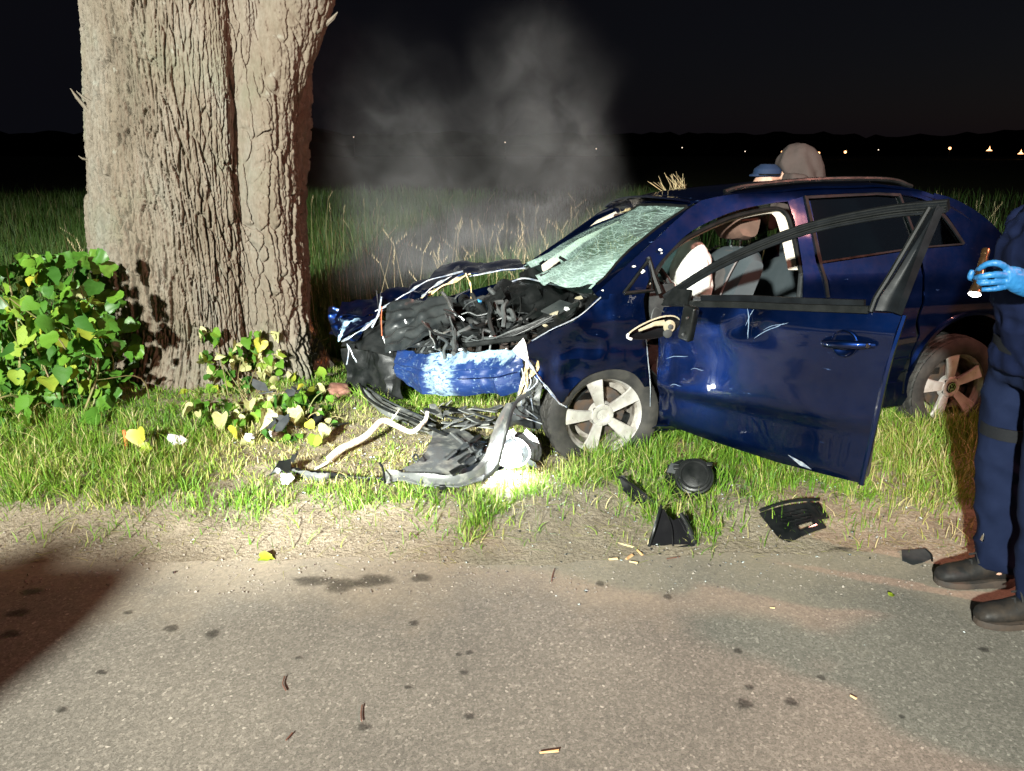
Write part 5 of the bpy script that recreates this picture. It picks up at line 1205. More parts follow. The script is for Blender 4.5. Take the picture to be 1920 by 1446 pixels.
def bowl(u, v, sc=1.0, dep=.085):
    a = 2*PI*u; x = math.cos(a)*v; z = math.sin(a)*v; w = .046*(1+.30*x)
    return CEN + AXM*(x*LM_*.52*sc) + UPM*(z*w*sc) - NV*(dep*math.sqrt(max(0, 1-(.985*v)**2)))+NV*.02
obj('mirror_housing', grid(bowl, 28, 8), M['blackgloss'], mir, thick=.004, sharp=50)
rimp = [tuple(bowl(u, 1.0)) for u in np.linspace(0, 1, 30)]
obj('mirror_rim', tube(rimp[1:15], [.004]*14, 6), M['yellowed'], mir); obj('mirror_rim', tube(rimp[13:18], .0065, 6), M['white'], mir)
obj('mirror_bracket', tube([tuple(CEN-AXM*.08+UPM*.012+NV*.005), tuple(CEN+UPM*.026+NV*.012), tuple(CEN+AXM*.05+UPM*.02+NV*.015)], [.006, .011, .014], 8, .6), M['yellowed'], mir)
q = CEN+AXM*.070+NV*.02
def disc(c, r, h, n=24):
    A_ = [tuple(c+(AXM*math.cos(2*PI*k/n)+UPM*math.sin(2*PI*k/n))*r) for k in range(n)]; B_ = [tuple(np.array(a)+NV*h) for a in A_]; C_ = [tuple(c+(AXM*math.cos(2*PI*k/n)+UPM*math.sin(2*PI*k/n))*r*.55+NV*h*1.4) for k in range(n)]
    return loft([A_, B_, C_])
obj('mirror_motor', disc(q, .030, .008), M['yellowed'], mir); obj('motor_spindle', disc(q+NV*.011, .012, .008), M['grey'], mir); obj('motor_gear', disc(q-AXM*.012-UPM*.03, .022, .01), M['grey'], mir)
hb = dw(at(1291, 606, 3.50)); obj('mirror_hinge', xf(rbox(.070, .045, .165, (0, 0, 0), .012), Matrix.Translation(hb) @ Matrix.Rotation(R(8), 4, 'Y')), M['black'], mir)
for dx_, dz_ in ((.012, .03), (-.004, -.05)): obj('screw', lathe([(.001, -.006), (.006, -.006), (.007, 0)], 10), M['steel'], mir, loc=tuple(hb+np.array([dx_, -.028, dz_])))
obj('mirror_wire', tube(cr([dw(at(1245, 585, 3.6)), dw(at(1228, 578, 3.58)), dw(at(1222, 600, 3.56)), dw(at(1240, 606, 3.55))], 6), .003, 5), M['hosegrey'], mir)
# ---------------------------------------------------------------- the crushed front of the car
def cw(u, v, Y): return tuple(cl(u, v, Y))
# blue bumper skin folded back, scraped to pale primer
bt_ = cr([cl(742, 660, 4.36), cl(790, 662, 4.14), cl(850, 664, 3.98), cl(920, 655, 3.86), cl(985, 650, 3.74)], 6)
bb_ = cr([cl(748, 715, 4.34), cl(790, 738, 4.12), cl(850, 742, 3.97), cl(920, 742, 3.86), cl(978, 735, 3.76)], 6)
def beamf(u, v):
    i = u*(len(bt_)-1); k = min(int(i), len(bt_)-2); a = bt_[k]*(1-(i-k))+bt_[k+1]*(i-k); b = bb_[k]*(1-(i-k))+bb_[k+1]*(i-k)
    p = a*(1-v)+b*v; bulge = -.035*math.sin(PI*v)+.012*math.exp(-((v-.42)/.05)**2)+.02*float(fbm(u*6, v*2.5, 0, 91, 3))+.022*abs(float(vn(u*9, v*1.5, 0, 92)))
    rag = .022*float(fbm(u*9, 2.0, 0, 93, 3))*(1-v)**3+.02*float(fbm(u*7, 5.0, 0, 94, 3))*v**3
    return p+np.array([bulge*1.1, bulge*.9, rag])
bo = cobj('bumper', grid(beamf, 64, 20), M['bumper'], sharp=35); uvl = bo.data.uv_layers.new(name='UVMap')
for lp in bo.data.loops: i_ = lp.vertex_index; uvl.data[lp.index].uv = ((i_ % 65)/64, (i_//65)/20)
cobj('bumper_back', grid(lambda u, v: tuple(np.array(beamf(u, v))+np.array([.012, .010, 0])), 30, 8), M['black'])
cobj('bumper_flap', crumple(cw(968, 742, 3.72), cw(1000, 700, 3.66), cw(1008, 665, 3.7), cw(985, 668, 3.74), .02, 8, 8, 8), M['tan'], thick=.006)
# lower grille opening: a shallow cut
cobj('bumper_crease', tube([tuple(np.array(beamf(.58+.40*t, .56+.03*math.sin(t*4)))+np.array([-.003, -.003, 0])) for t in np.linspace(0, 1, 14)], .003, 5), M['paint'])
# bonnet, folded back over the far side
def sheet(name, quad, amp, seed, m, nu=18, nv=10, thick=.005, fold=6., bow=0, parent=None, sharp=35): return cobj(name, crumple(*quad, amp, seed, nu, nv, fold, bow), M[m], parent, thick=thick, sharp=sharp)
hood = empty('bonnet', parent=car)
sheet('folded_panel', (cw(800, 524, 5.15), cw(985, 502, 5.0), cw(975, 492, 5.35), cw(828, 494, 5.5)), .018, 41, 'paint', parent=hood)
sheet('folded_panel', (cw(690, 592, 4.85), cw(870, 514, 4.95), cw(862, 500, 5.25), cw(700, 560, 5.1)), .022, 42, 'paint', 24, 8, parent=hood)
sheet('folded_panel', (cw(625, 600, 4.75), cw(716, 586, 4.68), cw(708, 556, 4.9), cw(640, 566, 4.95)), .02, 43, 'paint', parent=hood)
sheet('torn_wing', (cw(612, 622, 4.86), cw(668, 640, 4.62), cw(690, 588, 4.72), cw(622, 580, 4.95)), .035, 45, 'paint', 18, 14, parent=hood, fold=9.)
sheet('torn_wing', (cw(735, 590, 4.58), cw(800, 560, 4.62), cw(812, 540, 4.85), cw(742, 562, 4.85)), .03, 50, 'paint', 16, 10, parent=hood, fold=9.)
sheet('bent_nose', (cw(634, 638, 4.62), cw(690, 606, 4.55), cw(716, 582, 4.62), cw(640, 602, 4.75)), .022, 44, 'paint_scraped', parent=hood)
def cstrip(name, pts, w, m, seed, parent=None, thick=.005, twist=.5): return strip(name, pts, w, M[m], parent, seed, thick, twist)
cstrip('torn_edge', [cw(868, 508, 4.93), cw(800, 527, 4.86), cw(764, 549, 4.80), cw(722, 574, 4.73), cw(703, 583, 4.70)], .03, 'bare', 51, hood)
cstrip('torn_edge', [cw(985, 502, 4.95), cw(930, 508, 4.93), cw(880, 518, 4.92)], .018, 'bare', 52, hood)
cstrip('torn_edge', [cw(712, 590, 4.52), cw(690, 610, 4.50), cw(662, 628, 4.52), cw(640, 640, 4.56)], .045, 'bare', 53, hood)
cstrip('torn_insulation', [cw(880, 514, 4.88), cw(850, 526, 4.82), cw(812, 546, 4.76), cw(778, 566, 4.70)], .06, 'tan', 54, hood, .008)
cstrip('torn_insulation', [cw(846, 518, 4.86), cw(815, 535, 4.80), cw(790, 556, 4.74)], .04, 'bare', 55, hood)
cstrip('torn_insulation', [cw(872, 513, 4.84), cw(880, 530, 4.78), cw(883, 548, 4.74), cw(882, 566, 4.72)], .022, 'tan', 56, hood)
cstrip('hinge_bracket', [cw(714, 556, 4.55), cw(709, 585, 4.5), cw(703, 600, 4.48), cw(696, 613, 4.5)], .05, 'bare', 57, hood, .008, .15)
cobj('hinge_bracket', tube([cw(706, 545, 4.6), cw(710, 580, 4.52), cw(714, 548, 4.6)], .004, 5), M['steel'], hood)
cobj('hanging_wire', tube(cr([cw(716, 575, 4.5), cw(715, 600, 4.46), cw(716, 630, 4.45)], 5), .0025, 5), M['redtape'], hood)
cstrip('hanging_scrap', [cw(717, 632, 4.45), cw(724, 648, 4.42), cw(731, 662, 4.40)], .02, 'white', 58, hood)
cstrip('hanging_scrap', [cw(650, 645, 4.56), cw(653, 660, 4.55), cw(649, 684, 4.55)], .018, 'bare', 59, hood)
cstrip('hanging_scrap', [cw(652, 648, 4.55), cw(662, 668, 4.54), cw(668, 680, 4.54)], .02, 'bare', 60, hood)
# far inner wing: wrinkled dark sheets
def wrink(name, quad, seed, m, waves, amp):
    P = [np.array(p, float) for p in quad]; N = np.cross(P[1]-P[0], P[3]-P[0]); N /= np.linalg.norm(N)
    def fn(u, v):
        p = (P[0]*(1-u)+P[1]*u)*(1-v)+(P[3]*(1-u)+P[2]*u)*v; w = math.sin(v*waves*6.28+1.5*math.sin(u*3+seed)+2*float(vn(u*3, v*3, 0, seed)))
        return p+N*(amp*w*(.4+.6*u)+.04*math.sin(PI*u)+.03*float(fbm(u*3, v*3, 0, seed+1, 2)))
    return cobj(name, grid(fn, 36, 36), M[m], thick=.005, sharp=50)
wrink('inner_wing', (cw(722, 662, 4.30), cw(805, 655, 4.22), cw(820, 568, 4.62), cw(724, 570, 4.62)), 3, 'lining', 4.5, .016)
wrink('inner_wing', (cw(760, 655, 4.24), cw(840, 628, 4.20), cw(856, 560, 4.55), cw(770, 575, 4.55)), 8, 'lining', 3.2, .014)
sheet('inner_wing', (cw(640, 650, 4.75), cw(735, 668, 4.42), cw(728, 600, 4.65), cw(642, 615, 4.85)), .03, 46, 'black')
sheet('wheel_tub', (cw(650, 760, 4.95), cw(760, 745, 4.6), cw(760, 650, 4.7), cw(650, 650, 5.0)), .04, 47, 'black')
sheet('engine_bay_floor', ((-.80, .34, .50), (-.28, .12, .62), (-.28, 1.5, .64), (-1.05, 1.35, .50)), .05, 48, 'black', 26, 26, fold=7)
sheet('far_inner_wing', ((-1.2, 1.30, .35), (-.28, 1.52, .40), (-.28, 1.50, .88), (-1.15, 1.30, .72)), .03, 49, 'black')
panel('far_fender', [(-.06, .35), (-.06, .90), (-.3, .90), (-.7, .82), (-1.1, .74), (-1.15, .45), (-1.0, .40), (-.85, .60), (-.45, .62), (-.3, .40)], M['paint'], mirror=True, dent=.02, seed=19, step=.05)
# engine and cowl: black covers, hoses, cables, brackets, broken ducts
eb = empty('engine', parent=car); rg = random.Random(77)
QC = [np.array(p) for p in (cw(876, 592, 4.30), cw(1012, 612, 4.06), cw(1072, 548, 4.42), cw(935, 528, 4.78))]
def coverf(u, v):
    p = (QC[0]*(1-u)+QC[1]*u)*(1-v)+(QC[3]*(1-u)+QC[2]*u)*v; e_ = min(u, 1-u, v, 1-v)
    rib = .008*sstep(.6, .9, math.sin(u*PI*7)) * sstep(.1, .2, e_)
    return p+np.array([0, 0, .055*(1-(1-min(1, e_/.22))**2)+rib+.012*float(fbm(u*3, v*3, 0, 61, 2))-.05*math.exp(-((u-.75)/.12)**2-((v-.3)/.2)**2)])
cobj('engine_cover', grid(coverf, 44, 26), M['black'], eb, thick=.008)
# corrugated intake pipe, wiring loom, fuse box, radiator core
ip = cr([cw(868, 560, 4.55), cw(890, 585, 4.36), cw(925, 618, 4.15), cw(958, 634, 4.0)], 14); cobj('intake_pipe', tube(ip, [.030+.005*math.sin(i*1.9) for i in range(len(ip))], 12), M['black'], eb)
for k in range(9):
    o_ = [rg.gauss(0, 6) for _ in range(8)]; cobj('wiring_loom', tube(cr([cw(800+o_[0], 650+o_[1]*.4, 4.08), cw(850+o_[2], 634+o_[3]*.5, 4.02), cw(905+o_[4], 640+o_[5]*.4, 3.94), cw(965+o_[6], 622+o_[7]*.5, 3.88), cw(1035+o_[1], 596+o_[2]*.5, 3.88)], 6), .0035, 6), M['cable' if k % 3 else 'hosegrey'], eb)
cobj('fuse_box', rbox(.15, .10, .07, cw(1048, 592, 4.02), .01, (.1, -.25, .5)), M['black'], eb); cobj('fuse_box_lid', rbox(.155, .105, .012, cw(1046, 578, 4.0), .004, (.2, -.3, .5)), M['grey'], eb)
RQ = [np.array(p) for p in (cw(760, 664, 4.42), cw(860, 664, 4.12), cw(862, 628, 4.2), cw(768, 630, 4.5))]
for k in range(16): t_ = k/15; a_ = RQ[0]*(1-t_)+RQ[1]*t_; b_ = RQ[3]*(1-t_)+RQ[2]*t_; cobj('radiator_fin', tube([a_, (a_+b_)/2+np.array([.02*math.sin(k*1.3), .02*math.cos(k), 0]), b_], .005, 5, .4), M['steel' if k % 4 == 0 else 'disc'], eb)
cobj('radiator_tank', tube(cr([RQ[3]+np.array([0, 0, .01]), (RQ[3]+RQ[2])/2+np.array([.03, 0, .03]), RQ[2]], 5), .022, 8), M['black'], eb)
cobj('front_crossbar', tube(cr([cw(785, 655, 4.18), cw(850, 650, 4.0), cw(930, 640, 3.88), cw(990, 632, 3.78)], 6), .014, 8, .7), M['black'], eb)
sheet('engine_cover', (cw(872, 570, 4.42), cw(965, 640, 4.05), cw(985, 620, 4.10), cw(905, 555, 4.50)), .015, 62, 'grey', 18, 8, .02, parent=eb)
sheet('air_duct', (cw(970, 545, 4.55), cw(1090, 530, 4.35), cw(1080, 505, 4.65), cw(975, 515, 4.85)), .03, 63, 'black', 18, 10, .01, parent=eb)
sheet('cowl_panel', (cw(1005, 520, 4.55), cw(1100, 555, 4.05), cw(1118, 535, 4.15), cw(1030, 505, 4.70)), .02, 64, 'grey', 18, 8, .008, parent=eb)
sheet('cowl_panel', (cw(1062, 520, 4.3), cw(1096, 540, 4.2), cw(1090, 480, 4.4), cw(1066, 495, 4.45)), .015, 65, 'black', 10, 8, .008, parent=eb)
sheet('strut_tower', (cw(1010, 640, 3.78), cw(1075, 590, 3.86), cw(1085, 565, 4.0), cw(1000, 605, 3.98)), .025, 66, 'black', 16, 10, .012, parent=eb)
sheet('inner_fender', (cw(985, 655, 3.74), cw(1060, 605, 3.84), cw(1060, 640, 3.92), cw(990, 680, 3.88)), .02, 67, 'black', 14, 8, .01, parent=eb)
for i in range(16):
    u, v = rg.uniform(800, 1110), 0; v = np.interp(u, [800, 900, 1000, 1110], [640, 600, 590, 540])+rg.gauss(0, 26); v = min(v, 632); Y = np.interp(v, [500, 560, 600, 660], [4.6, 4.35, 4.15, 3.95])-.04
    c = np.array(cl(u, v, Y)); s_ = rg.uniform(.035, .11); a = np.array([rg.gauss(0, 1) for _ in range(3)]); a /= np.linalg.norm(a); b = np.cross(a, [rg.gauss(0, 1) for _ in range(3)]); b /= np.linalg.norm(b)
    sheet(rg.choice(['bracket', 'broken_cover', 'shield_plate']), (c-a*s_-b*s_*.5, c+a*s_-b*s_*.5, c+a*s_+b*s_*.5, c-a*s_*.8+b*s_*.6), .012, 100+i, rg.choice(['black', 'black', 'grey', 'dusty', 'steel']), 6, 5, .006, 14, parent=eb)
for i in range(44):
    u = rg.uniform(800, 1100); v = np.interp(u, [800, 900, 1000, 1110], [645, 610, 595, 545])+rg.gauss(0, 24); v = min(v, 632); Y = np.interp(v, [500, 560, 600, 660], [4.58, 4.32, 4.1, 3.9])-.06
    c = np.array(cl(u, v, Y)); P = [c]; d = np.array([rg.gauss(0, 1), rg.gauss(0, .6), rg.gauss(0, .5)]); d /= np.linalg.norm(d)
    for k in range(4): d = d+np.array([rg.gauss(0, .5), rg.gauss(0, .4), rg.gauss(0, .45)]); d /= np.linalg.norm(d); P.append(P[-1]+d*rg.uniform(.03, .07))
    r_ = rg.choice([.003, .004, .006, .009, .013]); cobj('hose' if r_ > .005 else 'cable', tube(cr(P, 5), r_, 7), M[rg.choice(['cable', 'hosegrey', 'hosegrey', 'cable', 'steel'])], eb)
for k in range(4): cobj('coolant_hose', tube(cr([cw(782+8*k, 660, 4.12), cw(800+8*k, 640-3*k, 4.1), cw(835+6*k, 630-2*k, 4.06), cw(900, 640-2*k, 3.98), cw(975, 638, 3.85)], 6), .006+.0015*k, 8), M['hosegrey' if k % 2 else 'cable'], eb)
for u, v, Y, r_, m_ in [(912, 622, 4.05, .022, 'white'), (922, 634, 4.0, .03, 'white'), (885, 622, 4.1, .012, 'white'), (866, 655, 4.0, .018, 'white'), (812, 650, 4.08, .014, 'white'), (1040, 588, 3.92, .022, 'yellowed'), (1030, 600, 3.9, .02, 'white'), (1062, 580, 3.95, .018, 'white'), (898, 565, 4.35, .014, 'blueplastic'), (893, 572, 4.33, .01, 'blueplastic'), (1085, 558, 4.0, .02, 'yellowed'), (950, 655, 3.86, .012, 'white'), (1022, 610, 3.88, .012, 'yellowed'), (870, 622, 4.12, .01, 'steel')]:
    c = np.array(cl(u, v, Y)); q = rpoly(rg, 5, r_, .6, .5); cobj('broken_clip', ([tuple(c+np.array([a, -.2*b, b])) for a, b in q], [tuple(range(5))]), M[m_], eb, thick=.008)
cobj('reservoir', rbox(.09, .07, .08, cw(800, 655, 4.25), .02), M['grey'], eb); cobj('battery', rbox(.20, .16, .14, cw(840, 640, 4.5), .015, (.2, .1, .4)), M['black'], eb); cobj('engine_block', rbox(.42, .55, .32, (-.62, .85, .50), .03), M['disc'], eb)
cobj('wiper_arm', tube(cr([cw(960, 528, 4.6), cw(985, 522, 4.6), cw(1030, 532, 4.4), cw(1062, 538, 4.25)], 5), .005, 6), M['bare'], eb)
# parts hanging behind the broken corner of the bumper
sheet('bumper_bracket', (cw(985, 690, 3.72), cw(1020, 720, 3.70), cw(1010, 765, 3.78), cw(960, 770, 3.8)), .03, 71, 'dusty', 12, 10, .006)
sheet('wheel_arch_liner', (cw(955, 760, 3.82), cw(1015, 745, 3.84), cw(1012, 800, 3.92), cw(950, 805, 3.95)), .03, 72, 'grey', 12, 10, .006)
for k in range(5): cobj('cable', tube(cr([cw(978+6*k, 690+4*k, 3.68), cw(985+5*k, 720, 3.66), cw(995-9*k, 745+6*k, 3.7), cw(1000+4*k, 775+5*k, 3.78)], 6), .003, 5), M['hosegrey' if k % 2 else 'bare'])
cstrip('torn_insulation', [cw(984, 690, 3.66), cw(988, 715, 3.66), cw(980, 740, 3.68), cw(975, 752, 3.70)], .035, 'tan', 61)
# dry grass caught on the roof
rg = random.Random(6)
for i in range(26):
    s = rg.uniform(.62, .78); b = np.array([s, 1.30, railz(s)+.02]); cobj('caught_stalk', tube([b, b+np.array([rg.gauss(-.06, .05), rg.gauss(0, .05), rg.uniform(.06, .14)])], [.0022, .001], 4), M['straw'])
for i in range(60):
    u = rg.random(); b = np.array(screenf(.80+.22*rg.random()*.9, .95))+np.array([rg.uniform(-.02, .12), .02, .015]); cobj('caught_stalk', tube([b, b+np.array([rg.gauss(.05, .05), rg.gauss(0, .03), rg.uniform(0, .025)])], [.0025, .001], 4), M['straw'])

# ================================================================ debris on the ground
def ground_thing(name, u, v, label, cat, rz=0, z=None, group=None):
    p = atz(u, v, .04); z = float(gh(p[0], p[1])) if p[1] > 2.8 else .004
    e = empty(name, (p[0], p[1], z), rz); tag(e, label, cat, group); return e, np.array([p[0], p[1], z])
def g(u, v, h=.0):
    "place on the ground (or h above it) seen at (u, v)"
    p = atz(u, v, .05+h); z = (float(gh(p[0], p[1])) if p[1] > 2.8 else .002); p = atz(u, v, z+h); return p
# -- bumper cover torn off, lying on the grass
e, o0 = ground_thing('bumper_cover', 830, 890, 'torn off dark bumper cover lying on the grass before the front wheel', 'bumper')
L = lambda u, v, h=0: tuple(g(u, v, h+.025)-o0)
def polysheet(name, pts, m, parent, bend=.0, thick=.006, step=.03, seed=0, dim=.008):
    "sheet with a given outline lying over the ground, lightly warped"
    P = [np.array(p, float) for p in pts]; bm = fill2d([(p[0], p[1]) for p in P], step)
    A_ = np.array([[p[0], p[1], 1] for p in P]); co = np.linalg.lstsq(A_, np.array([p[2] for p in P]), rcond=None)[0]; V = []
    B_ = np.array([[p[0], p[1]] for p in P]); zz = np.array([p[2] for p in P])-A_@co
    for v in bm.verts:
        x, y = v.co.x, v.co.z; d = np.hypot(B_[:, 0]-x, B_[:, 1]-y)+1e-4; w = 1/d**2; z = co[0]*x+co[1]*y+co[2]+(w*zz).sum()/w.sum()
        V.append((x, y, z+dim*float(fbm(x*9, y*9, 0, seed, 3))))
    bm.verts.index_update(); F = [tuple(q.index for q in f.verts) for f in bm.faces]; bm.free()
    return obj(name, (V, F), M[m], parent, thick=thick, sharp=40)
polysheet('cover_panel', [L(722, 905, .02), L(735, 882, .06), L(770, 872, .07), L(800, 845, .07), L(812, 812, .05), L(845, 800, .05), L(880, 812, .04), L(905, 835, .05), L(915, 862, .06), L(905, 900, .03), L(860, 914, .01), L(800, 910, .01)], 'dusty', e, seed=3)
def edgebar(name, pts, r, m, parent, flat=1.0, n=6): return obj(name, tube(cr([np.array(p) for p in pts], n), r, 8, flat), M[m], parent)
def band(name, lo, hi, m, parent, thick=.008, n=6, seed=0, amp=.004):
    A_ = cr([np.array(p) for p in lo], n); B_ = cr([np.array(p) for p in hi], n); k = len(A_)-1
    return obj(name, grid(lambda u, v: tuple(A_[int(round(u*k))]*(1-v)+B_[int(round(u*k))]*v+np.array([0, -amp, amp])*math.sin(PI*v)*2+amp*float(vn(u*14, v*3, 0, seed))), k, 5), M[m], parent, thick=thick)
band('cover_lip', [L(720, 900, 0), L(780, 908, 0), L(850, 912, 0), L(905, 903, 0), L(930, 880, .01)], [L(722, 882, .07), L(785, 888, .06), L(850, 890, .06), L(900, 880, .07), L(918, 862, .10)], 'dusty', e)
band('cover_wing', [L(905, 900, .01), L(925, 880, .03), L(940, 840, .12), L(950, 800, .22), L(968, 762, .30)], [L(885, 882, .06), L(905, 862, .10), L(918, 830, .17), L(930, 790, .26), L(950, 755, .32)], 'dusty', e, .006)
edgebar('cover_rim', [L(905, 900, .02), L(930, 878, .05), L(942, 840, .14), L(952, 800, .24), L(965, 758, .32), L(995, 735, .36)], [.012]*31, 'grey', e, .6)
edgebar('cover_ring', [L(786, 862, .09), L(780, 852, .09), L(774, 858, .09), L(780, 866, .09), L(786, 862, .09)], .005, 'grey', e)
edgebar('cover_tab', [L(722, 905, .05), L(718, 880, .08), L(712, 868, .10)], .006, 'black', e)
for k, (u, v) in enumerate([(870, 858), (895, 845), (865, 838), (890, 822), (845, 850), (880, 870), (858, 880), (900, 862)]):
    rgk = random.Random(k); q = rpoly(rgk, 7, .035, .7); c = np.array(L(u, v, .085)); obj('broken_rib', ([tuple(c+np.array([a, b, .02*math.sin(a*60)])) for a, b in q], [tuple(range(7))]), M['grey' if k % 3 else 'black'], e, thick=.01)
for k in range(6): c0 = L(845+10*k, 812+6*k, .07); c1 = L(868+9*k, 832+8*k, .075); obj('rib', tube([c0, c1], .006, 6), M['dusty'], e)
# curved grille bar behind it
e, o0 = ground_thing('grille_bar', 740, 775, 'long curved grey grille bar arching out of the grass below the bonnet', 'grille bar')
L = lambda u, v, h=0: tuple(g(u, v, h)-o0)
band('bar_shell', [L(684, 735, .06), L(690, 752, .02), L(715, 775, .02), L(760, 795, .01), L(812, 818, .0)], [L(676, 722, .10), L(700, 738, .07), L(728, 757, .08), L(770, 775, .07), L(815, 798, .06)], 'dusty', e, .012)
edgebar('bar_rim', [L(674, 720, .11), L(688, 745, .09), L(720, 766, .10), L(770, 786, .09), L(835, 815, .08)], .009, 'black', e)
edgebar('bar_rim', [L(690, 728, .10), L(720, 748, .11), L(765, 770, .10), L(800, 785, .09)], .006, 'grey', e)
# splitter strip, long and thin
e, o0 = ground_thing('splitter_strip', 620, 885, 'long thin black splitter strip with a torn fin at its left end', 'trim strip')
L = lambda u, v, h=0: tuple(g(u, v, h)-o0)
band('strip', [L(532, 888, .01), L(590, 896, .01), L(660, 902, .0), L(740, 908, .0), L(835, 914, .0)], [L(540, 876, .03), L(595, 884, .04), L(660, 891, .035), L(740, 899, .03), L(838, 905, .03)], 'black', e, .008)
band('strip_scoop', [L(548, 885, .02), L(575, 900, .005), L(605, 904, .005), L(622, 892, .02)], [L(545, 880, .04), L(575, 884, .05), L(605, 888, .045), L(625, 888, .03)], 'dusty', e, .006)
polysheet('fin', [L(508, 890, .0), L(522, 868, .08), L(548, 852, .14), L(558, 846, .16), L(548, 868, .10), L(545, 888, .02)], 'black', e, seed=6, thick=.008)
polysheet('fin', [L(500, 892, .005), L(520, 874, .05), L(530, 882, .03), L(522, 890, .01)], 'grey', e, seed=7, thick=.008)
obj('strip_clip', rbox(.035, .03, .04, L(830, 916, .02), .006), M['black'], e)
# heap of broken grille and duct under the nose
e, o0 = ground_thing('broken_grille', 880, 790, 'heap of broken grille slats and ducts under the crushed nose', 'grille')
L = lambda u, v, h=0: np.array(g(u, v, h)-o0)
rg = random.Random(31)
for i in range(7):
    v = 762+i*6; c0 = L(845+rg.uniform(-20, 20), v, rg.uniform(.03, .12)); c1 = L(930+rg.uniform(-20, 15), v+rg.uniform(-4, 14), rg.uniform(.05, .14)); obj('slat', sweep([c0, (c0+c1)/2+np.array([0, 0, rg.uniform(-.02, .03)]), c1], [(-.012, -.003), (-.012, .003), (.012, .003), (.012, -.003)]), M[rg.choice(['grey', 'black', 'dusty', 'dusty'])], e)
for i in range(16):
    c = L(rg.uniform(790, 950), rg.uniform(762, 808), rg.uniform(.04, .11)); q = rpoly(rg, 6, rg.uniform(.025, .055), .6); t = rg.uniform(-.6, .6); obj('duct_fragment', ([tuple(c+np.array([a, b, a*t])) for a, b in q], [tuple(range(6))]), M[rg.choice(['black', 'grey', 'dusty', 'dusty'])], e, thick=.006)
# headlamp, still alight, fallen on its side by the tyre
e, o0 = ground_thing('headlamp', 978, 862, 'fallen headlamp still glowing white beside the front tyre', 'headlamp', rz=R(-12))
HP = g(975, 852, .10)-o0
def hl(u, v, sc=1):
    a = 2*PI*u; r = v; return (HP[0]+math.cos(a)*.105*r*sc, HP[1]+.02-.10*(1-r*r)*-.9, HP[2]+math.sin(a)*.085*r*sc)
obj('reflector', grid(hl, 24, 8), M['white'], e, thick=.004); obj('housing', bagmesh((HP[0]+.02, HP[1]+.09, HP[2]-.01), .10, 12, 0, (1.3, .7, .9), .16), M['grey'], e)
bp = bagmesh((HP[0]-.005, HP[1]-.005, HP[2]), .060, 5, 0, (1.15, .42, .95), .12); obj('bulb', bp, M['bulb'], e)
polysheet('lens_shard', [tuple(np.array(g(u, v, h))-o0) for u, v, h in [(925, 892, .0), (940, 868, .05), (975, 876, .06), (1010, 888, .03), (985, 900, .0)]], 'lens', e, seed=4, thick=.004)
rgk = random.Random(3)
for i in range(16):
    c = HP+np.array([rgk.uniform(-.15, .13), rgk.uniform(-.04, .06), rgk.uniform(-.10, .11)]); q = rpoly(rgk, 5, rgk.uniform(.02, .05), .6, .4); tx, ty = rgk.uniform(-1, 1), rgk.uniform(-1, 1)
    obj('lamp_shard', ([tuple(c+np.array([a, a*tx*.5, b+a*ty])) for a, b in q], [tuple(range(5))]), M[rgk.choice(['white', 'lens', 'chrome', 'grey'])], e, thick=.003)
hb_ = bpy.data.lights.new('headlamp_beam', 'POINT'); hb_.energy = 20; hb_.color = (.9, .96, 1); hb_.shadow_soft_size = .03; hbo = bpy.data.objects.new('headlamp_beam', hb_); COL.objects.link(hbo); hbo.parent = e; hbo.location = (HP[0]-.02, HP[1]-.065, HP[2]+.02)
# peeled branch
e = obj('branch', tube([p+np.array([0, 0, .010*math.sin(i*.45)]) for i, p in enumerate(cr([g(618, 862, .02), g(650, 838, .05), g(690, 812, .08), g(718, 792, .10), g(745, 796, .10), g(775, 812, .09), g(795, 790, .13), g(802, 772, .17)], 6))], [.022-.00028*i for i in range(43)], 10), M['branch']); tag(e, 'pale broken branch lying across the trampled grass', 'branch')
for pts, r_ in [([(640, 845, .04), (612, 868, .03), (590, 880, .02)], .012), ([(730, 792, .1), (740, 780, .14), (748, 768, .17)], .006)]:
    obj('twig', tube(cr([g(*p) for p in pts], 5), [r_*(1-.06*i) for i in range(11)], 7), M['branch'], e)
# single black pieces in front of the open door
e, o0 = ground_thing('speaker_housing', 1290, 905, 'round black plastic housing lying in the grass below the open door', 'housing')
c = np.array(g(1295, 902, .05)-o0)
Mx = Matrix.Translation(c+np.array([.01, -.02, .03])) @ Matrix.Rotation(R(48), 4, 'X') @ Matrix.Rotation(R(-12), 4, 'Y')
obj('round_cap', xf(lathe([(.001, .030), (.070, .028), (.078, .024), (.080, .014), (.088, .012), (.092, .0), (.085, -.02)], 40, 'z'), Mx), M['black'], e); obj('cap_ring', xf(lathe([(.058, .031), (.060, .035), (.066, .035), (.068, .030)], 40, 'z'), Mx), M['black'], e)
for k in range(3): obj('clip', xf(rbox(.03, .02, .025, (.09*math.cos(k*2+.6), .09*math.sin(k*2+.6), .01), .004), Mx), M['black'], e)
polysheet('back_plate', [tuple(np.array(g(u, v, h))-o0) for u, v, h in [(1245, 905, .02), (1252, 872, .07), (1280, 862, .10), (1310, 872, .10), (1335, 890, .07), (1340, 915, .02), (1300, 935, .0), (1262, 930, .0)]], 'black', e, seed=9, thick=.02)
polysheet('torn_flap', [tuple(np.array(g(u, v, h))-o0) for u, v, h in [(1320, 895, .05), (1340, 872, .06), (1362, 885, .03), (1348, 912, .01)]], 'black', e, seed=10, thick=.006)
polysheet('mount', [tuple(np.array(g(u, v, h))-o0) for u, v, h in [(1250, 885, .08), (1258, 868, .11), (1275, 872, .12), (1278, 890, .09)]], 'grey', e, seed=11, thick=.006)
e, o0 = ground_thing('trim_blade', 1190, 920, 'narrow black trim blade pointing into the grass left of the round housing', 'trim piece')
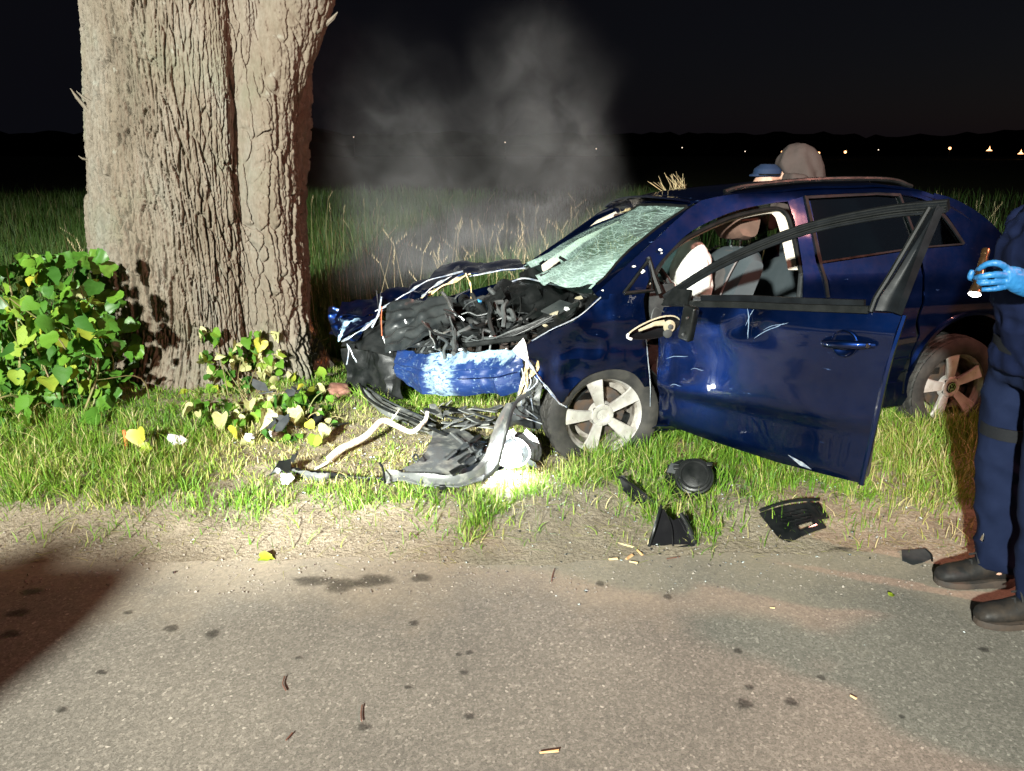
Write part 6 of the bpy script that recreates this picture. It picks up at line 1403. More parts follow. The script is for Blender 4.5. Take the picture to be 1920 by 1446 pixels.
polysheet('blade', [tuple(np.array(g(u, v, h))-o0) for u, v, h in [(1155, 893, .07), (1170, 892, .09), (1200, 915, .06), (1232, 945, .02), (1225, 950, .0), (1190, 945, .01), (1168, 920, .03)]], 'black', e, seed=12, thick=.008)
edgebar('blade_rib', [tuple(np.array(g(u, v, h))-o0) for u, v, h in [(1160, 894, .085), (1190, 912, .075), (1228, 943, .03)]], .006, 'blackgloss', e)
e, o0 = ground_thing('corner_trim', 1258, 1000, 'black triangular mirror corner trim standing on the sandy shoulder', 'corner trim')
T = lambda u, v, h=0: tuple(np.array(g(u, v, h))-o0)
polysheet('face', [T(1218, 1028, .0), T(1240, 950, .14), T(1262, 975, .10), T(1290, 965, .10), T(1302, 1020, .01), T(1262, 1026, .0)], 'blackgloss', e, seed=13, thick=.006)
edgebar('rim', [T(1216, 1028, .0), T(1228, 988, .09), T(1240, 948, .15)], .007, 'black', e); edgebar('rim', [T(1216, 1029, .0), T(1262, 1029, .0), T(1302, 1022, .01)], .008, 'black', e); edgebar('rim', [T(1276, 962, .12), T(1292, 990, .07), T(1304, 1020, .01)], .010, 'black', e)
edgebar('rib', [T(1262, 1024, .01), T(1258, 985, .09), T(1244, 955, .14)], .004, 'blackgloss', e)
e, o0 = ground_thing('vented_panel', 1497, 985, 'flat black vented panel with a rectangular slot on the road edge', 'panel')
T = lambda u, v, h=0: np.array(g(u, v, h))-o0
Q = [T(1424, 962, .03), T(1535, 942, .06), T(1565, 985, .03), T(1470, 1022, .004)]
def vp(u, v, h=0): p = (Q[0]*(1-u)+Q[1]*u)*(1-v)+(Q[3]*(1-u)+Q[2]*u)*v; return (p[0], p[1], p[2]+.012*math.sin(PI*u)+h)
V, F = grid(vp, 24, 18); F = [f for k, f in enumerate(F) if not (9 <= k % 24 <= 15 and 12 <= k//24 <= 14) and not (k % 24 in (20, 21, 22, 23) and k//24 >= 12)]
obj('plate', (V, F), M['black'], e, thick=.007)
for i in range(5):
    for j in range(3): obj('rib', rbox(.028, .012, .008, vp(.25+.10*i, .28+.13*j, .006), .002, (0, 0, .12)), M['black'], e)
obj('slot_frame', tube([vp(.36, .64, .004), vp(.68, .64, .004), vp(.68, .86, .004), vp(.36, .86, .004), vp(.36, .64, .004)], .005, 5), M['blackgloss'], e)
edgebar('edge', [vp(0, 0, .012), vp(.33, 0, .018), vp(.66, 0, .018), vp(1, 0, .014)], .007, 'black', e); obj('fin', tube([vp(.80, .02, .01), vp(.84, .35, .025), vp(.86, .65, .015)], .006, 5), M['black'], e)
e, o0 = ground_thing('undershield_scrap', 1718, 1045, 'thin grey curled plastic scrap on the road left of the boots', 'plastic scrap')
polysheet('sheet', [tuple(np.array(g(u, v, h))-o0) for u, v, h in [(1690, 1032, .003), (1735, 1030, .015), (1748, 1048, .006), (1712, 1058, .003), (1692, 1050, .003)]], 'grey', e, seed=14, thick=.004)
edgebar('curled_edge', [tuple(np.array(g(u, v, h))-o0) for u, v, h in [(1736, 1030, .02), (1746, 1040, .015), (1748, 1052, .005)]], .004, 'black', e)
# white and dark scraps round the tree
def scrap(name, u, v, r, m, label, cat, seed, h=.04, n=9, sq=.7):
    rgk = random.Random(seed); p = g(u, v, 0); bm = bmesh.new(); bmesh.ops.create_icosphere(bm, subdivisions=3, radius=r)
    for vx in bm.verts:
        c = vx.co; k = 1+.5*float(vn(c.x/r*1.7, c.y/r*1.7, c.z/r*1.7, seed))-.3*abs(float(vn(c.x/r*3.5, c.y/r*3.5, c.z/r*3.5, seed+1))); vx.co = Vector((c.x*k, c.y*k*sq, max(-.2*r, c.z*k*.5)))
    me = bpy.data.meshes.new(name); bm.to_mesh(me); bm.free(); me.materials.append(M[m]); o = obj(name, me, loc=(p[0], p[1], p[2]+h), rot=(rgk.uniform(-.3, .5), rgk.uniform(-.3, .3), rgk.uniform(0, 6))); tag(o, label, cat); return o
scrap('white_scrap', 540, 912, .048, 'offwhite', 'white scrap on the grass below the splitter strip', 'scrap', 1)
scrap('white_scrap', 332, 838, .050, 'offwhite', 'larger white scrap at the foot of the trunk beside the yellow leaf', 'scrap', 2)
scrap('white_scrap', 510, 826, .034, 'offwhite', 'small round white scrap right of the green suckers', 'scrap', 3)
scrap('white_scrap', 468, 835, .034, 'offwhite', 'small white scrap half hidden in the grass before the suckers', 'scrap', 4, .05)
scrap('white_scrap', 978, 768, .03, 'offwhite', 'small white scrap on the broken grille heap', 'scrap', 5, .10)
def shards(name, u, v, label, seed, n, r, m='grey', h=.06):
    e, o0 = ground_thing(name, u, v, label, 'plastic shard'); rgk = random.Random(seed)
    for i in range(n):
        c = np.array(g(u+rgk.uniform(-20, 20), v+rgk.uniform(-14, 14), h*rgk.random()))-o0; q = rpoly(rgk, 5, r*rgk.uniform(.6, 1.1), .6); tx, ty = rgk.uniform(-1, 1), rgk.uniform(-.2, 1); obj('shard', ([tuple(c+np.array([a, b, a*tx+b*ty])) for a, b in q], [tuple(range(5))]), M[m], e, thick=.006)
shards('plastic_shards', 512, 785, 'grey blue plastic shards on the suckers right of the trunk groove', 3, 4, .05, 'grey', .12)
shards('plastic_shards', 495, 728, 'grey plastic shard caught in the sprouts high in the trunk groove', 5, 2, .05, 'grey', .3)
shards('plastic_shards', 605, 795, 'dark curved plastic shards left of the grille bar', 7, 4, .07, 'black', .05)
shards('plastic_shards', 560, 735, 'dark scrap at the foot of the right trunk lobe', 9, 2, .04, 'grey', .2)
shards('plastic_shards', 820, 770, 'grey plastic shards left of the broken grille', 11, 5, .05, 'dusty', .05)
shards('plastic_shards', 760, 728, 'dark shards in the shade below the blue bumper', 13, 4, .05, 'black', .04)
# orange stake by the bush
p = g(237, 838); o = obj('orange_stake', tube([(0, 0, -.03), (.002, 0, .05), (.0, .0, .095)], [.009, .009, .008], 8), M['stake'], loc=tuple(p)); tag(o, 'short orange stake standing in the grass at the foot of the trunk', 'stake')
o = place_leaf(YM, g(258, 805, .12), (-.2, -1, .5), .10, -1.2, None); o.name = 'yellow_leaf'; tag(o, 'large bright yellow leaf in front of the trunk foot', 'leaf')
o = place_leaf(GM, g(282, 838, .06), (-.2, -.8, .7), .08, -2.2, None); o.name = 'fallen_leaf'; tag(o, 'yellow green leaf just below the large yellow leaf', 'leaf')
o = place_leaf(GM, g(488, 1046, .012), (-.1, -.35, 1), .055, .3, None); o.name = 'fallen_leaf'; tag(o, 'single green leaf lying on the sandy road edge', 'leaf')
o = place_leaf(GM, g(1668, 1117, .008), (0, -.2, 1), .026, .5, None); o.name = 'fallen_leaf'; tag(o, 'tiny yellow green leaf on the pink lit road beside the boots', 'leaf')
# wood chips and twigs on the road
def chip(u, v, L_, w, rz, m, label, seed, lift=.004):
    p = g(u, v, 0); rgk = random.Random(seed); o = obj('wood_chip', ([(-L_/2, -w*.3, 0), (L_*.45, -w*.5, 0), (L_/2, w*.2, .004), (L_*.2, w*.5, .002), (-L_/2, w*.4, 0), (-L_/2, 0, w*.35), (L_*.4, 0, w*.4)], [(0, 1, 6, 5), (1, 2, 6), (2, 3, 6), (3, 4, 5, 6), (4, 0, 5), (0, 4, 3, 2, 1)]), M[m], loc=(p[0], p[1], p[2]+lift), rot=(0, 0, rz), smooth=False); tag(o, label, 'wood chip'); return o
chip(1030, 1412, .055, .010, .15, 'rawwood', 'small orange wood chip near the bottom edge of the picture', 1); chip(1600, 1310, .022, .010, -.9, 'wood', 'tiny pale wood chip on the road right of centre', 2); chip(1448, 1142, .018, .006, -.2, 'wood', 'tiny pale splinter on the road below the vented panel', 3)
for i, (u, v, L_, w, rz, m_, lab) in enumerate([(1170, 1025, .09, .014, -.5, 'straw', 'long straw coloured splinter left of the black triangular trim'), (1180, 1048, .05, .018, .9, 'rawwood', 'orange bark chip left of the black triangular trim'), (1200, 1040, .05, .014, -1.2, 'rawwood', 'orange splinter nearest the black triangular trim'), (1150, 1052, .04, .016, .2, 'wood', 'leftmost pale chip of the splinter pile'), (1188, 1058, .035, .012, -.3, 'wood', 'lowest pale chip of the splinter pile')]): chip(u, v, L_, w, rz, m_, lab, 10+i, .008)
for i, (pts, lab) in enumerate([([(1678, 0), (0, 0)], '')][:0]): pass
for i, (pts, lab) in enumerate([([(678, 1352), (677, 1338), (679, 1322)], 'thin dark twig beside the oil spot on the road'), ([(536, 1295), (530, 1282), (534, 1268)], 'thin curved twig on the road left of centre'), ([(1034, 1090), (1036, 1078), (1040, 1066)], 'small upright twig on the sandy road edge'), ([(1250, 1048), (1262, 1046), (1275, 1044)], 'thin dark stalk on the sand right of the splinter pile'), ([(536, 1388), (543, 1380), (548, 1374)], 'short dark twig near the bottom of the road')]):
    P = [g(u, v, .004) for u, v in pts]; o0 = P[0]; o = obj('twig', tube(cr([p-o0 for p in P], 4), .0022, 5), M['deadwood'], loc=tuple(o0)); tag(o, lab, 'twig')
# taller blade of grass before the door
o0 = g(1425, 885); o = obj('grass_blade', (lambda P: ([tuple(p+np.array([d*w, 0, 0])) for p, w in zip(P, [.004, .007, .007, .004, .0005]) for d in (-1, 1)], [(2*i, 2*i+1, 2*i+3, 2*i+2) for i in range(4)]))([np.array(p) for p in [(0, 0, 0), (-.01, 0, .05), (-.02, .01, .10), (-.04, .01, .15), (-.045, .01, .18)]]), M['gleaf'], loc=tuple(o0), thick=.0006); tag(o, 'tall single blade of grass in front of the open door', 'grass blade')
# ================================================================ people
def ring(c, rx, ry, n=20, tilt=0, sq=1.0):
    "horizontal ring, slightly squared; tilt leans it about the y axis"
    out = []
    for k in range(n):
        a = 2*PI*k/n; x = math.copysign(abs(math.cos(a))**sq, math.cos(a))*rx; y = math.copysign(abs(math.sin(a))**sq, math.sin(a))*ry
        out.append((c[0]+x*math.cos(tilt), c[1]+y, c[2]-x*math.sin(tilt)))
    return out
def remeshed(name, parts, voxel, m, fold=0, seed=0, smooth=3, fscale=(9, 9, 14)):
    "weld overlapping solids into one continuous skin"
    V, F = join(*parts); me = bpy.data.meshes.new(name+'_src'); me.from_pydata([tuple(map(float, v)) for v in V], [], F); bm = bmesh.new(); bm.from_mesh(me); bmesh.ops.recalc_face_normals(bm, faces=bm.faces); bm.to_mesh(me); bm.free()
    o = bpy.data.objects.new(name+'_src', me); COL.objects.link(o); md = o.modifiers.new('r', 'REMESH'); md.mode = 'VOXEL'; md.voxel_size = voxel; md2 = o.modifiers.new('s', 'SMOOTH'); md2.iterations = smooth; md2.factor = .5
    dg = bpy.context.evaluated_depsgraph_get(); out = bpy.data.meshes.new_from_object(o.evaluated_get(dg)); bpy.data.objects.remove(o); bpy.data.meshes.remove(me)
    out.name = name; n = len(out.vertices)
    if fold:
        co = np.zeros(n*3); no = np.zeros(n*3); out.vertices.foreach_get('co', co); out.vertices.foreach_get('normal', no); co = co.reshape(-1, 3); no = no.reshape(-1, 3)
        d = 1-2*np.abs(fbm(co[:, 0]*fscale[0], co[:, 1]*fscale[1], co[:, 2]*fscale[2]+co[:, 0]*5, seed, 2)); co = co+no*(d*fold)[:, None]; out.vertices.foreach_set('co', co.ravel())
    out.materials.clear(); out.materials.append(m); out.polygons.foreach_set('use_smooth', [True]*len(out.polygons)); out.update(); return out
def finger(P, r): return tube(cr(P, 4), [r*(1-.02*i) for i in range((len(P)-1)*4)]+[r*.55], 8)
def head_parts(c, f):
    "skull, jaw, nose, ears; c centre of the head, f = facing (-1 looks to -x)"
    x, y, z = c
    rings = [ring((x-f*0, y, z-.115), .045, .04), ring((x+f*.03, y, z-.10), .06, .055), ring((x+f*.02, y, z-.05), .085, .068), ring((x+f*.005, y, z), .098, .076), ring((x-f*.01, y, z+.055), .098, .078), ring((x-f*.012, y, z+.10), .075, .06), ring((x-f*.012, y, z+.122), .03, .025)]
    nose = tube([(x+f*.085, y, z+.02), (x+f*.112, y, z-.022), (x+f*.092, y, z-.035)], [.009, .016, .012], 8)
    ears = [tube([(x-f*.01, y+s*.072, z-.025), (x-f*.015, y+s*.086, z+.005), (x-f*.01, y+s*.076, z+.03)], [.008, .012, .009], 8) for s in (-1, 1)]
    lips = tube([(x+f*.080, y-.024, z-.062), (x+f*.092, y, z-.060), (x+f*.080, y+.024, z-.062)], .007, 6)
    return [loft(rings), nose, lips]+ears
def boot(parent, toe, heel, y, name='boot'):
    L_ = heel-toe
    rings = []
    for t, hh, ww, zb in [(0, .028, .022, .014), (.05, .052, .038, .010), (.16, .064, .046, .010), (.34, .072, .049, .012), (.52, .092, .044, .014), (.66, .115, .042, .014), (.80, .120, .042, .014), (.94, .10, .038, .014), (1.0, .055, .024, .016)]:
        x = toe+L_*t; rings.append([(x, y+math.cos(a)*ww, zb+.008+(math.sin(a)*.5+.5)*hh) for a in np.linspace(0, 2*PI, 20, endpoint=False)])
    shaft = loft([ring((toe+L_*.74, y, .10), .062, .048), ring((toe+L_*.75, y, .15), .056, .050), ring((toe+L_*.75, y, .23), .056, .052)])
    b = obj(name, remeshed('boot', [loft(rings), shaft], .006, M['boot']), parent=parent)
    so = [(toe+L_*t, y+s*w) for t, w in ((.0, .014), (.05, .034), (.16, .048), (.32, .052), (.5, .044), (.7, .042), (.9, .042), (1.0, .026)) for s in (1,)]; so2 = [(p[0], 2*y-p[1]) for p in so[::-1]]; ol = so+so2; n = len(ol)
    V = [(p[0], p[1], .004) for p in ol]+[(p[0], p[1], .030 if p[0] < toe+L_*.55 else .038) for p in ol]; F = [tuple(range(n))[::-1], tuple(range(n, 2*n))]+[(i, (i+1) % n, n+(i+1) % n, n+i) for i in range(n)]
    obj('sole', (V, F), M['sole'], parent, bevel=.004)
    for k in range(5): t = .42+.055*k; zt = .088+.034*k*.9; x = toe+L_*t; obj('lace', tube([(x-.01, y-.036, zt-.008), (x, y, zt+.016), (x-.004, y+.036, zt-.010)], .0042, 5), M['lace'], parent)
    return b
def officer(name, label, org, detail=True):
    e_ = None
    ox, oy = org; px_, py_ = 1.79, 2.49                         # figure modelled round (1.79, 2.49), then moved
    hip = .93
    # one continuous body
    legs = []; 
    for y, ax_, kx in ((2.38, 1.865, 1.82), (2.61, 1.865, 1.82)):
        legs.append(tube(cr([(1.80, (y+2.49)/2, hip), (1.79, y, .80), (kx, y, .52), (ax_, y, .12)], 4), [.085]*3+[.08, .075, .07, .062, .055, .052, .05, .045, .042, .04], 12))
        legs.append(tube([(ax_, y, .075), (ax_-.13, y, .055)], [.03, .018], 10))
    torso = loft([ring((1.80, 2.49, .88), .095, .14), ring((1.79, 2.49, 1.02), .095, .135), ring((1.77, 2.49, 1.20), .10, .15), ring((1.775, 2.49, 1.36), .09, .165), ring((1.78, 2.49, 1.44), .06, .10), ring((1.77, 2.49, 1.50), .05, .052), ring((1.75, 2.49, 1.55), .05, .05)])
    armR = tube([(1.78, 2.32, 1.38), (1.80, 2.27, 1.20), (1.78, 2.27, 1.10)], [.045, .04, .036], 10); foreR = tube([(1.78, 2.27, 1.10), (1.62, 2.29, 1.17)], [.036, .028], 10)
    armL = tube([(1.78, 2.66, 1.38), (1.90, 2.72, 1.15), (1.93, 2.72, .92), (1.93, 2.71, .84)], [.045, .04, .03, .025], 10)
    body = obj(name, remeshed(name, legs+[torso, armR, foreR, armL]+head_parts((1.74, 2.49, 1.65), -1), .011, M['skin']))
    tag(body, label, 'person')
    # trousers with folds
    tl = []
    for y, ax_, kx in ((2.37, 1.865, 1.825), (2.62, 1.865, 1.82)):
        tl.append(loft([ring((1.80, (y+2.49)/2, .96), .125, .12), ring((1.815, y, .82), .125, .105), ring((1.82, y, .66), .112, .095), ring((kx, y, .50), .100, .086), ring((1.835, y, .34), .092, .082), ring((1.855, y, .20), .088, .08), ring((ax_, y, .115), .092, .078), ring((ax_+.004, y, .085), .086, .074)]))
    tl.append(loft([ring((1.80, 2.49, .84), .11, .15), ring((1.80, 2.49, .94), .125, .175), ring((1.795, 2.49, 1.05), .12, .165)]))
    obj('trousers', remeshed('trousers', tl, .010, M['trouser'], .011, 5, 2, (9, 9, 9)), parent=body)
    jk = [loft([ring((1.80, 2.49, .90), .145, .20), ring((1.79, 2.49, 1.00), .148, .20), ring((1.775, 2.49, 1.15), .155, .21), ring((1.77, 2.49, 1.30), .15, .225), ring((1.775, 2.49, 1.40), .125, .20), ring((1.78, 2.49, 1.46), .08, .12), ring((1.77, 2.49, 1.50), .066, .07)]),
          tube(cr([(1.78, 2.30, 1.39), (1.81, 2.25, 1.22), (1.80, 2.25, 1.11), (1.72, 2.265, 1.12), (1.63, 2.29, 1.165)], 4), [.075]*5+[.07]*4+[.066]*4+[.06, .056, .052, .05], 14), tube(cr([(1.78, 2.68, 1.39), (1.90, 2.74, 1.18), (1.94, 2.74, .93)], 4), [.075, .074, .07, .068, .064, .06, .056, .052, .05], 14)]
    obj('jacket', remeshed('jacket', jk, .010, M['jacket'], .017, 9, 2), parent=body)
    boot(body, 1.635, 1.93, 2.36); boot(body, 1.635, 1.93, 2.625)
    obj('collar', lathe([(.058, 0), (.066, .02), (.064, .055), (.056, .055), (.054, 0)], 20, 'z'), M['jacket'], body, loc=(1.772, 2.49, 1.475))
    obj('belt', loft([ring((1.80, 2.49, .955), .152, .208), ring((1.80, 2.49, .995), .155, .210)], cap=False), M['pouch'], body, thick=.008)
    obj('thigh_pocket', rbox(.13, .03, .16, (1.83, 2.262, .70), .012, (0, .08, 0)), M['trouser'], body)
    obj('thigh_strap', loft([ring((1.82, 2.615, .62), .116, .101), ring((1.82, 2.615, .665), .118, .103)], cap=False), M['pouch'], body, thick=.006)
    obj('hem_reflector', rbox(.012, .03, .035, (1.765, 2.60, .22), .003), M['chrome'], body)
    for y, s in ((2.46, -1), (2.52, 1)): obj('eye', bagmesh((1.655, y, 1.665), .012, 1, 0, (1, 1, 1), 0), M['white'], body); obj('pupil', bagmesh((1.645, y, 1.665), .006, 1, 0, (1, 1, 1), 0), M['black'], body)
    obj('hair', remeshed('hair', [loft([ring((1.765, 2.49, 1.64), .092, .084), ring((1.762, 2.49, 1.70), .102, .086), ring((1.758, 2.49, 1.755), .082, .068), ring((1.757, 2.49, 1.785), .03, .03)])], .012, M['hair'], .003, 3), parent=body)
    # left hand hanging, gloved
    hL = [loft([ring((1.935, 2.715, .86), .034, .026, 12), ring((1.93, 2.715, .81), .042, .020, 12), ring((1.925, 2.715, .765), .040, .016, 12)])]
    for k, (dx_, L_) in enumerate([(-.032, .062), (-.012, .075), (.010, .070), (.030, .055)]): hL.append(finger([(1.927+dx_, 2.715, .775), (1.922+dx_, 2.705, .775-L_*.5), (1.922+dx_, 2.69, .775-L_)], .0095))
    hL.append(finger([(1.90, 2.70, .835), (1.882, 2.69, .80), (1.88, 2.69, .77)], .0105)); obj('glove', remeshed('glove', hL, .0035, M['glove'], 0), parent=body)
    # right hand closed round the torch
    a = lambda u, v, Y: tuple(at(u, v, Y))
    hR = [loft([[tuple(np.array(a(u, v, Y))+np.array([0, math.cos(q)*wy, math.sin(q)*wz])) for q in np.linspace(0, 2*PI, 14, endpoint=False)] for u, v, Y, wy, wz in [(1945, 540, 2.31, .030, .034), (1922, 532, 2.30, .026, .040), (1904, 525, 2.29, .022, .040), (1886, 519, 2.285, .018, .032)]])]
    hR += [finger([a(1892, 506, 2.285), a(1872, 494, 2.28), a(1852, 495, 2.295), a(1838, 503, 2.315), a(1832, 508, 2.345)], .0105), finger([a(1890, 517, 2.28), a(1866, 515, 2.275), a(1844, 518, 2.285), a(1832, 521, 2.31), a(1828, 522, 2.345)], .0108), finger([a(1890, 527, 2.285), a(1866, 529, 2.28), a(1842, 531, 2.288), a(1830, 533, 2.312), a(1827, 533, 2.345)], .0100), finger([a(1892, 536, 2.29), a(1870, 541, 2.285), a(1850, 543, 2.292), a(1836, 543, 2.312)], .0088), finger([a(1898, 508, 2.31), a(1872, 508, 2.36), a(1840, 522, 2.372), a(1820, 522, 2.365), a(1823, 506, 2.362)], .0115)]
    obj('glove', remeshed('glove', hR, .0032, M['glove'], .0012, 6, 2, (60, 60, 60)), parent=body)
    return body
off = officer('person', 'person in navy trousers and black boots holding a lit torch at the right edge', (0, 0))
off['group'] = 'people at the crash'
# two more people stand beside the photographer; only their shadows reach into view
def stand_in(src, dest, rz, label):
    c = src.copy(); COL.objects.link(c); c.matrix_world = Matrix.Translation((*dest, 0)) @ Matrix.Rotation(rz, 4, 'Z') @ Matrix.Translation((-1.79, -2.49, 0)); tag(c, label, 'person', 'people at the crash')
    for ch in list(src.children):
        d = ch.copy(); COL.objects.link(d); d.parent = c
    return c
sl = stand_in(off, (-2.60, -1.02), R(90), 'person standing left of the camera, with an added block on the back that widens the shadow')
obj('shadow_block', rbox(.34, .80, .72, (2.02, 2.49, 1.22), .08), M['pouch'], sl)  # unseen bulk added to this figure to broaden its shadow on the road
stand_in(off, (2.65, 1.78), R(-30), 'person standing right of the camera whose shadow crosses the road at right')
# torch in the gloved hand
TA = np.array(at(1849, 468, 2.36)); TB = np.array(at(1827, 553, 2.29)); ax_ = Vector(TB-TA); TL = ax_.length; q_ = ax_.normalized().to_track_quat('Z', 'Y')
torch = empty('torch', tuple(TA)); torch.rotation_euler = q_.to_euler(); tag(torch, 'slim metal torch shining downwards, held by a blue gloved hand', 'torch')
obj('torch_body', lathe([(.001, 0), (.0115, 0), (.0125, .004), (.0125, .018), (.0112, .020), (.0112, .030), (.0125, .032), (.0125, .070), (.0110, .073), (.0122, .078), (.0122, TL-.035), (.0145, TL-.028), (.0170, TL-.012), (.0175, TL-.002)], 24, 'z'), M['torch'], torch, sharp=30)
obj('torch_lens', lathe([(.001, TL+.004), (.010, TL+.003), (.0172, TL-.002), (.0172, TL-.006)], 20, 'z'), M['torchglow'], torch)
tl_ = bpy.data.lights.new('torch_beam', 'SPOT'); tl_.energy = 7; tl_.spot_size = R(70); tl_.spot_blend = .6; tl_.color = (1, .95, .85); tl_.shadow_soft_size = .012; to_ = bpy.data.objects.new('torch_beam', tl_); COL.objects.link(to_); to_.parent = torch; to_.location = (0, 0, TL+.012); to_.rotation_euler = (PI, 0, 0)
# person bent over behind the far side of the car
def bent(name):
    B = lambda u, v, Y=6.55: np.array(at(u, v, Y))
    hipc = np.array([2.44, 6.6, .86]); sh = B(1478, 322); hd = B(1438, 333)
    legs = [tube([(2.44, 6.6+s*.09, .9), (2.38, 6.6+s*.1, .48), (2.48, 6.6+s*.1, .0)], [.085, .065, .045], 12) for s in (-1, 1)]
    torso = tube(cr([hipc, hipc+np.array([-.06, 0, .32]), sh+np.array([.04, 0, -.05]), sh+np.array([-.06, 0, -.06])], 5), [.13]*6+[.145]*5+[.13, .11, .09, .07, .055], 16)
    arms = [tube([tuple(sh+np.array([0, s*.17, -.03])), tuple(sh+np.array([-.06, s*.2, -.30])), tuple(sh+np.array([-.28, s*.14, -.46]))], [.05, .042, .03], 10) for s in (-1, 1)]
    body = obj(name, remeshed(name, legs+[torso]+arms+head_parts(tuple(hd+np.array([0, 0, -.03])), -1), .012, M['skin'])); tag(body, 'person in a pale coat and blue cap bent over behind the car roof', 'person', 'people at the crash')
    ct = [tube(cr([hipc+np.array([0, 0, -.06]), hipc+np.array([-.02, 0, .30]), B(1502, 318), B(1494, 302), B(1468, 322)], 5), [.17]*6+[.17, .17, .17, .165, .16, .15, .145, .14, .135, .13, .125, .12, .11, .10, .08], 18)]+[tube([tuple(sh+np.array([0, s*.19, -.03])), tuple(sh+np.array([-.06, s*.22, -.30])), tuple(sh+np.array([-.27, s*.15, -.45]))], [.085, .07, .055], 12) for s in (-1, 1)]
    obj('coat', remeshed('coat', ct, .012, M['coat'], .022, 4, 3, (7, 7, 6)), parent=body)
    obj('trousers', remeshed('trousers', [tube([(2.44, 6.6+s*.08, .96), (2.38, 6.6+s*.1, .48), (2.48, 6.6+s*.1, .06)], [.12, .095, .085], 14) for s in (-1, 1)], .012, M['trouser'], .008, 7), parent=body)
    h = hd+np.array([.0, 0, .02]); obj('cap', remeshed('cap', [loft([ring((h[0], h[1], h[2]-.01), .115, .10), ring((h[0]-.0, h[1], h[2]+.045), .112, .10), ring((h[0], h[1], h[2]+.085), .06, .06)]), loft([ring((h[0]-.06, h[1], h[2]-.012), .09, .075), ring((h[0]-.06, h[1], h[2]+.004), .085, .07)])], .010, M['cap'], .002, 2), parent=body)
    obj('cap_band', lathe([(.112, 0), (.114, .012), (.110, .012)], 24, 'z'), M['black'], body, loc=tuple(h+np.array([0, 0, 0])))
    for s in (-1, 1): obj('boot', rbox(.26, .095, .10, (2.42, 6.6+s*.1, -.03), .03), M['boot'], body)
    return body
bent('person')

# ================================================================ far lights beyond the field
FAR = [(663, 257, 'w', 'faint white far light just right of the tree trunk'), (947, 267, 'w', 'faint far light seen through the smoke plume'), (1118, 279, 'w', 'faint far light just right of the smoke'), (1279, 277, 'w', 'faint far light above the dry grass on the car roof'), (1397, 284, 'w', 'pale far light left of the bent person'), (1467, 285, 'o', 'orange far light at the left shoulder of the bent person'), (1535, 287, 'o', 'orange far light just right of the bent person'), (1585, 285, 'o', 'orange far light above the rear roof, second right of the bent person'), (1647, 281, 'w', 'very faint far light above the rear end of the roof'), (1781, 278, 'o', 'leftmost of the three big orange far lights at right'), (1855, 281, 'b', 'middle of the three big orange far lights at right'), (1914, 287, 'b', 'rightmost far light, large and orange, at the picture edge')]
for u, v, k, lab in FAR:
    p = at(u, v, 190); e_ = empty('far_lamp', (p[0], p[1], float(gh(p[0], p[1])))); tag(e_, lab, 'lamp', 'far lights beyond the field'); hz = p[2]-float(gh(p[0], p[1])); r_ = {'w': .11, 'o': .30, 'b': .50}[k]
    obj('post', tube([(0, 0, 0), (0, 0, max(hz, .3))], .06, 6), M['black'], e_)
    if k == 'b': obj('lit_shade', lathe([(.02, hz+r_*1.6), (r_*.3, hz+r_*.4), (r_*1.3, hz-r_*.5), (.02, hz-r_*.5)], 10, 'z'), M['lampfar'], e_)
    else: obj('lit_globe', mv(bagmesh((0, 0, 0), r_, 3, 0, (1, 1, .9), 0), (0, 0, hz)), M['lampfar' if k == 'o' else 'lampfarw'], e_)

# ================================================================ steam and smoke rising from the engine
blobs = [(1075, 420, 95, 60, 1.0), (1050, 345, 85, 85, .95), (1030, 255, 85, 90, .85), (1010, 165, 95, 85, .55), (985, 95, 80, 60, .28), (1100, 300, 50, 60, .5), (940, 420, 100, 60, .6), (800, 450, 200, 80, .95), (700, 370, 130, 110, .56), (690, 240, 140, 130, .36), (820, 340, 140, 110, .50), (900, 300, 110, 110, .35), (640, 160, 60, 90, .18), (900, 470, 170, 60, .9)]
YS = 5.95; m, nt, b = newmat('smoke'); nt.nodes.remove(b); tc = nd(nt, 'TexCoord'); acc = None
wn_ = nd(nt, 'TexNoise'); wn_.inputs['Scale'].default_value = 1.7; wn_.inputs['Detail'].default_value = 3; nt.links.new(tc.outputs['Object'], wn_.inputs['Vector'])
wv = nd(nt, 'VectorMath', operation='MULTIPLY_ADD'); wv.inputs[1].default_value = (.5, .5, .5); nt.links.new(wn_.outputs['Color'], wv.inputs[0]); nt.links.new(tc.outputs['Object'], wv.inputs[2])
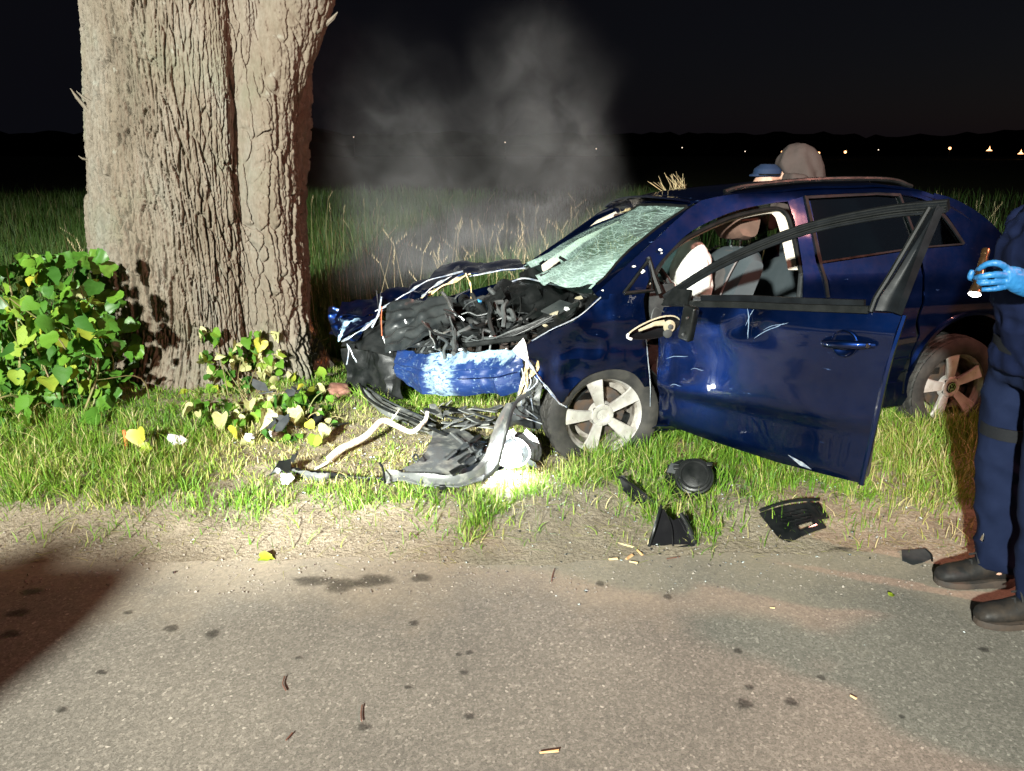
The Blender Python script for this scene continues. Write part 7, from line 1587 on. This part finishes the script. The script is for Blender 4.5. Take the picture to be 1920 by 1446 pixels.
for u, v, ru, rv, w in blobs:
    c = at(u, v, YS); s_ = 6.1/FPX; mp = nd(nt, 'VectorMath', operation='SUBTRACT'); nt.links.new(wv.outputs[0], mp.inputs[0]); mp.inputs[1].default_value = (c[0]+.25, c[1]+.25, c[2]+.25)
    mq = nd(nt, 'VectorMath', operation='MULTIPLY'); nt.links.new(mp.outputs[0], mq.inputs[0]); mq.inputs[1].default_value = (1/(ru*s_*1.25), 1/.55, 1/(rv*s_*1.25))
    ln = nd(nt, 'VectorMath', operation='LENGTH'); nt.links.new(mq.outputs[0], ln.inputs[0]); mr = nd(nt, 'MapRange', interpolation_type='SMOOTHERSTEP'); mr.inputs[1].default_value = 1.45; mr.inputs[2].default_value = 0; mr.inputs[3].default_value = 0; mr.inputs[4].default_value = w*.8; nt.links.new(ln.outputs['Value'], mr.inputs[0])
    if acc is None: acc = mr.outputs[0]
    else: ad = nd(nt, 'Math', operation='ADD'); nt.links.new(acc, ad.inputs[0]); nt.links.new(mr.outputs[0], ad.inputs[1]); acc = ad.outputs[0]
n2 = nd(nt, 'TexNoise'); n2.inputs['Scale'].default_value = 3.0; n2.inputs['Detail'].default_value = 6; n2.inputs['Roughness'].default_value = .6; n2.inputs['Distortion'].default_value = .9; nt.links.new(wv.outputs[0], n2.inputs['Vector'])
m2 = nd(nt, 'MapRange'); m2.inputs[1].default_value = .38; m2.inputs[2].default_value = .70; m2.inputs[3].default_value = .10; nt.links.new(n2.outputs[0], m2.inputs[0])
mu = nd(nt, 'Math', operation='MULTIPLY'); nt.links.new(acc, mu.inputs[0]); nt.links.new(m2.outputs[0], mu.inputs[1]); mu2 = nd(nt, 'Math', operation='MULTIPLY'); mu2.inputs[1].default_value = .42; nt.links.new(mu.outputs[0], mu2.inputs[0])
pv = nd(nt, 'VolumePrincipled'); pv.inputs['Color'].default_value = (.80, .83, .86, 1); pv.inputs['Anisotropy'].default_value = .0; nt.links.new(mu2.outputs[0], pv.inputs['Density']); nt.links.new(pv.outputs[0], nt.nodes['Material Output'].inputs['Volume'])
c0 = at(560, 520, YS); c1 = at(1190, 20, YS)
sm = obj('smoke', box(c1[0]-c0[0]+.3, 1.3, 2.35, ((c0[0]+c1[0])/2, YS, 1.72)), m, smooth=False); tag(sm, 'pale steam and smoke rising from the crushed engine bay', 'smoke', kind='stuff')
